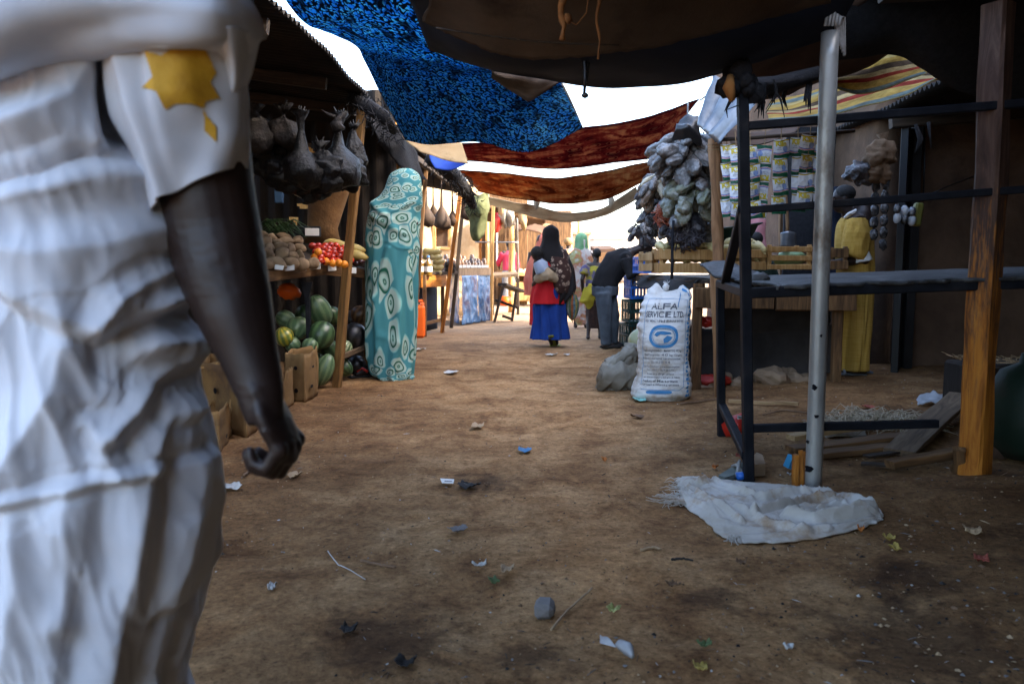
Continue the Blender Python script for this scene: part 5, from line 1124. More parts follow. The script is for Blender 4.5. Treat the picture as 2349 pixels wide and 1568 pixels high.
# ---- cardboard boxes
hole = M('carton hole', [(.004, .003, .003)], rough=1)
def carton(name, pts, h_, lab, m_='card', holes=(), flap=True, tear=.0):
    """open topped carton standing on pts (ground corners), walls of real thickness"""
    c = sum((V(p) for p in pts), V()) / len(pts); t = thing(name, c, lab, 'carton', 'cardboard cartons by the fruit stall')
    n_ = len(pts); mb = MB()
    for i in range(n_):
        a, b = V(pts[i]), V(pts[(i + 1) % n_])
        def wl(u, v_, a=a, b=b, i=i):
            top = h_ * (1 + .05 * noise.noise(V((u * 3, i, c.x)))) - tear * max(0, noise.noise(V((u * 4 + i * 3, 7, c.y))) + .1)
            p = a.lerp(b, u); nn = V((-(b - a).y, (b - a).x, 0)).normalized()
            return p + V((0, 0, top * v_)) + nn * (.012 * noise.noise(V((u * 3, v_ * 3, i + c.x))) + .02 * math.sin(math.pi * v_) * noise.noise(V((u * 1.5, i, 3))))
        mb.grid(wl, 14, 10)
    build(mb, 'walls', MT[m_], t, solid=.008)
    build(MB().poly([V(p) + V((0, 0, .012)) for p in pts]), 'bottom', MT[m_], t)
    a, b = V(pts[0]), V(pts[1]); nn = V(((b - a).y, -(b - a).x, 0)).normalized()
    if flap: build(MB().grid(lambda u, v_: a.lerp(b, u * .9 + .05) + V((0, 0, h_ * (1 - .35 * v_) + .01)) + nn * (.02 + .13 * v_) + V((0, 0, .02 * noise.noise(V((u * 3, v_ * 2, c.x))))), 8, 5), 'flap', MT[m_], t, solid=.006)
    for (i, u, v_, r_, kind) in holes:
        a, b = V(pts[i]), V(pts[(i + 1) % n_]); nn = V(((b - a).y, -(b - a).x, 0)).normalized(); L = (b - a).normalized(); p = a.lerp(b, u) + V((0, 0, h_ * v_)) + nn * .022
        k = 12; build(MB().add([p] + [p + L * (r_ * math.cos(q * 2 * math.pi / k) * (1 if kind == 0 else 1.3)) + V((0, 0, r_ * math.sin(q * 2 * math.pi / k) * (1 if kind == 0 else .55))) for q in range(k)], [(0, 1 + q, 1 + (q + 1) % k) for q in range(k)], 0, False), 'hand_hole', hole, t)
    return t
a, b = G(657, 921), G(700, 923); c_ = G(727, 908)
carton('cardboard_box', [a, b, c_, c_ + V((-.08, .34, 0)), a + V((-.05, .38, 0))], .37, 'ochre cardboard box with round holes beside the long pale melon', holes=((0, .62, .72, .016, 0), (0, .62, .25, .018, 0), (1, .5, .70, .02, 1), (1, .35, .30, .026, 1)), flap=False)
a, b = G(436, 1030), G(505, 1036); c_ = G(531, 1000)
carton('cardboard_box', [a, b, c_, c_ + V((-.1, .30, 0)), a + V((-.1, .36, 0))], .23, 'low torn cardboard box nearest the robe, with a dark hole', holes=((1, .25, .30, .022, 1),), tear=.22, flap=False)
a, b = G(440, 985), G(556, 1010); c_ = G(590, 985)
carton('cardboard_box', [a + V((0, .12, 0)), b + V((0, .08, 0)), c_ + V((0, .1, 0)), c_ + V((-.1, .55, 0)), a + V((-.1, .6, 0))], .42, 'large shadowed cardboard box behind the forearm', holes=((0, .45, .62, .02, 0),), flap=False)
a, b = G(628, 940), G(650, 938)
carton('cardboard_box', [a, b, b + V((.02, .2, 0)), a + V((-.1, .3, 0))], .28, 'narrow torn cardboard box between the wrist and the ochre box', tear=.15, flap=False)
build(MB().box(P(500, 832, 5.2), (.26, .2, .02), Matrix.Rotation(-.25, 3, 'Y') @ Matrix.Rotation(.3, 3, 'Z'), jit=.01), 'cardboard_sheet', MT['card'], None, 'loose cardboard sheet lying on the large shadowed box', 'cardboard')
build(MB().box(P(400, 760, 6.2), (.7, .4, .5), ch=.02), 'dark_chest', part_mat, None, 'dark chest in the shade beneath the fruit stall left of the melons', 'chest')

# ---- shade net rolls at the eaves
def netroll(pts, r_, lab, n=200, spread=.12):
    mb = MB(); mb.tube(pts, r_, 12, nz=.5, ns=7)
    for i in range(n):
        t = R.random(); p = crow([V(q) for q in pts], t) + V((R.gauss(0, .05), R.gauss(0, .05), R.gauss(-.02, .05)))
        e = V((R.gauss(0, 1), R.gauss(0, .7), R.gauss(-.5, .8))).normalized() * R.uniform(.03, spread); mb.tube([p, p + e * .6 + V((0, 0, -.01)), p + e], [.005, .004, .001], 4, cap=False)
    return build(mb, 'shade_net', MT['net'], None, lab, 'shade net')
netroll([P(800, 222, 7.0), P(842, 240, 7.0), P(880, 268, 7.0), P(905, 300, 7.2)], [.05, .07, .06, .04], 'frayed black shade net bunched at the top of the leaning stall post', 260)
netroll([P(985, 362, 8.6), P(1020, 385, 8.8), P(1045, 405, 9.2), P(1070, 440, 9.8), P(1086, 470, 10.4)], [.06, .09, .10, .09, .05], 'frayed black shade net bunched along the eave under the carpets', 340, .16)
build(patch([[(850, 252, 7.4), (900, 290, 7.6), (960, 350, 8.2)], [(862, 290, 7.4), (905, 330, 7.6), (965, 385, 8.2)], [(870, 330, 7.5), (915, 375, 7.7), (975, 410, 8.3)]], 24, 12, .05, 4, 6), 'shade_net', MT['net'], None, 'dark shade net sagging behind the head of the turquoise wrap', 'shade net', solid=.01)
build(patch([[(1060, 392, 9.7), (1080, 395, 9.9)], [(1072, 410, 9.75), (1085, 420, 9.9)], [(1080, 428, 9.8), (1086, 432, 9.9)]], 6, 8, .01, 4, 6), 'cloth_scrap', MT['cream_cloth'], None, 'small pale scrap shining through the frayed black net', 'scrap', solid=.004)

# ---- bottle stall
p2_ = G(944, 790)
for lab, (bx, by), (tx, ty), w_, m_ in (('reddish wooden post behind the turquoise wrap, above the jerrycan', (948, 788), (978, 380), .06, 'wood_brown'), ('slanting orange brown post between bottle stall and tarp table', (1013, 763), (1056, 440), .075, 'wood_orange'), ('dark post right beside the slanting orange one', (1035, 752), (1064, 450), .075, 'wood_dark'), ('squared bright brown post at the far end of the tarp table', (1126, 735), (1131, 470), .085, 'wood_crate')):
    g_ = G(bx, by); t = thing('wooden_post', g_, lab, 'post', 'posts along the left stalls'); beam('shaft', g_ - V((0, 0, .05)), P(tx, ty, g_.y), w_, w_ * .8, MT[m_], t, jit=.006, nseg=14)
bs_ = thing('bottle_stall', G(990, 772), 'small brown table stacked with bagged squash and bottles', 'table')
gA, gB = G(975, 772), G(1016, 762); zb = .93
c0 = V((gA.x, gA.y, zb)); c1 = V((gB.x + .02, gB.y + .1, zb)); cc = (c0 + c1) / 2
build(MB().box(cc + V((-.22, .35, 0)), (.72, 1.1, .05), Matrix.Rotation(-.35, 3, 'Z'), jit=.01), 'tabletop', MT['wood_dark'], bs_)
beam('apron', c0 + V((-.05, -.05, -.12)), c1 + V((.03, -.05, -.12)), .03, .18, MT['wood_orange'], bs_)
for p in (gA, gB, gA + V((-.45, .25, 0))): beam('leg', p - V((0, 0, .03)), V((p.x, p.y, zb - .02)), .055, .055, MT['wood_brown'], bs_)
beam('stretcher', gA + V((0, 0, .2)), gB + V((0, 0, .2)), .03, .05, MT['wood_brown'], bs_)
build(MB().grid(lambda u, v_: gA.lerp(gB, u) + V((-.1, .12, lerp(.05, .8, v_))) + V((0, .02 * math.sin(u * 9), 0)), 8, 6), 'dark_cloth', MT['navy'], bs_, solid=.01)
bsq = M('bagged yellow squash', [(.30, .23, .08), (.42, .34, .13), (.55, .48, .26)], scale=8, rough=.25, spec=.6, bump=.5)
for i, (x, y, w_) in enumerate(((1000, 626, 28), (1003, 613, 30), (1006, 601, 28), (1000, 590, 30), (990, 578, 46), (976, 586, 22))):
    c = P(x, y, 12.3); L = w_ * 12.3 / 1830; build(MB().tube([c + V(((t - .5) * L, 0, .006 * math.sin(9 * t))) for t in [k / 8 for k in range(9)]], [.01, .05, .055, .05, .055, .055, .05, .045, .01], 12, nz=.2, ns=14), 'squash_bag', bsq, None, ['lowest', 'second from bottom', 'middle', 'fourth from bottom', 'long top', 'short top left'][i] + ' bag of yellow squash stacked on the bottle table', 'bag', 'squash bags on the bottle table')
oil = M('oil bottle', [(.12, .06, .01), (.2, .11, .02)], scale=5, rough=.15, spec=.8)
for i, (x, lab) in enumerate(((966, 'left bottle of amber oil on the bottle table'), (983, 'right bottle of amber oil on the bottle table'))):
    c = P(x, 634, 11.9); t = thing('bottle', c, lab, 'bottle', 'oil bottles'); build(lathe([(0, 0), (.055, 0), (.058, .02), (.058, .17), (.05, .21), (.02, .25), (.018, .29)], c, 16), 'glass_body', oil, t); build(lathe([(0, .31), (.022, .31), (.022, .28)], c, 12), 'cap', MT['blue_plastic'], t); build(lathe([(.0595, .07), (.0595, .15)], c, 16), 'paper_label', MT['paper'], t)
for i in range(6): build(MB().ell(P(1026 + (i % 3) * 6, 618 - 10 * (i // 3), 12.6), (.05, .05, .06), 10, nz=.2), 'dark_jar', MT['rubber'], None, 'dark jar beside the bagged squash, against the slanting post', 'jar', 'dark jars by the slanting post')
jb = G(959, 775); jc = thing('jerrycan', jb, 'bright orange plastic jerrycan standing beside the turquoise wrap', 'jerrycan')
build(MB().box(jb + V((0, .1, .24)), (.19, .26, .48), Matrix.Rotation(.1, 3, 'Z'), ch=.035), 'body', MT['orange_plastic'], jc); build(MB().tube([jb + V((-.05, .0, .48)), jb + V((-.03, .02, .54)), jb + V((.05, .16, .54)), jb + V((.06, .18, .48))], .018, 8), 'handle', MT['orange_plastic'], jc); build(lathe([(.03, .48), (.03, .52), (0, .525)], jb + V((.06, .03, 0)), 12), 'cap', MT['orange_plastic'], jc)
# dark pouches hanging in the bottle stall
for i, (x, y, s_, d, lab) in enumerate(((1013, 505, 1.15, 11.6, 'biggest dark pouch hanging on a long cord in the bottle stall'), (978, 500, 1.0, 11, 'dark pouch hanging next to the turquoise wrap'), (1038, 505, .8, 12.4, 'dark pouch between the big one and the slanting post'), (1070, 488, .95, 12.4, 'brown pouch hanging right of the two slanting posts'), (994, 488, .7, 12, 'small dark pouch behind the big hanging one'))):
    c = P(x, y, d); build(MB().tube([c + V((0, 0, -.12 * s_)), c + V((.01, 0, -.09 * s_)), c + V((.015, 0, -.0)), c + V((0, 0, .1 * s_)), c + V((0, 0, .17 * s_)), c + V((0, 0, .6))], [.03 * s_, .10 * s_, .105 * s_, .06 * s_, .02 * s_, .004], 12, nz=.35, ns=8), 'hanging_pouch', M('smoked brown hide', [(.02, .012, .008), (.07, .04, .025)], scale=6, rough=.7, bump=.6), None, lab, 'pouch', 'dark pouches hanging in the bottle stall')
# ---- blue tarp table
tA, tB, tC = G(1057, 747), G(1121, 737), G(1040, 740)
tt = thing('tarp_table', tA, 'table wrapped in blue plastic tarp with rows of dark jars on top', 'table')
zt2 = 1.0
def skirt(p, q, nm):
    p, q = V(p), V(q); nn = V(((q - p).y, -(q - p).x, 0)).normalized()
    return build(MB().grid(lambda u, v_: p.lerp(q, u) + V((0, 0, lerp(.02 + .03 * noise.noise(V((u * 5, 0, 1))), zt2 - .13, v_))) + nn * (.02 + .018 * math.sin(u * 13 + 2 * math.sin(v_ * 3)) * (1 - v_ * .6) + .02 * noise.noise(V((u * 8, v_ * 7, 2)))), 50, 30), nm, tarpm, tt, solid=.003)
tarpm = M('blue plastic tarp', [(.012, .05, .13), (.022, .085, .20), (.05, .13, .27)], scale=5, rough=.28, spec=.6, bump=.9, bscale=14, bdist=.02, dirt=(.08, .045, .08), dscale=2.2)
skirt(tA, tA.lerp(tB, .53), 'tarp_skirt'); skirt(tA.lerp(tB, .55), tB, 'tarp_skirt'); skirt(tC + V((-.1, .8, 0)), tA, 'tarp_skirt')
pa, pb2 = tA + V((-.06, -.06, zt2)), tB + V((.05, -.05, zt2))
build(MB().prism([pa + V((0, 0, -.13)), pb2 + V((0, 0, -.13)), pb2 + V((-.5, .9, -.13)), pa + V((-.6, .9, -.13))], (0, 0, .13)), 'tabletop', MT['wood_grey'], tt)
jarm = [M('dark date jar', [(.015, .008, .006), (.05, .022, .012), (.16, .10, .06)], scale=12, rough=.2, spec=.7), M('amber jar', [(.06, .025, .008), (.16, .07, .02)], scale=10, rough=.2, spec=.7)]
jp = [build(lathe([(0, 0), (.045, 0), (.05, .02), (.05, .10), (.036, .13), (.036, .15), (0, .152)], (0, 0, 0), 12), 'jar', jarm[k], None, 'dark lidded jar in the rows on the blue tarp table', 'jar', 'jars on the blue tarp table', loc=(0, 0, 0)) for k in range(2)]
n = 0
for r_ in range(4):
    for i in range(10):
        o = jp[n] if n < 2 else dup(jp[R.randrange(2)], kids={}); f = (i + .5 * (r_ % 2)) / 10
        o.location = pa.lerp(pb2, .04 + .92 * f) + V((-.14 * r_ - .06, .2 * r_ + .08, .0 + (.1 if R.random() < .25 and r_ else 0))); o.rotation_euler.z = R.random() * 3; o.scale = (1, 1, R.uniform(.8, 1.2)); n += 1
for i in range(8): build(MB().box(pa.lerp(pb2, .1 + i * .11) + V((0, -.01, .03)), (.06, .01, .05), Matrix.Rotation(-.3, 3, 'X')), 'price_card', MT['paper'], None, 'tiny pale card along the front of the jars on the tarp table', 'price card', 'price cards on the tarp table')
# green clothes hanging above the tarp table
gm = M('olive cloth', [(.05, .055, .02), (.12, .13, .055), (.2, .21, .11)], scale=6, rough=.9, trans=.25)
build(patch([[(1078, 440, 11.4), (1100, 446, 11.3), (1120, 440, 11.4)], [(1074, 480, 11.3), (1098, 482, 11.15), (1118, 480, 11.3)], [(1080, 515, 11.3), (1098, 518, 11.2), (1112, 506, 11.3)], [(1086, 546, 11.3), (1098, 548, 11.25), (1106, 540, 11.3)]], 24, 26, .05, 5, 9), 'hanging_garment', gm, None, 'olive green garment hanging over the far end of the tarp table', 'garment', solid=.02)
for i, (x, y, m_, lab) in enumerate(((1156, 500, 'cream_cloth', 'cream garment hanging on the third stall, right of the bright brown post'), (1142, 506, 'red_plastic', 'red garment hanging next to the bright brown post'), (1170, 496, 'cream_cloth', 'pale gloves of cloth hanging by the rough post'), (1200, 503, 'tan_cloth', 'pinkish tan cloth over the far stall rail'), (1152, 486, 'tan_cloth', 'ochre cloth bunched on the third stall rail'))):
    build(patch([[(x - 9, y - 20, 15.5), (x, y - 22, 15.4), (x + 9, y - 18, 15.5)], [(x - 11, y, 15.4), (x, y, 15.3), (x + 8, y, 15.4)], [(x - 6, y + 22, 15.5), (x + 2, y + 26, 15.4), (x + 10, y + 18, 15.5)]], 12, 14, .05, 5, i), 'hanging_garment', MT[m_], None, lab, 'garment', 'garments hanging on the third stall', solid=.02)
# ---- third stall and broken bench
bn = thing('broken_bench', G(1150, 738), 'broken dark wooden bench tipped on slanting legs past the tarp table', 'bench')
for (x0, y0, x1, y1, d, w_) in ((1134, 738, 1155, 655, 14.6, .13), (1174, 736, 1184, 668, 14.8, .12), (1136, 688, 1190, 706, 14.9, .07), (1152, 724, 1176, 732, 14.7, .06)):
    beam('board', P(x0, y0, d), P(x1, y1, d), w_, .05, MT['wood_dark'], bn)
beam('seat', P(1152, 652, 14.6), P(1194, 668, 15.0), .22, .05, MT['wood_dark'], bn)
s3 = thing('third_stall', G(1160, 720), 'rough pole stall with a thin tabletop where the person in red stands', 'stall')
build(MB().prism([P(1128, 638, 15.4), P(1188, 634, 15.4), P(1186, 628, 17.2), P(1120, 630, 17.2)], (0, 0, .05)), 'tabletop', MT['wood_grey'], s3)
g_ = G(1172, 716); beam('rough_post', g_, P(1174, 480, g_.y), .13, .13, MT['wood_crate'], s3, rnd=True, jit=.02, nseg=14)
beam('thin_pole', G(1190, 716), P(1186, 500, 16), .04, .04, MT['pipe'], s3, rnd=True)
beam('cross_rail', P(1090, 555, 15.5), P(1190, 556, 15.5), .03, .03, MT['pipe'], s3, rnd=True)
beam('roof_rail', P(1088, 478, 15.5), P(1240, 498, 16.5), .10, .10, MT['wood_brown'], s3)
for x in (1130, 1188): beam('leg', G(x, 722), P(x, 638, G(x, 722).y), .06, .06, MT['wood_dark'], s3)
build(patch([[(1088, 470, 15.3), (1170, 474, 15.6), (1250, 488, 16.6)], [(1092, 492, 16), (1170, 500, 16.4), (1250, 506, 17.2)], [(1096, 500, 17), (1170, 512, 17.2), (1245, 515, 18)]], 30, 12, .06, 3, 8), 'canopy', MT['brown_cloth'], s3, solid=.02)
build(MB().tube([P(1160, 700, 17), P(1162, 680, 17)], [.14, .12], 12), 'orange_bucket', MT['orange_plastic'], None, 'orange bucket under the third stall', 'bucket')
# ---- sunlit houses at the end of the left side
lh = thing('mud_house', V((-1.6, 15.8, 0)), 'sunlit cream house wall with a small wooden window behind the bottle stall', 'house')
a, b = P(900, 608, 15.6), P(1112, 608, 17.6); a.z = b.z = 0; L = (b - a).length; dirn = (b - a).normalized(); nn = V((dirn.y, -dirn.x, 0))
mb = MB(); wx0, wx1, wz0, wz1 = .385, .53, 1.42, 1.80
us = sorted(set([i / 40 for i in range(41)] + [wx0, wx1])); zs_ = sorted(set([i * .2 for i in range(15)] + [wz0, wz1]))
for z in zs_:
    for u in us: mb.v.append(a.lerp(b, u) + V((0, 0, z)) + nn * .04 * noise.noise(V((u * 9, z * 2.5, 0)))); mb.uv.append((u, z))
for j in range(len(zs_) - 1):
    for i in range(len(us) - 1):
        if wx0 <= us[i] < wx1 and wz0 <= zs_[j] < wz1: continue
        k = j * len(us) + i; mb.f.append((k, k + 1, k + len(us) + 1, k + len(us))); mb.m.append(0); mb.sm.append(True)
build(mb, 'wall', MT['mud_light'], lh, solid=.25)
for u0, u1, z0, z1 in ((wx0, wx1, wz1, wz1 + .07), (wx0, wx1, wz0 - .06, wz0), (wx0 - .02, wx0, wz0 - .06, wz1 + .07), (wx1, wx1 + .02, wz0 - .06, wz1 + .07)):
    beam('window_frame', a.lerp(b, u0) + V((0, 0, (z0 + z1) / 2)) + nn * .14, a.lerp(b, u1) + V((0, 0, (z0 + z1) / 2)) + nn * .14 if u1 - u0 > .05 else a.lerp(b, u0) + V((0, 0, z1)) + nn * .14, .08, max(.06, min(.1, z1 - z0)), MT['wood_crate'], lh) if u1 - u0 > .05 else beam('window_frame', a.lerp(b, (u0 + u1) / 2) + V((0, 0, z0)) + nn * .14, a.lerp(b, (u0 + u1) / 2) + V((0, 0, z1)) + nn * .14, .07, .06, MT['wood_crate'], lh)
build(MB().box(a.lerp(b, .455) + V((0, 0, 1.6)) - nn * .2, (.8, .1, .7)), 'window_inside', MT['mud'], lh)
d0 = P(1096, 600, 17.3); 
for i, (x, m_) in enumerate(((1088, 'wood_crate'), (1102, 'wood_orange'), (1116, 'wood_crate'))): beam('door_plank', P(x, 690, 17.35), P(x, 500, 17.35), .15, .05, MT[m_], lh)
h2 = thing('mud_house', V((.0, 21, 0)), 'low shop front of dark planks behind the person in red', 'house')
wb_ = MB(); wb_.box(P(1150, 575, 21.5), (1.4, .2, 3.2)); build(wb_, 'wall', MT['wood_brown'], h2)
for x in (1122, 1140, 1160, 1180): beam('plank', P(x, 690, 21.2), P(x, 500, 21.2), .16, .04, MT[R.choice(['wood_brown', 'wood_crate', 'wood_dark'])], h2)
beam('white_bar', P(1140, 600, 21.0), P(1140, 520, 21.0), .09, .04, MT['paper'], h2)
h3 = thing('far_shop', P(1230, 640, 23), 'brown plank shop with a produce counter beyond the veiled women', 'shop')
build(MB().box(P(1225, 585, 24), (2.2, .3, 2.6)), 'wall', MT['wood_brown'], h3)
build(MB().prism([P(1180, 632, 20.5), P(1250, 634, 20.5), P(1250, 630, 21.5), P(1180, 629, 21.5)], (0, 0, .08)), 'counter', MT['wood_crate'], h3)
build(MB().box(P(1215, 668, 20.9), (.9, .7, .5)), 'lower_crate', MT['wood_crate'], h3)
beam('roof_pole', P(1170, 508, 21), P(1260, 520, 22), .16, .16, MT['wood_brown'], h3, rnd=True)
build(patch([[(1170, 512, 20.5), (1215, 512, 20.6), (1262, 522, 20.8)], [(1172, 530, 20.4), (1216, 528, 20.4), (1260, 540, 20.6)]], 20, 8, .08, 2, 3), 'canopy', MT['brown_cloth'], h3, solid=.03)
for i in range(9):
    build(MB().ell(P(1186 + i * 7, 626 - 3 * (i % 2), 20.8), .085, 12), 'melon', M('far melon', [(.45, .40, .25), (.55, .5, .32)], rough=.5), None, 'pale round melon on the far counter', 'melon', 'melons on the far counter')
# far low houses and awnings in the open square
pale = M('whitewashed mud', [(.52, .46, .38), (.62, .56, .48)], scale=1.5, rough=.95, bump=.2, dirt=(.4, .32, .22), dscale=.6)
def fhouse(px0, px1, pyt, d, lab, m_, dep=4.0, doors=()):
    p0, p1 = P(px0, 608, d), P(px1, 608, d); z1 = P(px0, pyt, d).z; w_ = p1.x - p0.x; t = thing('far_house', V(((p0.x + p1.x) / 2, d, 0)), lab, 'house', 'houses around the open square')
    build(MB().box(V(((p0.x + p1.x) / 2, d + dep / 2, z1 / 2 - .2)), (w_, dep, z1 + .4), ch=.02), 'wall', m_, t)
    build(MB().box(V(((p0.x + p1.x) / 2, d + dep / 2, z1 + .06)), (w_ + .16, dep + .16, .14), ch=.02), 'parapet', m_, t)
    for (u, wd, hh, zz) in doors: build(MB().box(V((lerp(p0.x, p1.x, u), d - .01, zz + hh / 2)), (wd, .06, hh)), 'door' if zz == 0 else 'window', MT['wood_brown'], t)
    return t
fhouse(1205, 1312, 516, 33, 'pale cream house straight behind the woman in blue', pale, doors=((.62, .35, 1.9, 0), (.3, .5, .6, 1.3)))
fhouse(1300, 1352, 538, 40, 'low tan topped house behind the green veil', MT['mud_light'], doors=((.6, .9, 1.8, 0),))
fhouse(1362, 1500, 548, 52, 'very pale low house at the far right of the square', pale, doors=((.2, .9, 2.0, 0), (.55, .8, .8, 1.2), (.8, .9, 2.0, 0)))
fhouse(-2400, 1180, 470, 46, 'long cream house closing the left of the square', MT['mud_light'])
fhouse(1900, 5200, 400, 40, 'long cream house hidden behind the right stalls', MT['mud_light'])
fhouse(1480, 1900, 535, 60, 'distant pale wall beyond the crates', pale)
for lab, x, yt, d in (('thin bare pole standing in the square above the green veil', 1328, 520, 30), ('thin wooden pole right behind the dark headscarf', 1277, 508, 31)):
    g_ = P(x, 608, d); t = thing('pole', V((g_.x, d, 0)), lab, 'pole'); beam('shaft', V((g_.x, d, 0)), P(x, yt - 12, d), .11, .11, MT['wood_crate'], t, rnd=True)
aw = thing('far_awning', P(1390, 600, 19), 'dark low awning frame behind the boy, in the open square', 'awning')
build(MB().prism([P(1366, 572, 19), P(1412, 570, 19), P(1412, 578, 19), P(1366, 580, 19)], (0, 1.2, .1)), 'cover', MT['brown_cloth'], aw)
for x in (1372, 1409): beam('leg', G(x, 700), P(x, 574, G(x, 700).y), .05, .05, MT['iron'], aw)
ft = thing('far_table', G(1425, 705), 'far display table with a blue cloth, right of the bent man', 'table')
build(MB().prism([P(1400, 650, 19), P(1450, 648, 19), P(1455, 645, 20), P(1405, 646, 20)], (0, 0, .05)), 'tabletop', MT['wood_grey'], ft)
for x in (1404, 1448): beam('leg', G(x, 704), P(x, 650, G(x, 704).y), .06, .06, MT['iron'], ft)
build(patch([[(1406, 632, 18.6), (1418, 634, 18.6)], [(1407, 660, 18.55), (1418, 660, 18.55)], [(1408, 686, 18.6), (1416, 684, 18.6)]], 8, 12, .04, 4), 'blue_cloth', MT['blue_cloth'], ft, solid=.02)
for i in range(7): build(MB().box(P(1420 + i * 7, 642 - 4 * (i % 2), 19.3), (.12, .12, .12), jit=.02), 'goods', M('far goods', [(.25, .2, .15), (.5, .45, .4)], scale=9), None, 'small boxed goods on the far display table', 'goods', 'goods on the far display table')

build(MB().grid(lambda u, v_: V((lerp(-6.5, -1.6, u), 11.6 + .05 * noise.noise(V((u * 20, v_ * 6, 0))), 3.1 * v_)), 40, 20), 'straw_screen', M('ochre straw mat', [(.26, .12, .03), (.42, .21, .055), (.55, .32, .10)], scale=9, rough=.95, stretch=(6, 6, .8), bump=.5), None, 'ochre straw screen glimpsed through the gaps behind the fruit stall', 'screen', solid=.03)
# ================================================================== PEOPLE
from mathutils.bvhtree import BVHTree
def hand_pieces(mb, w_, dr, pn, s, thumb_side, curl=(30, 40, 30), thumb_curl=20, rf=1.0):
    """palm and five fingers: w_ wrist, dr direction to the knuckles, pn direction the palm faces, thumb_side +1/-1 along dr x pn"""
    w_, dr, pn = V(w_), V(dr).normalized(), V(pn); pn = (pn - dr * pn.dot(dr)).normalized(); ac = dr.cross(pn) * thumb_side
    L = .095 * s
    rot = Matrix((ac, pn, dr)).transposed()
    mb.ell(w_ + dr * L * .55, (.040 * s, .0165 * s, .056 * s), 14, rot); mb.ell(w_ + dr * L * .12, (.029 * s, .019 * s, .035 * s), 12, rot)
    mb.ell(w_ + dr * L * .42 + ac * .026 * s + pn * .008 * s, (.016 * s, .015 * s, .032 * s), 10, rot)
    for i, (o, ln, r_) in enumerate(((.029, .074, .0092), (.010, .083, .0095), (-.010, .077, .0090), (-.028, .060, .0080))):
        p = w_ + dr * (L * (.93 - .04 * abs(i - 1))) + ac * (o * s); d = (dr + ac * (.10 - .06 * i)).normalized(); pts = [p - d * .02 * s, p]; a = 0
        for k, (c, f) in enumerate(zip(curl, (.46, .30, .24))):
            a += rad(c * (1 + .07 * i)); d2 = d * math.cos(a) + pn * math.sin(a); pts.append(pts[-1] + d2 * ln * s * f)
        r_ *= rf
        mb.tube(pts, [r_ * s, r_ * 1.08 * s, r_ * 1.02 * s, r_ * .95 * s, r_ * .72 * s], 10); mb.ell(pts[-1], r_ * .74 * s, 8); mb.ell(pts[1] - pn * .003 * s, r_ * 1.12 * s, 8)
    p = w_ + dr * L * .22 + ac * .026 * s + pn * .006 * s; d = (dr * .75 + ac * .65 + pn * .25).normalized(); pts = [p]
    for k, f in enumerate((.038, .032, .026)):
        pts.append(pts[-1] + d * f * s); d = (d * math.cos(rad(thumb_curl)) + (pn * .7 - ac * .5) * math.sin(rad(thumb_curl))).normalized()
    mb.tube(pts, [.014 * s, .0125 * s, .0115 * s, .008 * s], 10); mb.ell(pts[-1], .008 * s, 8)
def joints(H=1.7):
    s = H / 1.75
    J = dict(pelvis=(0, 0, .95), waist=(0, .01, 1.10), chest=(0, 0, 1.30), neck=(0, -.015, 1.46), head=(0, .015, 1.635),
             shR=(.175, -.01, 1.415), shL=(-.175, -.01, 1.415), elR=(.225, -.03, 1.13), elL=(-.225, -.03, 1.13), wrR=(.235, .04, .88), wrL=(-.235, .04, .88),
             hpR=(.09, 0, .92), hpL=(-.09, 0, .92), knR=(.10, .025, .50), knL=(-.10, .025, .50), anR=(.10, -.02, .075), anL=(-.10, -.02, .075))
    J = {k: V(v_) * s for k, v_ in J.items()}; J['s'] = s; J['up'] = V((0, 0, 1)); J['fw'] = V((0, 1, 0)); J['hfw'] = V((0, 1, 0)); J['hup'] = V((0, 0, 1))
    return J
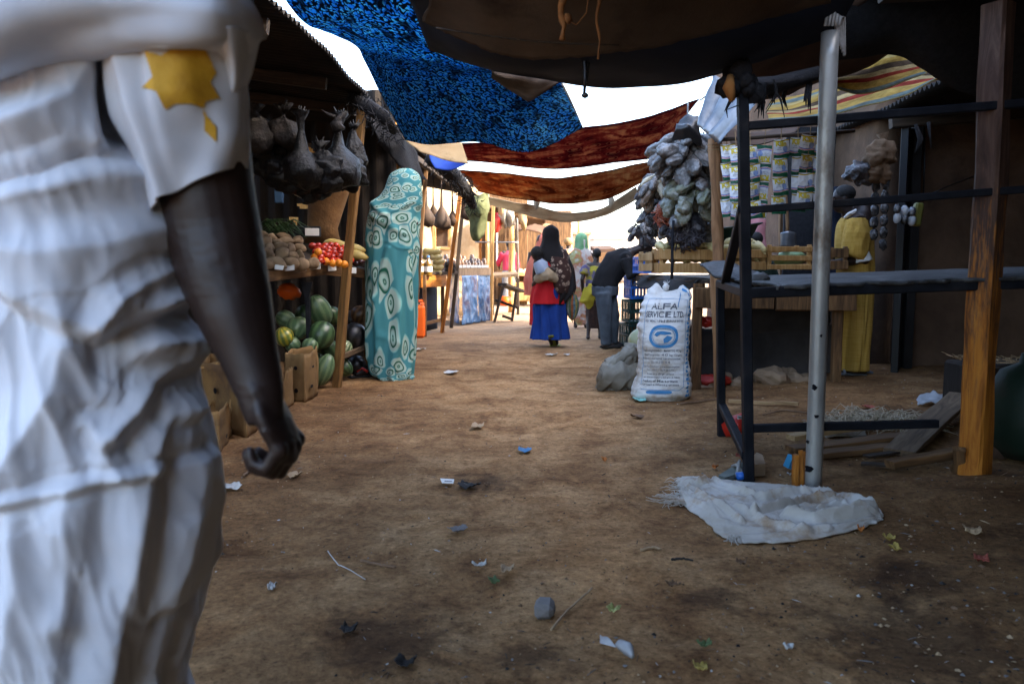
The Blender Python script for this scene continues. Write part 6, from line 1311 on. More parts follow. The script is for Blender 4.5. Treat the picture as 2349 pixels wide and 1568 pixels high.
def body(root, J, mats, voxel=.012, girth=1.0, feet=True, curl=(25, 35, 25), lab=None, hands=True, arm_r=None):
    s = J['s']; mb = MB(); g = girth * s
    fw, up = J['fw'], J['up']; sd2 = fw.cross(up).normalized(); rot = Matrix((sd2, fw, up)).transposed()
    mb.ell(J['pelvis'], (.165 * g, .115 * g, .13 * s), 16, rot); mb.ell(J['waist'], (.135 * g, .10 * g, .15 * s), 16, rot)
    mb.ell(J['chest'], (.165 * g, .11 * g, .19 * s), 16, rot); mb.tube([J['pelvis'], J['waist'], J['chest'], J['neck']], [.12 * g, .11 * g, .12 * g, .06 * s], 14)
    mb.tube([J['shL'], J['neck'] - up * .04 * s, J['shR']], [.058 * g, .07 * g, .058 * g], 12)
    hu, hf = J['hup'], J['hfw']; hs_ = hf.cross(hu).normalized(); hr = Matrix((hs_, hf, hu)).transposed(); h = J['head']
    mb.tube([J['neck'] - up * .03 * s, J['neck'].lerp(h, .5), h], [.062 * s, .053 * s, .05 * s], 12)
    mb.ell(h + hu * .022 * s - hf * .008 * s, (.074 * s, .093 * s, .092 * s), 18, hr); mb.ell(h - hu * .045 * s + hf * .030 * s, (.056 * s, .062 * s, .070 * s), 14, hr)
    mb.tube([h + hf * .09 * s + hu * .012 * s, h + hf * .108 * s - hu * .022 * s], [.010 * s, .016 * s], 8); mb.ell(h + hf * .088 * s - hu * .055 * s, (.024 * s, .012 * s, .010 * s), 8, hr)
    mb.ell(h + hf * .078 * s + hu * .030 * s, (.050 * s, .018 * s, .012 * s), 10, hr)
    for q in (-1, 1): mb.ell(h + hs_ * q * .076 * s - hu * .008 * s - hf * .005 * s, (.010 * s, .019 * s, .030 * s), 8, hr)
    for q in 'RL':
        a = arm_r or 1.0
        mb.tube([J['sh' + q], J['sh' + q].lerp(J['el' + q], .4), J['el' + q], J['el' + q].lerp(J['wr' + q], .35), J['wr' + q]], [.056 * g * a, .050 * g * a, .040 * g * a, .041 * g * a, .027 * s * a], 12); mb.ell(J['el' + q], .041 * g * a, 10)
        if hands:
            dr = J.get('hd' + q, (J['wr' + q] - J['el' + q]).normalized()); pn = J.get('pn' + q, sd2 * (-1 if q == 'R' else 1)); ts = 1 if V(dr).cross(V(pn)).dot(fw) > 0 else -1
            hand_pieces(mb, J['wr' + q], dr, pn, s, ts, J.get('curl', curl))
        mb.tube([J['hp' + q], J['hp' + q].lerp(J['kn' + q], .4), J['kn' + q], J['kn' + q].lerp(J['an' + q], .3), J['an' + q].lerp(J['kn' + q], .12), J['an' + q]], [.088 * g, .080 * g, .056 * g, .056 * g, .036 * s, .036 * s], 12); mb.ell(J['kn' + q], .056 * g, 10)
        if feet:
            a = J['an' + q]; ff = V(J.get('ft' + q, fw)); b = a + ff * .15 * s + V((0, 0, -.05 * s)) if 'toe' + q not in J else J['toe' + q]
            mb.tube([a + ff * -.055 * s + V((0, 0, -.035 * s)), a + V((0, 0, -.03 * s)), a.lerp(b, .6), b], [.03 * s, .042 * s, .034 * s, .022 * s], 10)
    out = remesh(mb, voxel, 3)
    e = [h + hf * .086 * s + hu * .012 * s + hs_ * q * .030 * s for q in (-1, 1)]
    for k, f in enumerate(out.f):
        c = out.v[f[0]]
        if min((c - q).length for q in e) < .010 * s: out.m[k] = 1
    return build(out, 'body', mats, root, lab)
SK, SKD = [MT['skin'], MT['eye']], [MT['skin_dark'], MT['eye']]
def garment(root, name, pieces, mat_, voxel=.014, fold=.012, fs=9, seed=0, lab=None, stretch=(1, 1, .45), smooth=3):
    """cloth grown round limb tubes: pieces = [(points, radii, flatness)]"""
    mb = MB()
    for pts, rr_, ry in pieces: mb.tube(pts, rr_, 16, ry=ry); 
    out = remesh(mb, voxel, smooth)
    for i, p in enumerate(out.v):
        q = V((p.x * stretch[0], p.y * stretch[1], p.z * stretch[2])); n_ = noise.noise(q * fs + V((seed, 0, 0))); r_ = 1 - abs(noise.noise(q * fs * 1.3 + V((0, seed, 3)))) * 2
        out.v[i] = p + out.n[i] * (fold * (.6 * n_ + .7 * r_))
    return build(out, name, mat_, root, lab)
def loft(root, name, rings, mat_, nseg=96, nv=90, fold=None, arc=(0, 2 * math.pi), solid=.006, lab=None, uvm=None):
    """draped cloth: rings (z, cx, cy, rx, ry) from hem upwards; fold(th, z) is added outwards"""
    rv = [(V((c[1], c[2], c[0])), V((c[3], c[4], 0))) for c in rings]
    def fn(u, v_):
        th = lerp(arc[0], arc[1], u); c = crow([r[0] for r in rv], v_); r_ = crow([r[1] for r in rv], v_)
        d = fold(th, c.z) if fold else 0
        return c + V(((r_.x + d) * math.cos(th), (r_.y + d) * math.sin(th), 0))
    mb = MB().grid(fn, nseg, nv)
    return build(mb, name, mat_, root, lab, solid=solid)
def folds(n, amp, z0, z1, seed=0, sharp=1.4, drift=.6):
    """pleats that open towards the hem z0"""
    def f(th, z):
        t = max(0, min(1, (z1 - z) / (z1 - z0))); w_ = th * n + drift * math.sin(z * 4 + seed) + 1.8 * noise.noise(V((math.cos(th) * 1.5, math.sin(th) * 1.5, z * 1.2 + seed)))
        s_ = math.sin(w_); s_ = math.copysign(abs(s_) ** sharp, s_)
        return amp * (.25 + .75 * t) * s_ + amp * .6 * noise.noise(V((math.cos(th) * 3, math.sin(th) * 3, z * 5 + seed)))
    return f
def place(root, p, rz=0.0): root.location = p; root.rotation_euler.z = rz
Z0 = V((0, 0, 0))
def segd(p, a, b):
    ab = b - a; t = max(0, min(1, (p - a).dot(ab) / max(1e-9, ab.dot(ab)))); return (p - a - ab * t).length
# ------------------------------------------------------------------ man in the white robe, nearest the camera
D0 = 1.31
cotton = M('white cotton', [(.52, .535, .575), (.60, .615, .655), (.66, .675, .71)], scale=3, rough=.85, bump=.18, bscale=240, bdist=.0015, spec=.15, trans=.08)
man = thing('person', V((-.76, 1.33, 0)), 'person in a white robe with a golden sleeve motif, seen from behind', 'person')
J = joints(1.80); off = V((-.76, 1.43, 0))
for k, v_ in list(J.items()):
    if isinstance(v_, V) and k not in ('up', 'fw', 'hfw', 'hup'): J[k] = v_ + off
hm = lambda x, y, d=D0: P(x, y, d)
for q in 'RL':
    for n_ in ('hp', 'kn', 'an'): J[n_ + q].x = off.x + (J[n_ + q].x - off.x) * .62 - .02; J[n_ + q].y -= .02
J['shR'] = hm(432, 40, 1.35); J['elR'] = hm(500, 560, 1.36); J['wrR'] = hm(597, 900, 1.30)
mb = MB(); s = J['s']
mb.ell(J['pelvis'], (.15, .12, .14), 16); mb.ell(J['chest'] + V((-.02, .02, 0)), (.15, .085, .2), 16); mb.tube([J['pelvis'], J['waist'], J['chest'] + V((0, .02, 0)), J['neck']], [.12, .10, .09, .06], 14); mb.tube([J['shL'], J['neck'] + V((0, .02, -.05)), J['shR'] + V((0, .05, -.01))], [.06, .065, .055], 12)
h = J['head']; mb.tube([J['neck'], h], [.062, .055], 12); mb.ell(h + V((0, -.008, .022)), (.076, .095, .095), 18); mb.ell(h + V((0, .03, -.045)), (.058, .064, .072), 14); mb.tube([h + V((0, .092, .012)), h + V((0, .11, -.022))], [.01, .016], 8)
for q in (-1, 1): mb.ell(h + V((q * .078, -.005, -.008)), (.01, .02, .031), 8)
apts = [(440, 20, 1.35), (452, 150, 1.35), (462, 300, 1.36), (470, 420, 1.36), (490, 520, 1.36), (508, 610, 1.35), (524, 670, 1.34), (543, 730, 1.33), (566, 800, 1.32), (586, 860, 1.31), (599, 905, 1.30)]
apts += [(604, 935, 1.295), (612, 965, 1.29)]
mb.tube([hm(*p) for p in apts], [.068, .074, .078, .079, .077, .075, .069, .061, .051, .043, .037, .034, .030], 24, ry=.92)
hand_pieces(mb, hm(594, 882, 1.30), (.36, .06, -.92), (-1, .10, -.42), 1.34, 1, (46, 66, 46), 14, 1.2)
mb.tube([J['shL'], J['elL'], J['wrL']], [.058, .045, .03], 12); hand_pieces(mb, J['wrL'], (0, .1, -1), (1, 0, 0), 1.0, 1)
for q in 'RL':
    mb.tube([J['hp' + q], J['kn' + q], J['an' + q]], [.09, .058, .038], 12); a = J['an' + q]; mb.tube([a + V((0, -.055, -.035)), a + V((0, 0, -.03)), a + V((0, .1, -.04)), a + V((0, .16, -.05))], [.03, .042, .034, .022], 10)
out = remesh(mb, .0042, 4)
for i, p in enumerate(out.v):
    if p.x > -.66 and p.z < 1.4: out.v[i] = p + out.n[i] * (.002 * noise.noise(V((p.x * 22, p.y * 22, p.z * 14))) + .0014 * (.5 - abs(noise.noise(V((p.x * 30, p.y * 40, p.z * 70))))) * (1 if p.z < .86 or 1.0 < p.z < 1.12 else .3))
for k, f in enumerate(out.f):
    c = out.v[f[0]]
    if min((c - (h + V((q * .03, .088, .012)))).length for q in (-1, 1)) < .009: out.m[k] = 1
build(out, 'body', SKD, man)
build(MB().ell(h + V((0, -.015, .045)), (.082, .098, .085), 20, nz=.06, ns=6), 'hair', MT['hair'], man)
# robe: lathe of the silhouette with real folds
EPX = [(372, 1640), (398, 1568), (428, 1420), (462, 1300), (474, 1180), (464, 1050), (436, 900), (424, 800), (398, 720), (382, 640), (370, 500), (366, 380), (380, 250)]
edge = [(.05, .12)] + [(P(x, y, 1.37).z, P(x, y, 1.37).x + .76 - .012) for x, y in EPX if P(x, y, 1.37).z > .06] + [(1.46, .17), (1.56, .07)]
dep = [(.05, .24), (.4, .22), (.65, .215), (.9, .18), (1.05, .165), (1.2, .155), (1.4, .14), (1.54, .08)]
def px2(x, y): p = P(x, y, 1.20); return V((p.x, p.z))
hemline = [px2(*q) for q in ((-120, 560), (0, 668), (88, 726), (175, 772), (235, 728), (320, 660), (374, 552), (420, 470))]
ridges = []
def ridge(pts, w_, h_): ridges.append(([px2(*p) for p in pts], w_ / 1400.0, h_))
for pts, w_, h_ in (([(399, 880), (400, 1000), (398, 1124), (392, 1257), (386, 1390), (382, 1540)], 15, .011), ([(300, 960), (288, 1050), (279, 1124), (268, 1290), (236, 1456), (215, 1580)], 26, .016), ([(-40, 1150), (90, 1130), (199, 1107), (292, 1104)], 12, .012), ([(180, 980), (205, 1040), (232, 1100)], 16, .012),
                    ([(310, 830), (270, 900), (246, 960), (215, 1010)], 18, .016), ([(395, 805), (330, 800), (270, 805)], 34, .030), ([(405, 830), (380, 905), (330, 985)], 17, .017), ([(120, 800), (110, 900), (60, 1010), (20, 1090)], 40, .018), ([(345, 1120), (350, 1230), (330, 1340), (310, 1450)], 17, .014), ([(150, 1150), (160, 1300), (150, 1420)], 30, .012), ([(60, 1180), (70, 1330), (40, 1500)], 34, .012), ([(440, 980), (452, 1120), (446, 1260)], 16, .010),
                    ([(-60, 300), (40, 260), (110, 200), (130, 120)], 30, .016), ([(-40, 420), (60, 392), (128, 346), (250, 338)], 16, -.013), ([(-40, 470), (70, 432), (150, 405), (285, 362)], 34, .010), ([(-40, 560), (60, 580), (160, 560), (250, 500), (320, 420)], 40, .010), ([(170, 760), (190, 690), (240, 620)], 16, .012), ([(240, 715), (300, 640), (350, 560)], 22, .012)):
    ridge(pts, w_, h_)
def hem_z(x):
    for a, b in zip(hemline, hemline[1:]):
        if a.x <= x <= b.x: return a.y + (b.y - a.y) * (x - a.x) / max(1e-6, b.x - a.x)
    return hemline[-1].y if x > hemline[-1].x else hemline[0].y
rc = V((-.76, 1.40, 0)); OX0, OZ0 = px2(140, 0).x, px2(0, 325).y
def robe(u, v_):
    z = lerp(.10, 1.545, v_); th = 2 * math.pi * u + math.pi / 2; a, b = interp(edge, z), interp(dep, z)
    ct, st_ = math.cos(th), math.sin(th); p = rc + V((a * ct, b * st_, z)); n_ = V((ct / a, st_ / b, 0)).normalized()
    q = V((p.x, p.z)); d = 0; k = max(0, min(1, (-n_.y + .45) / .6)) if n_.y < .45 else 0
    if k > 0:
        for pts, w_, h_ in ridges:
            m_ = 9
            for s_, e_ in zip(pts, pts[1:]): m_ = min(m_, segd(q, s_, e_))
            if m_ < w_ * 3: d += 1.35 * h_ * (math.exp(-abs(m_ / w_) ** 1.25) - .25 * math.exp(-((m_ - 2 * w_) / w_) ** 2))
        d *= k; d += .040 * k * sstep(-.028, .012, z - hem_z(p.x)) * (1 - sstep(1.25, 1.33, z))
        # recess under the rolled sleeve
        d -= .085 * k * sstep(OX0 - .008, OX0 + .012, q.x) * sstep(OZ0 - .02, OZ0 + .035, z) * (1 - sstep(1.42, 1.47, z)); d += .022 * k * math.exp(-((q.x - OX0 + .05) / .05) ** 2 - ((z - 1.30) / .08) ** 2)
    t = 1 - v_; pl = math.sin(th * 13 + 2.2 * noise.noise(V((ct * 2, st_ * 2, z * 1.5))) + .8 * math.sin(z * 5)); d += .008 * t * pl * (1 if k < .5 else .55)
    d += .012 * noise.noise(V((p.x * 6, p.y * 7, z * 4))) + .005 * noise.noise(V((p.x * 20, p.y * 20, z * 10)))
    wq = sstep(.92, 1.08, z); d += lerp(.017 * (.5 - abs(noise.noise(V((p.x * 17 + z * 3, p.y * 12, z * 3.2 - p.x * 4))))), .010 * noise.noise(V((p.x * 4 + z * 2.5, p.y * 3, z * 2.5 - p.x * 4))), wq) * 1.7
    d += .006 * (.5 - abs(noise.noise(V((p.x * 44, p.y * 30, z * 14 + p.x * 20)))))
    return p + n_ * d
build(MB().grid(robe, 360, 300), 'robe', cotton, man, solid=.004)
# inner sleeve
slc = [hm(405, 30, 1.33), hm(408, 130, 1.32), hm(420, 240, 1.32), hm(438, 340, 1.33), hm(453, 441, 1.34)]
slw = [(0, .105), (.25, .112), (.5, .102), (.75, .088), (1, .078)]
def sleeve(u, v_):
    c = crow(slc, v_); a = interp(slw, v_); th = 2 * math.pi * u + math.pi / 2; ct, st_ = math.cos(th), math.sin(th)
    d = .010 * noise.noise(V((ct * 2 + 3, st_ * 2, v_ * 3))) + .006 * math.sin(th * 5 + v_ * 6) * (.3 + .7 * v_)
    if st_ < .3: d += .012 * math.exp(-((ct + .55 - .2 * v_) / .12) ** 2) - .012 * math.exp(-((ct + .2) / .1) ** 2) * (1 - v_)
    return c + V(((a + d) * ct, (a * .86 + d) * st_, -.040 * v_ * (-ct) * 1.0 - .0 * v_))
slm = MB().grid(sleeve, 120, 90); slo = build(slm, 'sleeve', cotton, man, solid=.004)
bvh = BVHTree.FromPolygons(slm.v, slm.f)
gold = M('golden embroidery', [(.40, .20, .012), (.55, .30, .02), (.62, .36, .04)], scale=14, rough=.6, bump=.5, bscale=90, bdist=.003)
star = [(322, 114), (369, 128), (396, 110), (470, 110), (497, 168), (483, 188), (504, 225), (473, 232), (467, 249), (452, 243), (436, 238), (402, 238), (379, 252), (356, 208), (326, 201), (349, 175), (336, 134)]
star2 = [(466, 250), (473, 264), (497, 292), (497, 329), (482, 312), (470, 299), (468, 270)]
def inside(p, poly):
    c = False; n_ = len(poly)
    for i in range(n_):
        (x1, y1), (x2, y2) = poly[i], poly[i - 1]
        if (y1 > p[1]) != (y2 > p[1]) and p[0] < (x2 - x1) * (p[1] - y1) / (y2 - y1) + x1: c = not c
    return c
gm_ = MB(); vid = {}
def gv(i, j):
    if (i, j) in vid: return vid[(i, j)]
    x, y = 316 + i * 3, 106 + j * 3; r_ = ray(x, y).normalized(); hit = bvh.ray_cast(V((0, 0, CAMZ)), r_)
    if hit[0] is None: vid[(i, j)] = None; return None
    gm_.v.append(hit[0] - r_ * .0045); gm_.uv.append((0, 0)); vid[(i, j)] = len(gm_.v) - 1; return vid[(i, j)]
for j in range(76):
    for i in range(64):
        c = (316 + i * 3 + 1.5, 106 + j * 3 + 1.5)
        if inside(c, star) or inside(c, star2):
            q = [gv(i, j), gv(i + 1, j), gv(i + 1, j + 1), gv(i, j + 1)]
            if None not in q: gm_.f.append(tuple(q)); gm_.m.append(0); gm_.sm.append(True)
build(gm_, 'gold_motif', gold, man)
# rolled-up outer sleeve lying on the shoulder, with its pointed hanging corner
rp = [hm(-160, 70, 1.30), hm(0, 62, 1.25), hm(140, 34, 1.23), hm(280, 34, 1.22), hm(420, 36, 1.23), hm(520, 44, 1.24), hm(575, 60, 1.27), hm(606, 80, 1.30)]
rw = [.10, .085, .062, .046, .046, .042, .028, .006]
def roll(u, v_):
    f = v_ * 7; c = crow(rp, v_); a = lerp(rw[min(7, int(f))], rw[min(7, int(f) + 1)], f - int(f)); th = 2 * math.pi * u; ct, st_ = math.cos(th), math.sin(th)
    d = .012 * noise.noise(V((ct * 1.5, st_ * 1.5, v_ * 4))) * min(1, a / .03) + .005 * math.sin(th * 3 + v_ * 14) * min(1, a / .03)
    up_ = max(0, st_) * .06 * (1 - v_) ; return c + V((.25 * a * st_ * 0, (a * 1.25 + d) * ct, (a + d) * st_ + up_))
build(MB().grid(roll, 60, 100), 'rolled_sleeve', cotton, man, solid=.003)
build(patch([[hm(604, 80, 1.30), hm(560, 66, 1.24), hm(500, 70, 1.21), hm(440, 80, 1.23)], [hm(588, 140, 1.315), hm(556, 130, 1.26), hm(520, 128, 1.24), hm(494, 130, 1.27)], [hm(566, 200, 1.33), hm(550, 196, 1.29), hm(532, 190, 1.27), hm(516, 186, 1.29)], [hm(536, 262, 1.34), hm(532, 258, 1.32), hm(528, 252, 1.31), hm(524, 246, 1.31)]], 30, 34, .006, 9, 4, wr=lambda u, v_: V((0, .010 * math.sin(u * 10) * (1 - v_), 0))), 'hanging_corner', cotton, man, solid=.004)
build(MB().grid(lambda u, v_: P(lerp(250, 500, u), lerp(44, lerp(94, 108, math.sin(math.pi * u)), v_), 1.285 - .085 * v_ + .03 * (2 * u - 1) ** 2) + V((0, .006 * noise.noise(V((u * 6, v_ * 3, 1))), 0)), 40, 10), 'sleeve_edge', cotton, man, solid=.004)
# ------------------------------------------------------------------ turquoise wrap
def ringcloth():
    m, t, bs, out = newmat('turquoise ringed cotton'); co = coords(t, 'UV', (1.28, 1.9, 1), False)
    n = nd(t, 'ShaderNodeTexNoise', i_Scale=5.0, i_Detail=2); t.links.new(co, n.inputs['Vector'])
    wv = nd(t, 'ShaderNodeVectorMath', operation='MULTIPLY_ADD'); t.links.new(n.outputs[1], wv.inputs[0]); wv.inputs[1].default_value = (.13, .13, 0); t.links.new(co, wv.inputs[2])
    v = nd(t, 'ShaderNodeTexVoronoi', i_Scale=7.8, i_Randomness=1.0, voronoi_dimensions='2D'); t.links.new(wv.outputs[0], v.inputs['Vector']); v2 = nd(t, 'ShaderNodeTexVoronoi', i_Scale=7.8, feature='DISTANCE_TO_EDGE', voronoi_dimensions='2D'); t.links.new(wv.outputs[0], v2.inputs['Vector'])
    white, green, turq = (.40, .51, .44), (.012, .10, .06), (.065, .24, .26)
    cs_ = nd(t, 'ShaderNodeSeparateColor'); t.links.new(v.outputs['Color'], cs_.inputs[0])
    dd = math_(t, 'MULTIPLY', v.outputs['Distance'], math_(t, 'ADD', .62, math_(t, 'MULTIPLY', cs_.outputs[0], .75)))
    big = ramp(t, dd, [(0, (.30, .45, .36)), (.07, green), (.10, (.34, .52, .45)), (.17, white), (.24, green), (.275, green), (.30, white), (.42, white), (.47, (.24, .5, .46)), (.52, turq)]).outputs[0]
    edge_ = ramp(t, v2.outputs['Distance'], [(.02, (0, 0, 0)), (.05, (1, 1, 1))]).outputs[0]
    c = mixc(t, edge_, turq, big)
    tv = nd(t, 'ShaderNodeTexNoise', i_Scale=3, i_Detail=3); t.links.new(co, tv.inputs['Vector'])
    c = mixc(t, .5, c, ramp(t, tv.outputs[0], [(.3, (.7, .75, .8)), (.7, (1.1, 1.1, 1.05))]).outputs[0], 'MULTIPLY')
    w2 = nd(t, 'ShaderNodeTexNoise', i_Scale=160, i_Detail=2); t.links.new(co, w2.inputs['Vector'])
    finish(t, bs, out, c, .85, w2.outputs[0], .15, .002, trans=.12, spec=.15); return m
MT['rings'] = ringcloth()
tq = G(893, 868); wr_ = thing('person', tq, 'person wrapped head to foot in turquoise cloth printed with green and white rings', 'person')
J = joints(1.78); o_ = tq + V((.05, .05, 0))
for k, v_ in list(J.items()):
    if isinstance(v_, V) and k not in ('up', 'fw', 'hfw', 'hup'): J[k] = v_ + o_
J['anL'] = G(834, 864) + V((.05, .03, .075)); J['anR'] = G(885, 858) + V((0, .05, .075)); J['knR'].x -= .04; J['ftL'] = V((-.8, -.6, 0)); J['wrR'] = J['chest'] + V((.1, .2, -.05)); J['wrL'] = J['chest'] + V((-.1, .2, -.05)); J['elR'] = J['chest'] + V((.2, .05, -.15)); J['elL'] = J['chest'] + V((-.2, .05, -.15))
body(wr_, J, SKD, .013)
TE = [(868, 868, 944), (860, 852, 950), (845, 842, 953), (800, 836, 956), (700, 834, 960), (600, 832, 962), (560, 833, 965), (510, 836, 966), (485, 840, 967), (470, 847, 968), (458, 858, 968), (446, 870, 968), (430, 879, 967), (412, 885, 966), (398, 893, 960), (388, 912, 946)]
k = tq.y / 1830
tr = [(P(0, y, tq.y + .06).z, P((l + r_) / 2, y, tq.y).x, tq.y + .06, (r_ - l) / 2 * k - (.028 if y > 470 else .012), max(.035, interp([(385, .04), (396, .09), (420, .125), (460, .15), (500, .18), (560, .19)], y))) for (y, l, r_) in TE]
f1 = folds(8, .020, .1, 1.7, 3, 1.2, 1.4)
tl_ = [V((P(x, 0, tq.y).x, P(0, y, tq.y).z)) for x, y in ((832, 548), (870, 556), (905, 572), (935, 566), (966, 562))]
def tfold(th, z):
    ct = math.cos(th); x = tq.x + .02 + .23 * ct; hz = interp([(p.x, p.y) for p in tl_], x) + (.02 * math.sin(th * 3))
    d = f1(th, z) * (1 - sstep(1.45, 1.75, z) * .7) + .006 * math.exp(-((z - hz) / .012) ** 2)
    if math.sin(th) < .2:
        for (x0, z0, x1, z1, w_, h_) in ((-1.13, 1.2, -1.24, .75, .025, .025), (-1.24, .75, -1.22, .3, .03, .02), (-1.30, 1.22, -1.32, .2, .02, .018), (-1.0, 1.25, -1.03, .1, .03, .016), (-1.2, .42, -1.02, .34, .02, .016), (-1.33, 1.62, -1.12, 1.45, .03, .022), (-1.3, 1.5, -1.0, 1.33, .025, .018), (-1.16, 1.5, -.95, 1.62, .02, .012)):
            d += h_ * math.exp(-(segd(V((x, z)), V((x0, z0)), V((x1, z1))) / w_) ** 2)
    return d
loft(wr_, 'wrap', tr, MT['rings'], 200, 220, tfold, (math.pi / 2, math.pi * 2.5))
build(MB().tube([J['anL'] + V((-.10, -.08, -.02)), J['anL'] + V((-.06, -.06, .015)), J['anL'] + V((.0, -.08, -.02))], .013, 8), 'sandal_strap', MT['red_plastic'], wr_)
build(MB().box(J['anL'] + V((-.06, -.05, -.066)), (.27, .10, .016), Matrix.Rotation(.6, 3, 'Z'), ch=.007), 'sandal', MT['rubber'], wr_)
build(MB().tube([P(936, 864, 7.3), P(944, 868, 7.3), P(950, 862, 7.3)], [.02, .03, .015], 8, nz=.4), 'knotted_corner', MT['rings'], wr_)
# ------------------------------------------------------------------ woman in blue carrying a baby
floral = M('floral shawl', [(.02, .010, .008)], rough=.9)
def flower_mat():
    m, t, bs, out = newmat('brown flowered shawl'); co = coords(t, 'Object', (1, 1, 1), False); v = nd(t, 'ShaderNodeTexVoronoi', i_Scale=15); t.links.new(co, v.inputs['Vector']); v2 = nd(t, 'ShaderNodeTexVoronoi', i_Scale=60); t.links.new(co, v2.inputs['Vector'])
    k = ramp(t, v.outputs['Distance'], [(.36, (1, 1, 1)), (.48, (0, 0, 0))]).outputs[0]; k2 = ramp(t, v2.outputs['Distance'], [(.25, (1, 1, 1)), (.45, (.25, .25, .25))]).outputs[0]
    c = mixc(t, math_(t, 'MULTIPLY', k, k2), (.030, .012, .009), (.52, .38, .28)); finish(t, bs, out, c, .9, None); return m
MT['floral'] = flower_mat()
cl = lambda nm, a, b=None, **k: M(nm, [a, b or tuple(min(1, x * 1.5) for x in a)], scale=4, rough=.9, bump=.3, bscale=60, **k)
MT['blue_skirt'] = cl('royal blue cotton', (.003, .022, .13), (.005, .038, .21)); MT['red_wrap'] = cl('red cotton', (.32, .004, .008), (.48, .010, .014)); MT['black_scarf'] = cl('black scarf', (.006, .005, .005), (.014, .011, .011))
wg = G(1262, 795); wm = thing('person', Z0, 'woman in royal blue skirt and black headscarf walking away carrying a baby', 'person')
J = joints(1.53); J['knR'] += V((0, .05, 0)); J['anR'] += V((0, .18, .0)); J['anL'] = V((-.02, -.12, .16)); J['toeL'] = V((.02, -.03, .03)); J['knL'] = V((-.06, .06, .43)); J['elR'] = V((.27, -.05, 1.0)); J['wrR'] = V((.31, .02, .78)); J['hdR'] = V((0, 0, -1))
body(wm, J, SKD, .011)
loft(wm, 'skirt', [(.10, 0, .02, .235, .19), (.3, .0, .02, .215, .17), (.55, .0, .01, .205, .15), (.75, 0, .0, .19, .14), (.88, 0, 0, .15, .11)], MT['blue_skirt'], 110, 60, folds(9, .030, .08, .85, 5, 1.8))
loft(wm, 'red_wrap', [(.56, -.03, .0, .225, .175), (.66, -.03, -.005, .212, .165), (.80, -.02, -.01, .195, .155), (1.0, -.01, -.01, .18, .15), (1.1, 0, 0, .17, .13)], MT['red_wrap'], 96, 40, folds(7, .016, .5, 1.1, 2))
sh = folds(6, .012, .5, 1.2, 8)
loft(wm, 'flowered_shawl', [(.70, .13, -.02, .10, .16), (.80, .125, -.02, .135, .19), (.95, .115, -.02, .16, .195), (1.10, .08, -.01, .17, .17), (1.2, .03, 0, .19, .13), (1.27, 0, 0, .14, .10)], MT['floral'], 100, 60, sh)
loft(wm, 'black_drape', [(.54, .10, -.0, .06, .10), (.62, .13, .0, .10, .15), (.74, .17, .0, .135, .16), (.92, .17, .0, .13, .15), (1.08, .15, .0, .12, .13), (1.2, .10, 0, .10, .1)], MT['black_scarf'], 90, 50, folds(7, .026, .5, 1.2, 4))
loft(wm, 'headscarf', [(1.10, .03, -.03, .215, .14), (1.18, .015, -.02, .19, .135), (1.27, .0, -.01, .14, .115), (1.36, 0, .0, .108, .112), (1.44, 0, .0, .106, .118), (1.51, 0, .0, .088, .1), (1.56, 0, .0, .02, .03)], MT['black_scarf'], 80, 60, folds(5, .008, 1.0, 1.5, 1))
for q, a, tl2 in (('L', J['anL'], -.9), ('R', J['anR'], 0)): build(MB().box(a + V((.02, .05, -.075)) if q == 'R' else V((.02, -.075, .085)), (.085, .25, .02), Matrix.Rotation(tl2 * .75, 3, 'X') @ Matrix.Rotation(-.2, 3, 'Z'), ch=.008), 'flip_flop', cl('olive rubber', (.12, .13, .02)), wm)
sp_ = MB()
for i in range(22): sp_.ell(V((.02 + R.gauss(0, .035), -.155 + R.uniform(-.004, .004), 1.23 + R.gauss(0, .05))), .0045, 6)
place(wm, wg + V((0, 0, 0)))
by = thing('person', Z0, 'baby in pale blue top and tan trousers on the back of its carrier', 'person')
mb = MB(); mb.ell((-.18, -.21, 1.19), (.075, .08, .085), 14); mb.ell((-.12, -.19, 1.02), (.085, .07, .12), 14); mb.ell((-.06, -.19, .93), (.10, .075, .07), 14); mb.tube([(-.15, -.2, 1.06), (-.07, -.23, 1.04), (.0, -.22, 1.0)], [.035, .03, .022], 10); hand_pieces(mb, (.0, -.22, 1.0), (1, 0, -.3), (0, 1, 0), .55, 1)
mb.tube([(-.10, -.2, .93), (-.18, -.12, .86), (-.22, .0, .80)], [.05, .04, .028], 10); mb.tube([(-.02, -.2, .93), (.1, -.15, .86), (.19, .0, .82)], [.05, .04, .028], 10); mb.ell((-.22, .03, .79), (.025, .05, .02), 8); mb.ell((.19, .03, .81), (.025, .05, .02), 8); mb.tube([(-.16, -.2, 1.12), (-.14, -.2, 1.06)], .04, 10)
build(remesh(mb, .010, 3), 'body', MT['skin_dark'], by); build(MB().ell((-.18, -.215, 1.205), (.081, .086, .082), 16, nz=.08, ns=8), 'hair', MT['hair'], by)
garment(by, 'top', [([(-.17, -.2, 1.1), (-.13, -.2, 1.04), (-.10, -.2, .96)], [.075, .098, .10], .9), ([(-.14, -.2, 1.07), (-.06, -.235, 1.045)], [.052, .046], 1)], cl('pale blue jersey', (.22, .27, .36), (.32, .37, .46)), .012, .008, 14, 2)
garment(by, 'trousers', [([(-.10, -.2, 1.0), (-.06, -.205, .93), (-.05, -.2, .87)], [.085, .115, .10], .85), ([(-.10, -.2, .92), (-.18, -.12, .865)], [.066, .055], 1), ([(-.02, -.2, .92), (.1, -.15, .865)], [.066, .055], 1)], cl('tan baby trousers', (.22, .165, .10), (.30, .23, .15)), .012, .008, 14, 5)
place(by, wg)
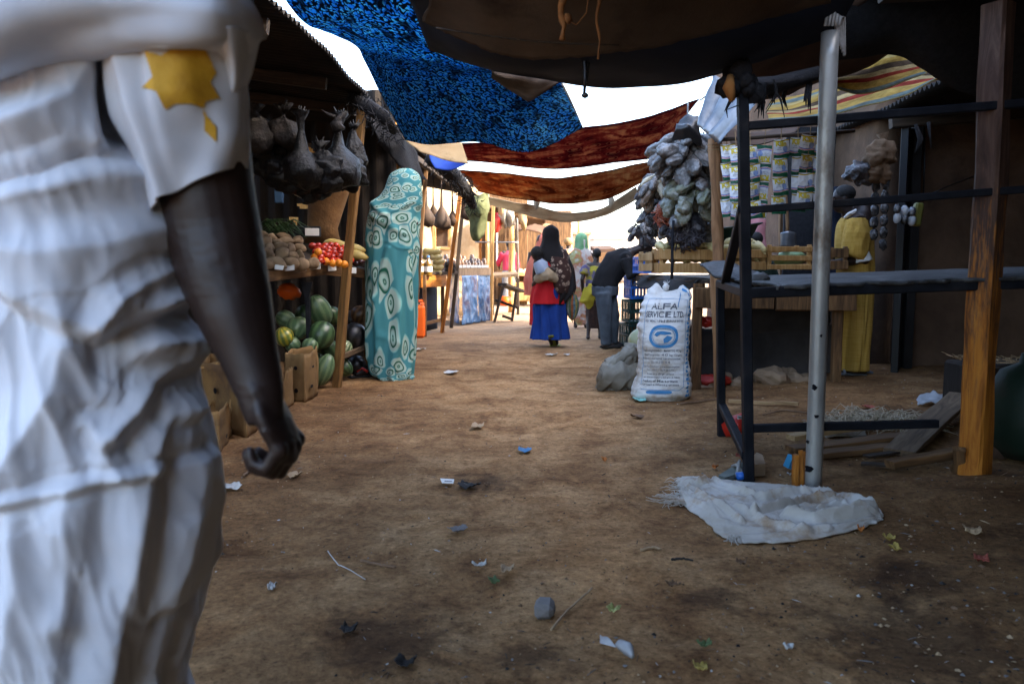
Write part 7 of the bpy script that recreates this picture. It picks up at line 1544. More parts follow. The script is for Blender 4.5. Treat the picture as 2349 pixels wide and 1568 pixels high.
bagm = stripes('striped carrier bag', [(.10, .16, .10), (.35, .12, .05), (.12, .20, .24), (.36, .30, .10), (.08, .18, .12), (.3, .28, .22)], 3, 0, .3)
bc_ = P(1313, 706, 10.25); cb = thing('carrier_bag', bc_, 'striped plastic carrier bag held in the right hand of the woman in blue', 'bag')
build(MB().grid(lambda u, v_: bc_ + V((.085 * math.cos(2 * math.pi * u) * math.sin(math.pi * min(1, .12 + v_ * .95)) ** .6 + .01 * noise.noise(V((u * 9, v_ * 5, 0))), .05 * math.sin(2 * math.pi * u) * math.sin(math.pi * min(1, .12 + v_ * .95)) ** .6, .17 - .36 * v_)), 40, 24), 'pouch', bagm, cb); build(MB().tube([bc_ + V((-.03, 0, .15)), bc_ + V((0, 0, .22)), bc_ + V((.03, 0, .15))], .008, 6), 'handle', bagm, cb)
# ------------------------------------------------------------------ veiled women beyond
veilw = M('white printed veil', [(.60, .59, .57), (.62, .60, .57), (.50, .20, .10), (.40, .42, .18), (.62, .6, .58)], scale=5, rough=.85, trans=.3, lo=.35, hi=.72)
vg = G(1332, 753); vw = thing('person', Z0, 'woman in a pale printed veil with a green head covering, beside the boy in yellow', 'person')
J = joints(1.53); body(vw, J, SKD, .014, hands=False)
loft(vw, 'veil', [(.06, 0, .02, .09, .10), (.25, .02, .02, .13, .13), (.5, .01, .01, .165, .16), (.75, 0, 0, .19, .17), (.95, 0, 0, .205, .17), (1.12, -.01, 0, .21, .16), (1.24, -.01, 0, .17, .14), (1.33, 0, .0, .11, .11), (1.40, 0, .01, .105, .115), (1.46, 0, .01, .1, .11)], veilw, 96, 80, folds(9, .016, 0, 1.3, 12))
loft(vw, 'green_head_cloth', [(1.27, 0, .0, .12, .12), (1.36, 0, .01, .112, .12), (1.46, 0, .01, .104, .114), (1.53, 0, .01, .085, .095), (1.58, 0, .01, .02, .02)], cl('pale green cloth', (.10, .30, .12), (.26, .45, .27), trans=.2), 60, 30, folds(6, .006, 1.2, 1.6, 4))
place(vw, vg)
sg = G(1239, 752); sv_ = thing('person', Z0, 'woman in a salmon pink veil, mostly hidden behind the woman in blue', 'person')
J = joints(1.55); body(sv_, J, SKD, .014, hands=False)
loft(sv_, 'veil', [(.55, -.06, .0, .20, .17), (.68, -.05, 0, .20, .17), (.80, -.04, 0, .22, .17), (.95, -.02, 0, .215, .17), (1.15, 0, 0, .19, .15), (1.28, .03, 0, .14, .12), (1.40, .05, .01, .11, .115), (1.5, .06, .01, .095, .10), (1.57, .06, .01, .02, .02)], cl('salmon veil', (.62, .16, .10), (.78, .28, .19), trans=.35), 96, 70, folds(8, .024, .4, 1.3, 6))
loft(sv_, 'skirt', [(.05, 0, 0, .17, .15), (.3, 0, 0, .165, .14), (.62, 0, 0, .16, .13)], MT['red_wrap'], 60, 20, folds(7, .014, 0, .6, 3))
place(sv_, sg)
tg = G(1303, 722); tp_ = thing('person', Z0, 'far person in white with a tan head wrap between the two veiled women', 'person')
J = joints(1.6); body(tp_, J, SKD, .016, hands=False)
loft(tp_, 'robe', [(.1, 0, 0, .2, .17), (.5, 0, 0, .2, .16), (1.0, 0, 0, .2, .15), (1.28, 0, 0, .19, .13), (1.38, 0, 0, .08, .08)], veilw, 60, 40, folds(7, .014, 0, 1.3, 9)); build(MB().ell((0, .01, 1.53), (.10, .11, .09), 16, nz=.1), 'head_wrap', MT['tan_cloth'], tp_)
place(tp_, tg)
# ------------------------------------------------------------------ boy in yellow
bg_ = G(1364, 778); boy = thing('person', Z0, 'child in a purple and yellow top standing next to the bent man', 'person')
J = joints(1.27); J['head'] += V((.02, 0, .0)); J['anL'] += V((-.03, -.08, 0)); J['elL'] = V((-.19, -.06, .84)); J['wrL'] = V((-.17, .02, .66))
body(boy, J, SKD, .011)
build(MB().ell(J['head'] + V((0, -.008, .022)), (.062, .074, .068), 16, nz=.05, ns=9), 'hair', MT['hair'], boy)
ymix = M('purple and yellow print', [(.07, .06, .14), (.10, .09, .17), (.28, .23, .015), (.3, .26, .03), (.07, .10, .05)], scale=7, rough=.9, lo=.38, hi=.66)
s = J['s']
garment(boy, 'top', [([V((0, 0, .55)), V((0, 0, .75)), V((0, 0, .95)), V((0, 0, 1.03))], [.125, .125, .125, .085], .8), ([J['shL'], J['shL'].lerp(J['elL'], .6)], [.058, .06], 1), ([J['shR'], J['shR'].lerp(J['elR'], .6)], [.058, .06], 1)], ymix, .012, .012, 11, 3)
build(patch([[V((-.10, -.13, .80)), V((-.02, -.15, .78)), V((.08, -.13, .76))], [V((-.18, -.12, .68)), V((-.08, -.17, .66)), V((.04, -.14, .64))], [V((-.22, -.10, .56)), V((-.13, -.16, .54)), V((-.03, -.14, .55))], [V((-.17, -.08, .48)), V((-.10, -.13, .46)), V((-.04, -.12, .49))]], 24, 26, .03, 9, 3), 'yellow_sash', cl('yellow cloth', (.26, .21, .01), (.36, .3, .03)), boy, solid=.01)
loft(boy, 'trousers', [(.16, 0, 0, .10, .10), (.35, 0, 0, .12, .11), (.62, 0, 0, .125, .10)], M('dark printed trousers', [(.012, .008, .008), (.05, .025, .018)], scale=12, rough=.9), 60, 30, folds(5, .014, .1, .6, 2))
place(boy, bg_)
# ------------------------------------------------------------------ man bent over the stand
bm_ = G(1405, 797); bmn = thing('person', bm_, 'man in a black shirt and grey jeans bent over the stand', 'person')
J = joints(1.72); d = bm_.y
J['fw'] = V((.75, .1, -.55)).normalized(); J['up'] = V((.62, 0, .78)); J['up'] = (J['up'] - J['fw'] * J['up'].dot(J['fw'])).normalized()
q = lambda x, y, dd=0: P(x, y, d + dd)
for n_, p in dict(pelvis=q(1388, 661), waist=q(1393, 636), chest=q(1416, 602), neck=q(1449, 575), head=q(1480, 567), shR=q(1436, 594, -.17), shL=q(1438, 586, .17), elR=q(1446, 632, -.22), elL=q(1444, 626, .22), wrR=q(1484, 604, -.22), wrL=q(1470, 606, .13), hpR=q(1384, 672, -.09), hpL=q(1394, 670, .09), knR=q(1388, 728, -.11), knL=q(1406, 724, .08), anR=q(1390, 786, -.10), anL=q(1404, 783, .10)).items(): J[n_] = p
J['ftR'] = V((.9, .1, 0)); J['ftL'] = V((.95, .2, 0)); J['hfw'] = V((.86, 0, -.5)).normalized(); J['hup'] = V((.5, 0, .86)).normalized(); J['pnR'] = V((0, .6, .8)); J['pnL'] = V((0, -.6, .8))
body(bmn, J, SKD, .010)
build(MB().ell(J['head'] + J['hup'] * .03 - J['hfw'] * .018, (.088, .088, .078), 16, nz=.06, ns=9), 'hair', MT['hair'], bmn)
garment(bmn, 'shirt', [([J['pelvis'] + V((-.01, 0, -.0)), J['waist'], J['chest'], J['chest'].lerp(J['neck'], .75)], [.165, .165, .18, .10], .95), ([J['shR'], J['elR'], J['elR'].lerp(J['wrR'], .75)], [.075, .062, .052], 1), ([J['shL'], J['elL'], J['elL'].lerp(J['wrL'], .75)], [.075, .062, .052], 1), ([J['shL'], J['chest'].lerp(J['neck'], .6), J['shR']], [.07, .09, .07], 1)], cl('black shirt', (.006, .006, .007), (.012, .012, .014)), .014, .010, 9, 4)
garment(bmn, 'jeans', [([J['pelvis'] + V((.0, 0, .03)), J['pelvis'] + V((0, 0, -.09))], [.165, .16], 1), ([J['hpR'], J['knR'], J['anR'].lerp(J['knR'], .12), J['anR'] + V((0, 0, -.02))], [.105, .082, .066, .070], 1), ([J['hpL'], J['knL'], J['anL'].lerp(J['knL'], .12), J['anL'] + V((0, 0, -.02))], [.105, .082, .066, .07], 1)], M('grey jeans', [(.035, .045, .058), (.06, .075, .092), (.09, .11, .13)], scale=5, rough=.85, bump=.3, bscale=60), .013, .011, 12, 6)
for a in (J['anR'], J['anL']): build(MB().ell(a + V((.06, .01, -.05)), (.14, .05, .035), 14), 'shoe', MT['rubber'], bmn)
build(MB().box(q(1492, 598, -.27), (.12, .01, .16), Euler((.6, .7, .2)).to_matrix()), 'note_sheet', MT['paper'], None, 'folded pale paper held in the hands of the bent man', 'paper')
# ------------------------------------------------------------------ person in yellow by the doorway
def plaid():
    m, t, bs, out = newmat('yellow slub cotton'); co = coords(t, 'Object', (1, 1, 1), False); c = None
    n1 = nd(t, 'ShaderNodeTexNoise', i_Scale=1, i_Detail=3); mp = nd(t, 'ShaderNodeMapping'); mp.inputs['Scale'].default_value = (90, 90, 6); t.links.new(co, mp.inputs['Vector']); t.links.new(mp.outputs[0], n1.inputs['Vector'])
    n2 = nd(t, 'ShaderNodeTexNoise', i_Scale=1, i_Detail=3); mp2 = nd(t, 'ShaderNodeMapping'); mp2.inputs['Scale'].default_value = (6, 6, 90); t.links.new(co, mp2.inputs['Vector']); t.links.new(mp2.outputs[0], n2.inputs['Vector'])
    f = math_(t, 'ADD', math_(t, 'MULTIPLY', n1.outputs[0], .5), math_(t, 'MULTIPLY', n2.outputs[0], .5)); c = ramp(t, f, [(.34, (.34, .20, .035)), (.5, (.42, .255, .052)), (.66, (.47, .30, .075))]).outputs[0]
    finish(t, bs, out, c, .9, n1.outputs[0], .2, .002, spec=.15); return m
MT['yellow_robe'] = plaid()
yg = G(1962, 857); ym = thing('person', yg, 'person in a yellow robe with white cuffs reaching for the crates by the dark doorway', 'person')
J = joints(1.78); rm = Matrix.Rotation(math.pi * .42, 3, 'Z')
for k, v_ in list(J.items()):
    if isinstance(v_, V): J[k] = rm @ v_ if k in ('up', 'fw', 'hfw', 'hup') else rm @ v_ + yg
d = yg.y; q = lambda x, y, dd=0: P(x, y, d + dd)
J['head'] = q(1934, 455, .0); J['hfw'] = V((-.95, .2, -.25)).normalized(); J['hup'] = V((-.15, 0, 1)).normalized(); J['neck'] = q(1950, 492, .02)
J['shL'] = q(1970, 510, -.16); J['elL'] = q(1984, 596, -.18); J['wrL'] = q(1900, 604, -.22); J['hdL'] = V((-1, .1, -.15)); J['pnL'] = V((0, .2, -1)); J['shR'] = q(1948, 508, .18); J['elR'] = q(1935, 590, .2); J['wrR'] = q(1895, 598, .1)
body(ym, J, SKD, .011)
build(MB().ell(J['head'] + J['hup'] * .035 - J['hfw'] * .02, (.09, .088, .078), 16, nz=.05, ns=9), 'hair', MT['hair'], ym)
kk = d / 1830; YE = [(846, 1918, 1986), (800, 1921, 1989), (740, 1924, 1994), (680, 1926, 1998), (620, 1928, 2000), (570, 1922, 2000), (530, 1924, 1996), (508, 1930, 1990), (494, 1940, 1978), (486, 1948, 1968)]
yr = [(P(0, y, d).z, P((l + r_) / 2, y, d).x, d + .01, (r_ - l) / 2 * kk, (.20, .20, .20, .20, .20, .195, .19, .17, .10, .06)[i]) for i, (y, l, r_) in enumerate(YE)]
yf = folds(6, .012, .1, 1.5, 7)
def yfold(th, z):
    dd = yf(th, z)
    if math.sin(th) < .2: dd += -.012 * math.exp(-((math.cos(th) - .05) / .05) ** 2) * (1 if z < 1.0 else 0) + .012 * math.exp(-(segd(V((math.cos(th), z)), V((-.5, .9)), V((.1, .45))) / .08) ** 2)
    return dd
loft(ym, 'robe', yr, MT['yellow_robe'], 120, 110, yfold, (math.pi / 2, math.pi * 2.5))
garment(ym, 'sleeve', [([q(1966, 506, -.13), q(1966, 540, -.17), q(1962, 572, -.19), q(1954, 590, -.19)], [.085, .115, .115, .11], .9)], MT['yellow_robe'], .012, .010, 12, 3)
garment(ym, 'cuff', [([q(1976, 578, -.20), q(1980, 600, -.205)], [.062, .078], .9)], MT['paper'], .010, .006, 14, 3)
garment(ym, 'collar', [([q(1938, 500, -.05), q(1948, 492, -.09), q(1962, 486, -.07), q(1968, 482, .02)], [.022, .028, .028, .02], .6)], MT['paper'], .008, .003, 14, 1, smooth=1)
for k_, off_ in ((1930, -.1), (1958, .02)):
    a = G(k_ + 8, 857) ; build(MB().box(a + V((0, off_, .014)), (.27, .10, .022), Matrix.Rotation(-.1, 3, 'Z'), ch=.009), 'sandal', cl('grey sandal', (.10, .11, .13)), ym); build(MB().tube([a + V((-.06, off_ - .05, .02)), a + V((-.05, off_, .065)), a + V((-.06, off_ + .05, .02))], .012, 7), 'sandal_strap', cl('grey sandal', (.14, .15, .17)), ym)
# ------------------------------------------------------------------ person in red, child behind the stand
rg = G(1168, 702); rp_ = thing('person', Z0, 'person in a red top and grey trousers seen between poles at the third stall', 'person')
J = joints(1.68); J['elL'] = V((-.25, .12, 1.12)); J['wrL'] = V((-.18, .3, 1.0)); body(rp_, J, SKD, .015)
build(MB().ell(J['head'] + V((0, -.01, .03)), (.082, .094, .082), 14, nz=.05), 'hair', MT['hair'], rp_)
garment(rp_, 'top', [([V((0, 0, .92)), V((0, 0, 1.15)), V((0, 0, 1.33)), V((0, 0, 1.41))], [.17, .165, .175, .1], .8), ([J['shL'], J['elL'], J['elL'].lerp(J['wrL'], .6)], [.075, .06, .05], 1), ([J['shR'], J['elR'], J['elR'].lerp(J['wrR'], .6)], [.075, .06, .05], 1)], cl('crimson top', (.30, .012, .03), (.42, .03, .06)), .016, .012, 9, 2)
garment(rp_, 'trousers', [([V((0, 0, .97)), V((0, 0, .85))], [.16, .15], .85), ([J['hpR'], J['knR'], J['anR']], [.105, .085, .07], 1), ([J['hpL'], J['knL'], J['anL']], [.105, .085, .07], 1)], cl('grey trousers', (.10, .10, .10), (.16, .15, .15)), .016, .012, 9, 8)
place(rp_, rg, .3)
cg = P(1733, 600, 7.9); cg.z = .62; ch = thing('person', Z0, 'child with a dark green top seated behind the crates, in silhouette', 'person')
mb = MB(); J = joints(1.3); h = V((0, .02, .65)); mb.ell(h + V((0, 0, .02)), (.066, .08, .08), 16); mb.ell(h + V((-.03, .02, -.03)), (.05, .055, .06), 12); mb.tube([h, (0, 0, .5)], [.045, .045], 10); mb.ell((0, 0, .3), (.13, .09, .22), 14); mb.tube([(-.13, 0, .46), (-.2, .05, .25), (-.1, .2, .18)], [.045, .036, .024], 10); mb.tube([(.13, 0, .46), (.2, .05, .25), (.1, .2, .18)], [.045, .036, .024], 10); hand_pieces(mb, (-.1, .2, .18), (.5, .8, 0), (0, 0, -1), .7, 1); hand_pieces(mb, (.1, .2, .18), (-.5, .8, 0), (0, 0, -1), .7, -1); mb.ell((0, 0, .06), (.16, .14, .1), 12); mb.tube([(-.08, 0, .05), (-.1, .35, .08), (-.1, .38, -.3)], [.075, .055, .04], 10); mb.tube([(.08, 0, .05), (.1, .35, .08), (.1, .38, -.3)], [.075, .055, .04], 10); mb.tube([h + V((-.075, .03, 0)), h + V((-.09, .035, -.02))], [.008, .012], 8)
for q_ in (-1, 1): mb.ell(h + V((q_ * .02, -.075 * 0 + .01, 0)), (.012, .02, .02), 6)
build(remesh(mb, .012, 3), 'body', SKD, ch); build(MB().ell(h + V((0, -.01, .04)), (.07, .082, .068), 14), 'hair', MT['hair'], ch)
garment(ch, 'top', [([V((0, 0, .02)), V((0, 0, .3)), V((0, 0, .47)), V((0, 0, .52))], [.17, .155, .15, .07], .75), ([V((-.13, 0, .46)), V((-.2, .05, .27))], [.06, .055], 1), ([V((.13, 0, .46)), V((.2, .05, .27))], [.06, .055], 1)], cl('dark green top', (.010, .022, .016)), .014, .01, 10, 2)
place(ch, cg)
build(MB().box(cg + V((0, .05, -.33)), (.5, .4, .62), ch=.02), 'wooden_box', MT['wood_dark'], None, 'dark wooden box the child sits on behind the crates', 'box')
# ================================================================== ON THE GROUND
def gpx(x, y, dz=0.0):
    p = G(x, y); p.z += .008 + dz; return p
# ---- torn white sack lying flat
rag_m = M('worn white woven sack', [(.36, .335, .29), (.48, .46, .425), (.54, .525, .50)], scale=3.5, rough=.75, bump=.3, bscale=170, bdist=.002, spec=.2, dirt=(.30, .20, .115), dscale=3.4)
TOP = [(1552, 1106), (1585, 1099), (1640, 1104), (1700, 1109), (1770, 1113), (1840, 1121), (1910, 1138), (1970, 1154), (2008, 1168), (2024, 1184)]
BOT = [(1560, 1128), (1572, 1166), (1612, 1192), (1648, 1228), (1692, 1247), (1760, 1248), (1840, 1243), (1910, 1231), (1984, 1212), (2022, 1196)]
def rline(pts): return [V((gpx(*p).x, gpx(*p).y)) for p in pts]
RID = [(rline(p), w_, h_) for p, w_, h_ in (([(1597, 1132), (1639, 1124), (1690, 1146), (1740, 1160)], .022, .022), ([(1750, 1162), (1830, 1150), (1920, 1148), (2000, 1180)], .028, .03), ([(1730, 1204), (1800, 1182), (1860, 1166), (1910, 1160)], .018, .028), ([(1805, 1206), (1865, 1214), (1940, 1206), (2010, 1190)], .03, .034), ([(1690, 1190), (1760, 1218), (1850, 1232)], .03, .02), ([(1600, 1150), (1650, 1180), (1700, 1215)], .02, .02), ([(1640, 1108), (1740, 1126), (1840, 1132)], .03, .015), ([(1880, 1186), (1930, 1180), (1960, 1190)], .02, .02), ([(1690, 1240), (1780, 1238), (1900, 1224)], .02, .018))]
tpw = [gpx(*p) for p in TOP]; bpw = [gpx(*p) for p in BOT]
def rag(u, v_):
    p = crow(bpw, u).lerp(crow(tpw, u), v_); q = V((p.x, p.y)); e = min(min(u, 1 - u) * 9, min(v_, 1 - v_) * 4, 1); z = .006 + .022 * e ** .6
    for pts, w_, h_ in RID:
        m_ = min(segd(q, a, b) for a, b in zip(pts, pts[1:])); w_ = w_ * .62; z += 1.25 * h_ * (math.exp(-abs(m_ / w_) ** 1.1) - .35 * math.exp(-((m_ - 1.7 * w_) / (.8 * w_)) ** 2)) * min(1, e * 1.6)
    cz = 1 - 2 * abs(noise.noise(V((u * 2.6 + v_ * 1.6, v_ * 5.5 + .9 * math.sin(u * 4.5), 4)))); c2 = 1 - 2 * abs(noise.noise(V((u * 6 - v_ * 2, v_ * 12, 6)))); c3 = 1 - 2 * abs(noise.noise(V((u * 17, v_ * 15 + u * 5, 8))))
    z += e * (.020 * max(0, cz) ** 3.5 + .010 * max(0, c2) ** 4 + .004 * max(0, c3) ** 3) + .003 * noise.noise(V((p.x * 16, p.y * 16, 1)))
    k = .012 * (1 - min(1, e * 2)); p = p + V((k * noise.noise(V((u * 30, v_ * 9, 2))), k * noise.noise(V((u * 30, v_ * 9, 7))), 0))
    return V((p.x, p.y, gz(p.x, p.y) + max(.004, z)))
rgt = thing('torn_sack', gpx(1790, 1180), 'torn white woven sack lying flat and rumpled on the ground by the steel pole', 'sack')
build(MB().grid(rag, 220, 90), 'body', rag_m, rgt, solid=.004)
fr = MB()
def strand(p, dx, dy, L, r_=.0022):
    pts = [p]
    d = V((dx, dy, 0)).normalized()
    for i in range(5): d = (d + V((R.gauss(0, .35), R.gauss(0, .35), 0))).normalized(); q = pts[-1] + d * L / 5; q.z = gz(q.x, q.y) + R.uniform(.006, .022); pts.append(q)
    fr.tube(pts, [r_, r_, r_ * .9, r_ * .8, r_ * .6, r_ * .3], 4, cap=False)
for i in range(46): strand(gpx(R.uniform(1552, 1575), R.uniform(1104, 1168), .012), -1, R.uniform(-.6, .8), R.uniform(.03, .10))
for i in range(22): strand(gpx(R.uniform(1560, 1580), R.uniform(1148, 1160), .012), -1, R.uniform(-.15, .15), R.uniform(.08, .18), .003)
for i in range(20): strand(gpx(R.uniform(1668, 1700), R.uniform(1238, 1248), .015), R.uniform(-.6, .3), -1, R.uniform(.02, .06))
for i in range(14): strand(gpx(R.uniform(1640, 1670), R.uniform(1170, 1195), .03), R.uniform(-.6, .3), -1, R.uniform(.02, .05))
build(fr, 'frayed_threads', rag_m, rgt)
# ---- planks, sticks and scrap under the metal table
for lab, a, b, w_, h_, m_, za, zb in (('pale plank lying behind the foot of the steel pole', (1812, 1026), (2005, 1000), .085, .03, 'wood_pale', .05, .07), ('brown plank under the pale one behind the steel pole', (1812, 1042), (2078, 1014), .11, .03, 'wood_brown', .02, .03), ('dark brown plank lowest under the metal table', (1880, 1052), (2050, 1036), .10, .03, 'wood_brown', .015, .02), ('broad dark weathered board leaning towards the orange post', (2062, 1050), (2205, 950), .16, .03, 'wood_grey', .02, .12), ('short tan plank nailed level at the foot of the orange post', (2040, 1082), (2192, 1060), .075, .04, 'wood_brown', .03, .04), ('curved dark bark strip on the ground beyond the orange post plank', (1985, 1058), (2060, 1048), .05, .012, 'wood_dark', .02, .02), ('straight pale stick on the ground behind the iron legs', (1672, 926), (1832, 934), .022, .022, 'wood_pale', .015, .015), ('small dark board scrap left of the orange post', (1975, 1072), (2045, 1076), .06, .01, 'wood_dark', .01, .012)):
    pa, pb_ = gpx(*a, za), gpx(*b, zb); o = beam('plank' if 'stick' not in lab else 'stick', pa, pb_, w_, h_, MT[m_], None, lab, 'plank' if 'stick' not in lab else 'stick', roll=0 if h_ > .015 else 0, jit=.005)
for i, (x, yt, lab) in enumerate(((1826, 1042, 'widest short stake standing at the left of the steel pole'), (1838, 1032, 'thin stake between the wide stake and the steel pole'), (1846, 1034, 'thin stake touching the steel pole'))):
    g_ = gpx(x, 1116); beam('stake', g_ - V((0, 0, .03)), P(x - 2, yt, g_.y), (.042, .018, .016)[i], .02, MT['wood_orange'], None, lab, 'stake', 'stakes beside the steel pole')
mop = MB(); c0 = gpx(1985, 975)
for i in range(520):
    p = gpx(R.uniform(1895, 2120), R.gauss(978, 10), .01); p.z += R.uniform(0, .05) * math.exp(-((p.x - c0.x) / .3) ** 2); d = V((R.gauss(0, 1), R.gauss(0, .5), 0)).normalized(); L = R.uniform(.07, .20); m_ = p + d * L * .5 + V((0, 0, R.uniform(.0, .04)))
    e = p + d * L; e.z = gz(e.x, e.y) + R.uniform(.004, .03); mop.tube([p, m_, e], [.0026, .003, .0012], 4, cap=False)
mop.ell(gpx(2000, 966, .015), (.13, .05, .03), 14, nz=.5, ns=3)
build(mop, 'frayed_mop', M('dirty cream yarn', [(.30, .24, .16), (.46, .39, .29)], scale=20, rough=.95), None, 'frayed cream yarn mop lying under the foot rail of the metal table', 'mop')
rag2 = patch([[gpx(1895, 1006), gpx(1935, 1008), gpx(1985, 1004)], [gpx(1892, 992, .03), gpx(1938, 994, .03), gpx(1988, 990, .02)], [gpx(1898, 978, .01), gpx(1940, 976, .02), gpx(1980, 978, .01)]], 26, 12, .02, 12, 4)
build(rag2, 'rag', MT['cream_cloth'], None, 'small grubby rag under the foot rail, left of the yarn mop', 'rag', solid=.004)
tin = thing('tin', gpx(1690, 1000), 'red tin tipped over between the two iron legs, with a barcode strip', 'tin')
tc = P(1688, 975, gpx(1690, 1000).y + .02)
rt_ = Matrix.Rotation(1.15, 3, 'Y') @ Matrix.Rotation(.4, 3, 'X')
build(lathe([(0, -.07), (.062, -.07), (.062, .07), (.056, .07), (.056, -.06), (0, -.06)], tc, 24, rt_), 'can', MT['red_plastic'], tin); build(lathe([(.064, .064), (.064, .072), (.055, .073)], tc, 24, rt_), 'rim', MT['zinc'], tin)
tx = P(1701, 957, tc.y - .07); build(MB().box(tx, (.05, .003, .022), Matrix.Rotation(.1, 3, 'Y')), 'barcode', MT['paper'], tin)
bars = MB()
for i in range(9): bars.box(tx + V((-.018 + i * .0045, -.003, 0)), (.0012 + .001 * (i % 3), .002, .015))
build(bars, 'barcode_bars', MT['ink_dark'], tin)
# broken slipper with grey straps, blue can, blue carton
sl_ = thing('slipper', gpx(1680, 1096), 'broken grey green slipper lying left of the iron upright', 'slipper')
build(MB().prism([gpx(1648, 1104), gpx(1690, 1078), gpx(1722, 1068), gpx(1726, 1078), gpx(1700, 1098), gpx(1662, 1110)], (0, 0, .025)), 'sole', M('grey green sole', [(.09, .11, .10), (.16, .19, .17)], scale=9, rough=.7), sl_)
build(MB().tube([gpx(1680, 1082, .02), gpx(1690, 1092, .05), gpx(1702, 1098, .02)], .01, 6).tube([gpx(1690, 1080, .02), gpx(1696, 1088, .06), gpx(1690, 1104, .02)], .009, 6), 'strap', M('grey strap', [(.3, .29, .27)], rough=.8), sl_)
build(MB().prism([gpx(1705, 1098), gpx(1755, 1094), gpx(1748, 1072), gpx(1735, 1066)], (0, 0, .06)), 'flat_stone', MT['stone'], None, 'flat grey stone wedged behind the foot of the iron upright', 'stone')
build(lathe([(0, -.03), (.02, -.03), (.02, .03), (0, .03)], gpx(1703, 1104, .02), 16, Matrix.Rotation(1.5, 3, 'Y')), 'drink_can', MT['blue_plastic'], None, 'small crushed blue can by the foot of the iron upright', 'can')
bx_ = thing('blue_packet', gpx(1812, 1080), 'small bright blue packet left of the short stakes', 'packet')
build(MB().box(gpx(1814, 1078, .035), (.05, .035, .07), Matrix.Rotation(.35, 3, 'Y') @ Matrix.Rotation(.5, 3, 'Z'), jit=.003), 'box', M('bright blue card', [(.03, .22, .45), (.06, .32, .55)], rough=.5), bx_); build(MB().tube([gpx(1806, 1092, .01), gpx(1812, 1096, .01), gpx(1822, 1088, .01)], .004, 5), 'white_edge', MT['paper'], bx_)
build(patch([[gpx(2105, 934, .01), gpx(2140, 932, .02), gpx(2195, 930, .01)], [gpx(2104, 926, .05), gpx(2140, 922, .06), gpx(2198, 924, .04)]], 20, 6, .015, 20, 4), 'crumpled_plastic', MT['plastic_clear'], None, 'crumpled clear plastic on the dirt in front of the mud wall', 'plastic', solid=.003)
# right edge: dark green drum, dark box behind, lumps
gdr = gpx(2345, 1068); build(lathe([(0, 0), (.13, 0), (.19, .06), (.215, .2), (.20, .34), (.15, .44), (.07, .48), (.06, .53), (0, .53)], gdr + V((.13, .15, 0)), 32), 'plastic_drum', M('dusty dark green drum', [(.006, .017, .010), (.010, .025, .015)], scale=4, rough=.6, dirt=(.025, .022, .015), dscale=4), None, 'dark green bulging drum cut off by the right edge beside the orange post', 'drum')
bxp = gpx(2310, 960); build(MB().box(bxp + V((.1, .3, .16)), (.5, .4, .32), Matrix.Rotation(.1, 3, 'Z'), jit=.01), 'dark_box', part_mat, None, 'black box with a straw covered lid behind the orange post', 'box')
lid = MB()
for i in range(120):
    p = bxp + V((R.uniform(-.14, .34), R.uniform(.1, .5), .33)); d = V((R.gauss(0, 1), R.gauss(0, 1), .1)).normalized() * R.uniform(.03, .1); lid.tube([p, p + d], [.003, .001], 4, cap=False)
build(lid, 'straw', MT['wood_pale'], None, 'straw litter on the black box', 'straw', kind='stuff')
build(MB().ell(gpx(2275, 1040, .05), (.11, .12, .13), 16, nz=.4, ns=2), 'burlap_lump', MT['brown_cloth'], None, 'brown cloth lump between the orange post and the green drum', 'cloth')
# ---- single bits of litter
cols_ = {k: M('litter ' + k, c, scale=14, rough=.75, bump=.5) for k, c in dict(white=[(.36, .35, .33), (.5, .5, .48)], blue=[(.05, .16, .33), (.1, .25, .42)], orange=[(.4, .11, .02), (.48, .18, .04)], yellow=[(.3, .21, .04), (.42, .32, .09)], brown=[(.10, .055, .028), (.2, .12, .07)], tan=[(.30, .2, .11), (.42, .3, .18)], green=[(.05, .09, .03), (.12, .17, .07)], lime=[(.3, .32, .1), (.42, .42, .18)], grey=[(.13, .12, .115), (.2, .19, .185)], black=[(.01, .01, .01), (.03, .027, .025)], aqua=[(.16, .42, .36), (.26, .52, .46)], red=[(.22, .05, .03), (.32, .08, .05)]).items()}
def scrap(name, x, y, wpx, hpx, m_, lab, cat, lift=.012, ang=0.0, seed=0, curl=.02):
    c = gpx(x, y); k = .78 * c.y / 1830; w_ = wpx * k; h_ = min(hpx * k * c.y / 1.05 * 1.0, w_ * 1.4); ca, sa = math.cos(ang), math.sin(ang)
    def fn(u, v_):
        a, b = (u - .5) * w_ * (1 + .25 * noise.noise(V((v_ * 3, seed, 0)))), (v_ - .5) * h_ * (1 + .35 * noise.noise(V((u * 3, seed, 5)))); px_, py_ = c.x + a * ca - b * sa, c.y + a * sa + b * ca
        return V((px_, py_, gz(px_, py_) + .010 + lift * (.5 + noise.noise(V((u * 3.5, v_ * 3.5, seed)))) + curl * abs(u - .5) ** 2 * 2 + .006 * noise.noise(V((u * 9, v_ * 9, seed)))))
    return build(MB().grid(fn, 12, 8), name, cols_[m_], None, lab, cat, solid=.002)
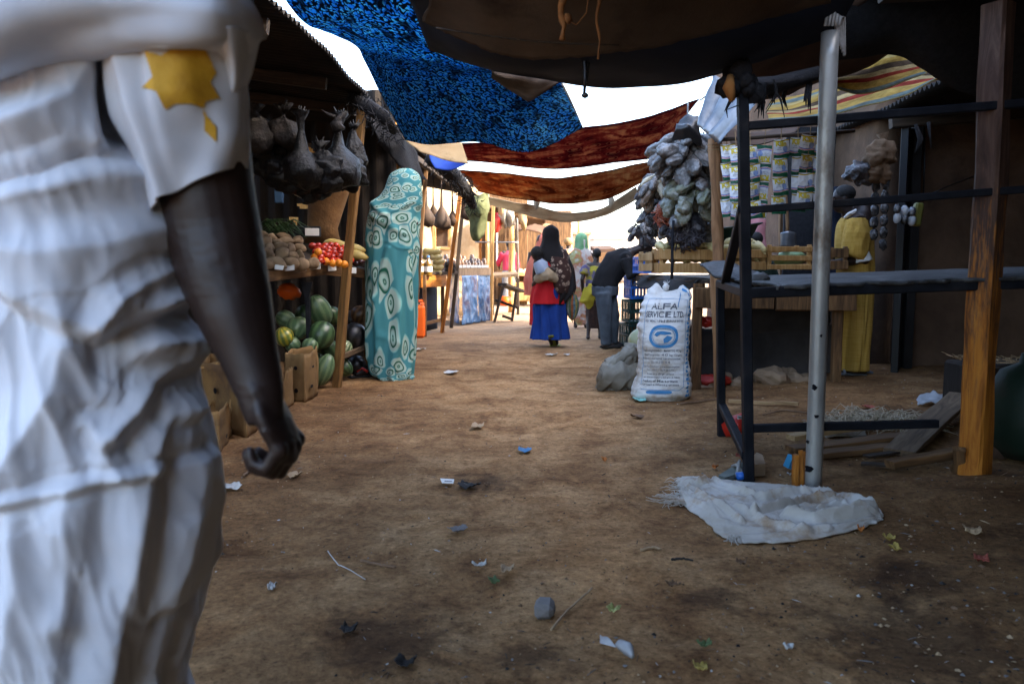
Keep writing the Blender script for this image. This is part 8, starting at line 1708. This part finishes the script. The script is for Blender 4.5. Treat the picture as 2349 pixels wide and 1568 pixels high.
for i, it in enumerate((('paper_scrap', 677, 1096, 30, 12, 'tan', 'tan paper scrap right of the dark hand, on the open ground', 'paper'), ('crumpled_tissue', 533, 1122, 48, 16, 'white', 'crumpled white tissue beside the robe at hand level', 'tissue'), ('paper_scrap', 625, 1355, 20, 14, 'white', 'small square white paper alone in the dark left foreground', 'paper'),
    ('fruit_peel', 1408, 1408, 34, 14, 'lime', 'yellow green peel right of the long thin stick', 'peel'), ('leaf', 1132, 1342, 26, 18, 'green', 'dull green leaf below the brown wood chip', 'leaf'), ('wood_chip', 1163, 1316, 36, 18, 'tan', 'light brown wood chip in the middle foreground', 'wood chip'), ('plastic_scrap', 1204, 1038, 40, 10, 'blue', 'crumpled sky blue plastic in the middle of the street', 'plastic'),
    ('paper_scrap', 1035, 857, 32, 8, 'white', 'white paper strip in the street right of the turquoise wrap', 'paper'), ('crumpled_paper', 960, 804, 30, 12, 'white', 'crumpled white paper at the foot of the orange jerrycan', 'paper'), ('paper_scrap', 1266, 816, 26, 8, 'white', 'left white scrap just behind the woman in blue', 'paper'), ('paper_scrap', 1300, 816, 14, 7, 'white', 'right white scrap just behind the woman in blue', 'paper'),
    ('cardboard_scrap', 1097, 981, 36, 12, 'tan', 'brown cardboard scrap on the pale middle of the street', 'cardboard'), ('fruit_peel', 1386, 1060, 12, 5, 'orange', 'tiny orange peel in mid street', 'peel'), ('fruit_peel', 1640, 1078, 14, 8, 'orange', 'orange peel bit left of the iron upright', 'peel'), ('fruit_peel', 1606, 1543, 40, 20, 'yellow', 'yellow peel on the dark wet patch at the bottom', 'peel'), ('fruit_peel', 2038, 1242, 26, 20, 'yellow', 'upper yellow peel right of the torn white sack', 'peel'), ('fruit_peel', 2052, 1267, 24, 14, 'yellow', 'lower yellow peel right of the torn white sack', 'peel'), ('fruit_peel', 1974, 1222, 18, 12, 'orange', 'orange peel at the lower right hem of the torn white sack', 'peel'),
    ('dry_leaf', 2230, 1225, 48, 18, 'tan', 'curled tan leaf on the ground near the right edge', 'leaf'), ('dry_leaf', 2250, 1290, 40, 22, 'red', 'reddish brown leaf near the right edge', 'leaf'), ('plastic_scrap', 1466, 921, 30, 8, 'aqua', 'mint green plastic at the left foot of the printed sack', 'plastic'), ('paper_scrap', 1506, 916, 40, 8, 'white', 'white paper pinched under the printed sack', 'paper'), ('rag_scrap', 1075, 1120, 60, 14, 'black', 'black rag strip on the ground behind the printed card', 'rag'), ('rag_scrap', 1050, 1222, 50, 14, 'grey', 'grey green scrap left of mid foreground', 'rag'), ('leaf_scrap', 1100, 1305, 40, 8, 'white', 'pale torn scrap above the brown wood chip', 'scrap'),
    ('food_scrap', 1700, 1052, 26, 10, 'red', 'reddish food scrap in front of the far iron leg', 'scrap'), ('rag_scrap', 930, 1530, 60, 26, 'black', 'black scrap at the bottom of the street', 'rag'), ('rag_scrap', 800, 1455, 44, 20, 'black', 'black scrap in the dark left foreground', 'rag'), ('food_scrap', 1118, 640 + 480, 14, 8, 'brown', 'brown crumb beside the black rag strip', 'scrap'), ('food_scrap', 1462, 960, 26, 8, 'brown', 'brown shred on the street below the grey sack', 'scrap'), ('food_scrap', 1615, 1490, 40, 12, 'green', 'wilted green stalk near the yellow peel', 'stalk'), ('food_scrap', 1540, 1350, 30, 12, 'brown', 'dark brown shred below the torn white sack', 'scrap'), ('paper_scrap', 1808, 1497, 24, 10, 'white', 'white scrap at the lower right', 'paper'), ('food_scrap', 1700, 1300, 30, 10, 'brown', 'dark stalk below the hem of the torn white sack', 'scrap'), ('onion_skin', 1990, 938, 22, 10, 'red', 'red onion skin behind the foot rail', 'skin'))):
    scrap(*it, ang=R.uniform(-.6, .6), seed=i * 1.7)
pc = thing('printed_card', gpx(1026, 1111), 'white printed card lying in the middle of the street', 'card')
cc_ = [gpx(1010, 1106, .01), gpx(1042, 1109, .012), gpx(1040, 1117, .01), gpx(1014, 1116, .01)]; build(MB().prism(cc_, (0, 0, .003)), 'sheet', MT['paper'], pc)
pm = MB()
for i in range(6): a = cc_[3].lerp(cc_[2], .25 + .11 * i) + V((0, .022, .005)); pm.box(a, (.007, .012, .001))
build(pm, 'print_marks', MT['ink_dark'], pc)
build(MB().box(gpx(1250, 1413, .02), (.055, .075, .05), Matrix.Rotation(-.2, 3, 'Z'), ch=.012, jit=.004), 'brick_bit', cols_['grey'], None, 'grey block of stone in the middle foreground', 'stone')
def stick(pts, r_, m_, lab, name='stick'):
    q = [gpx(*p, .004) for p in pts]; build(MB().tube([crow(q, i / 14) + V((0, 0, .004 * noise.noise(V((i * .7, pts[0][0], 0))))) for i in range(15)], [r_ * (1 - .35 * i / 14) for i in range(15)], 7), name, cols_[m_], None, lab, name)
stick([(1265, 1452), (1300, 1410), (1335, 1378), (1358, 1356)], .004, 'tan', 'long thin straight stick in the middle foreground'); stick([(828, 1293), (870, 1302), (908, 1308)], .006, 'brown', 'brown stick in the left foreground'); stick([(560, 1096), (575, 1082), (590, 1070)], .008, 'brown', 'short brown stick below the dark hand'); stick([(752, 1270), (775, 1300), (800, 1312), (838, 1336)], .0019, 'white', 'pale wavy string in the left foreground', 'string'); stick([(1470, 1268), (1500, 1262), (1516, 1266)], .006, 'tan', 'short tan straw left of the torn white sack'); stick([(1540, 1290), (1565, 1288), (1590, 1292)], .005, 'black', 'black twig below the torn white sack'); stick([(1560, 930), (1620, 922), (1660, 916)], .008, 'brown', 'dark root on the ground right of the printed sack', 'root'); stick([(1750, 955), (1800, 945), (1850, 950), (1880, 940)], .006, 'brown', 'dark wiry root behind the steel pole', 'root')
tpz = MB().grid(lambda u, v_: gpx(lerp(1376, 1412, u) , lerp(1500 - 10 * (1 - u), 1470 + 28 * u, v_), .012 + .016 * math.sin(math.pi * u) * math.sin(math.pi * v_)), 10, 8); tpz.tube([gpx(1412, 1494, .012), gpx(1422, 1500, .02), gpx(1440, 1512, .022), gpx(1450, 1522, .012)], [.004, .014, .017, .006], 10, nz=.4, ns=20)
build(tpz, 'twisted_wrapper', MT['plastic_clear'], None, 'twisted clear plastic wrapper near the bottom of the street', 'wrapper')
# ---- crumbs, straw and pebbles nobody could count
deb = MB(); mats_ = ['tan', 'brown', 'black', 'white', 'grey', 'green']
pick = [0, 0, 0, 1, 1, 1, 1, 2, 2, 2, 2, 4, 0, 1, 1, 2, 4, 1, 2, 2, 1, 4, 3]
for i in range(8200):
    y = 1.75 + 9.5 * R.random() ** 1.6; x = R.uniform(-.66, .66) * y + .1
    if y < 2.6 and x < -.45: continue
    if x < -1.5 and y > 5: continue
    edge_b = 1.0 if x > 1.0 else .55
    if x < .9 and abs(x + .1) < .8 and R.random() < .35: continue
    s_ = R.uniform(.0022, .0075) * (1.8 if R.random() < .10 else 1) * edge_b ** .5
    z = gz(x, y) + .010 * noise.noise(V((x * 9, y * 9, 2))) + .004 * noise.noise(V((x * 23, y * 23, 7))); m_ = R.choice(pick); a = R.uniform(0, 6.28); c = V((x, y, z + .003))
    if R.random() < .35:      # straw
        d = V((math.cos(a), math.sin(a), R.uniform(-.08, .15))) * s_ * R.uniform(2, 6); w_ = V((-math.sin(a), math.cos(a), 0)) * s_ * .22
        deb.add([c - w_, c + w_, c + d + w_, c + d - w_, c + d * .5 + V((0, 0, s_ * .35))], [(0, 1, 4), (1, 2, 4), (2, 3, 4), (3, 0, 4)], m_, False)
    else:                     # crumb
        pts = [c + V((math.cos(a + q * 1.256) * s_ * R.uniform(.6, 1.2), math.sin(a + q * 1.256) * s_ * R.uniform(.5, 1.1), R.uniform(-.002, .002))) for q in range(5)]
        deb.add(pts + [c + V((0, 0, s_ * R.uniform(.3, .9)))], [(q, (q + 1) % 5, 5) for q in range(5)], m_, False)
build(deb, 'litter_crumbs', [cols_[k] for k in mats_], None, kind='stuff', loc=(0, 0, 0))
peb = MB()
for i in range(260):
    y = 1.8 + 8 * R.random() ** 1.5; x = R.uniform(-.62, .66) * y
    if y < 2.6 and x < -.4: continue
    s_ = R.uniform(.0025, .006); z = gz(x, y) + .010 * noise.noise(V((x * 9, y * 9, 2))); peb.ell((x, y, z + s_ * .15), (s_ * R.uniform(.8, 1.4), s_, s_ * .6), 7, nz=.3, seed=i)
build(peb, 'pebbles', M('dull pebble', [(.12, .075, .045), (.2, .135, .085)], rough=.9), None, kind='stuff', loc=(0, 0, 0))
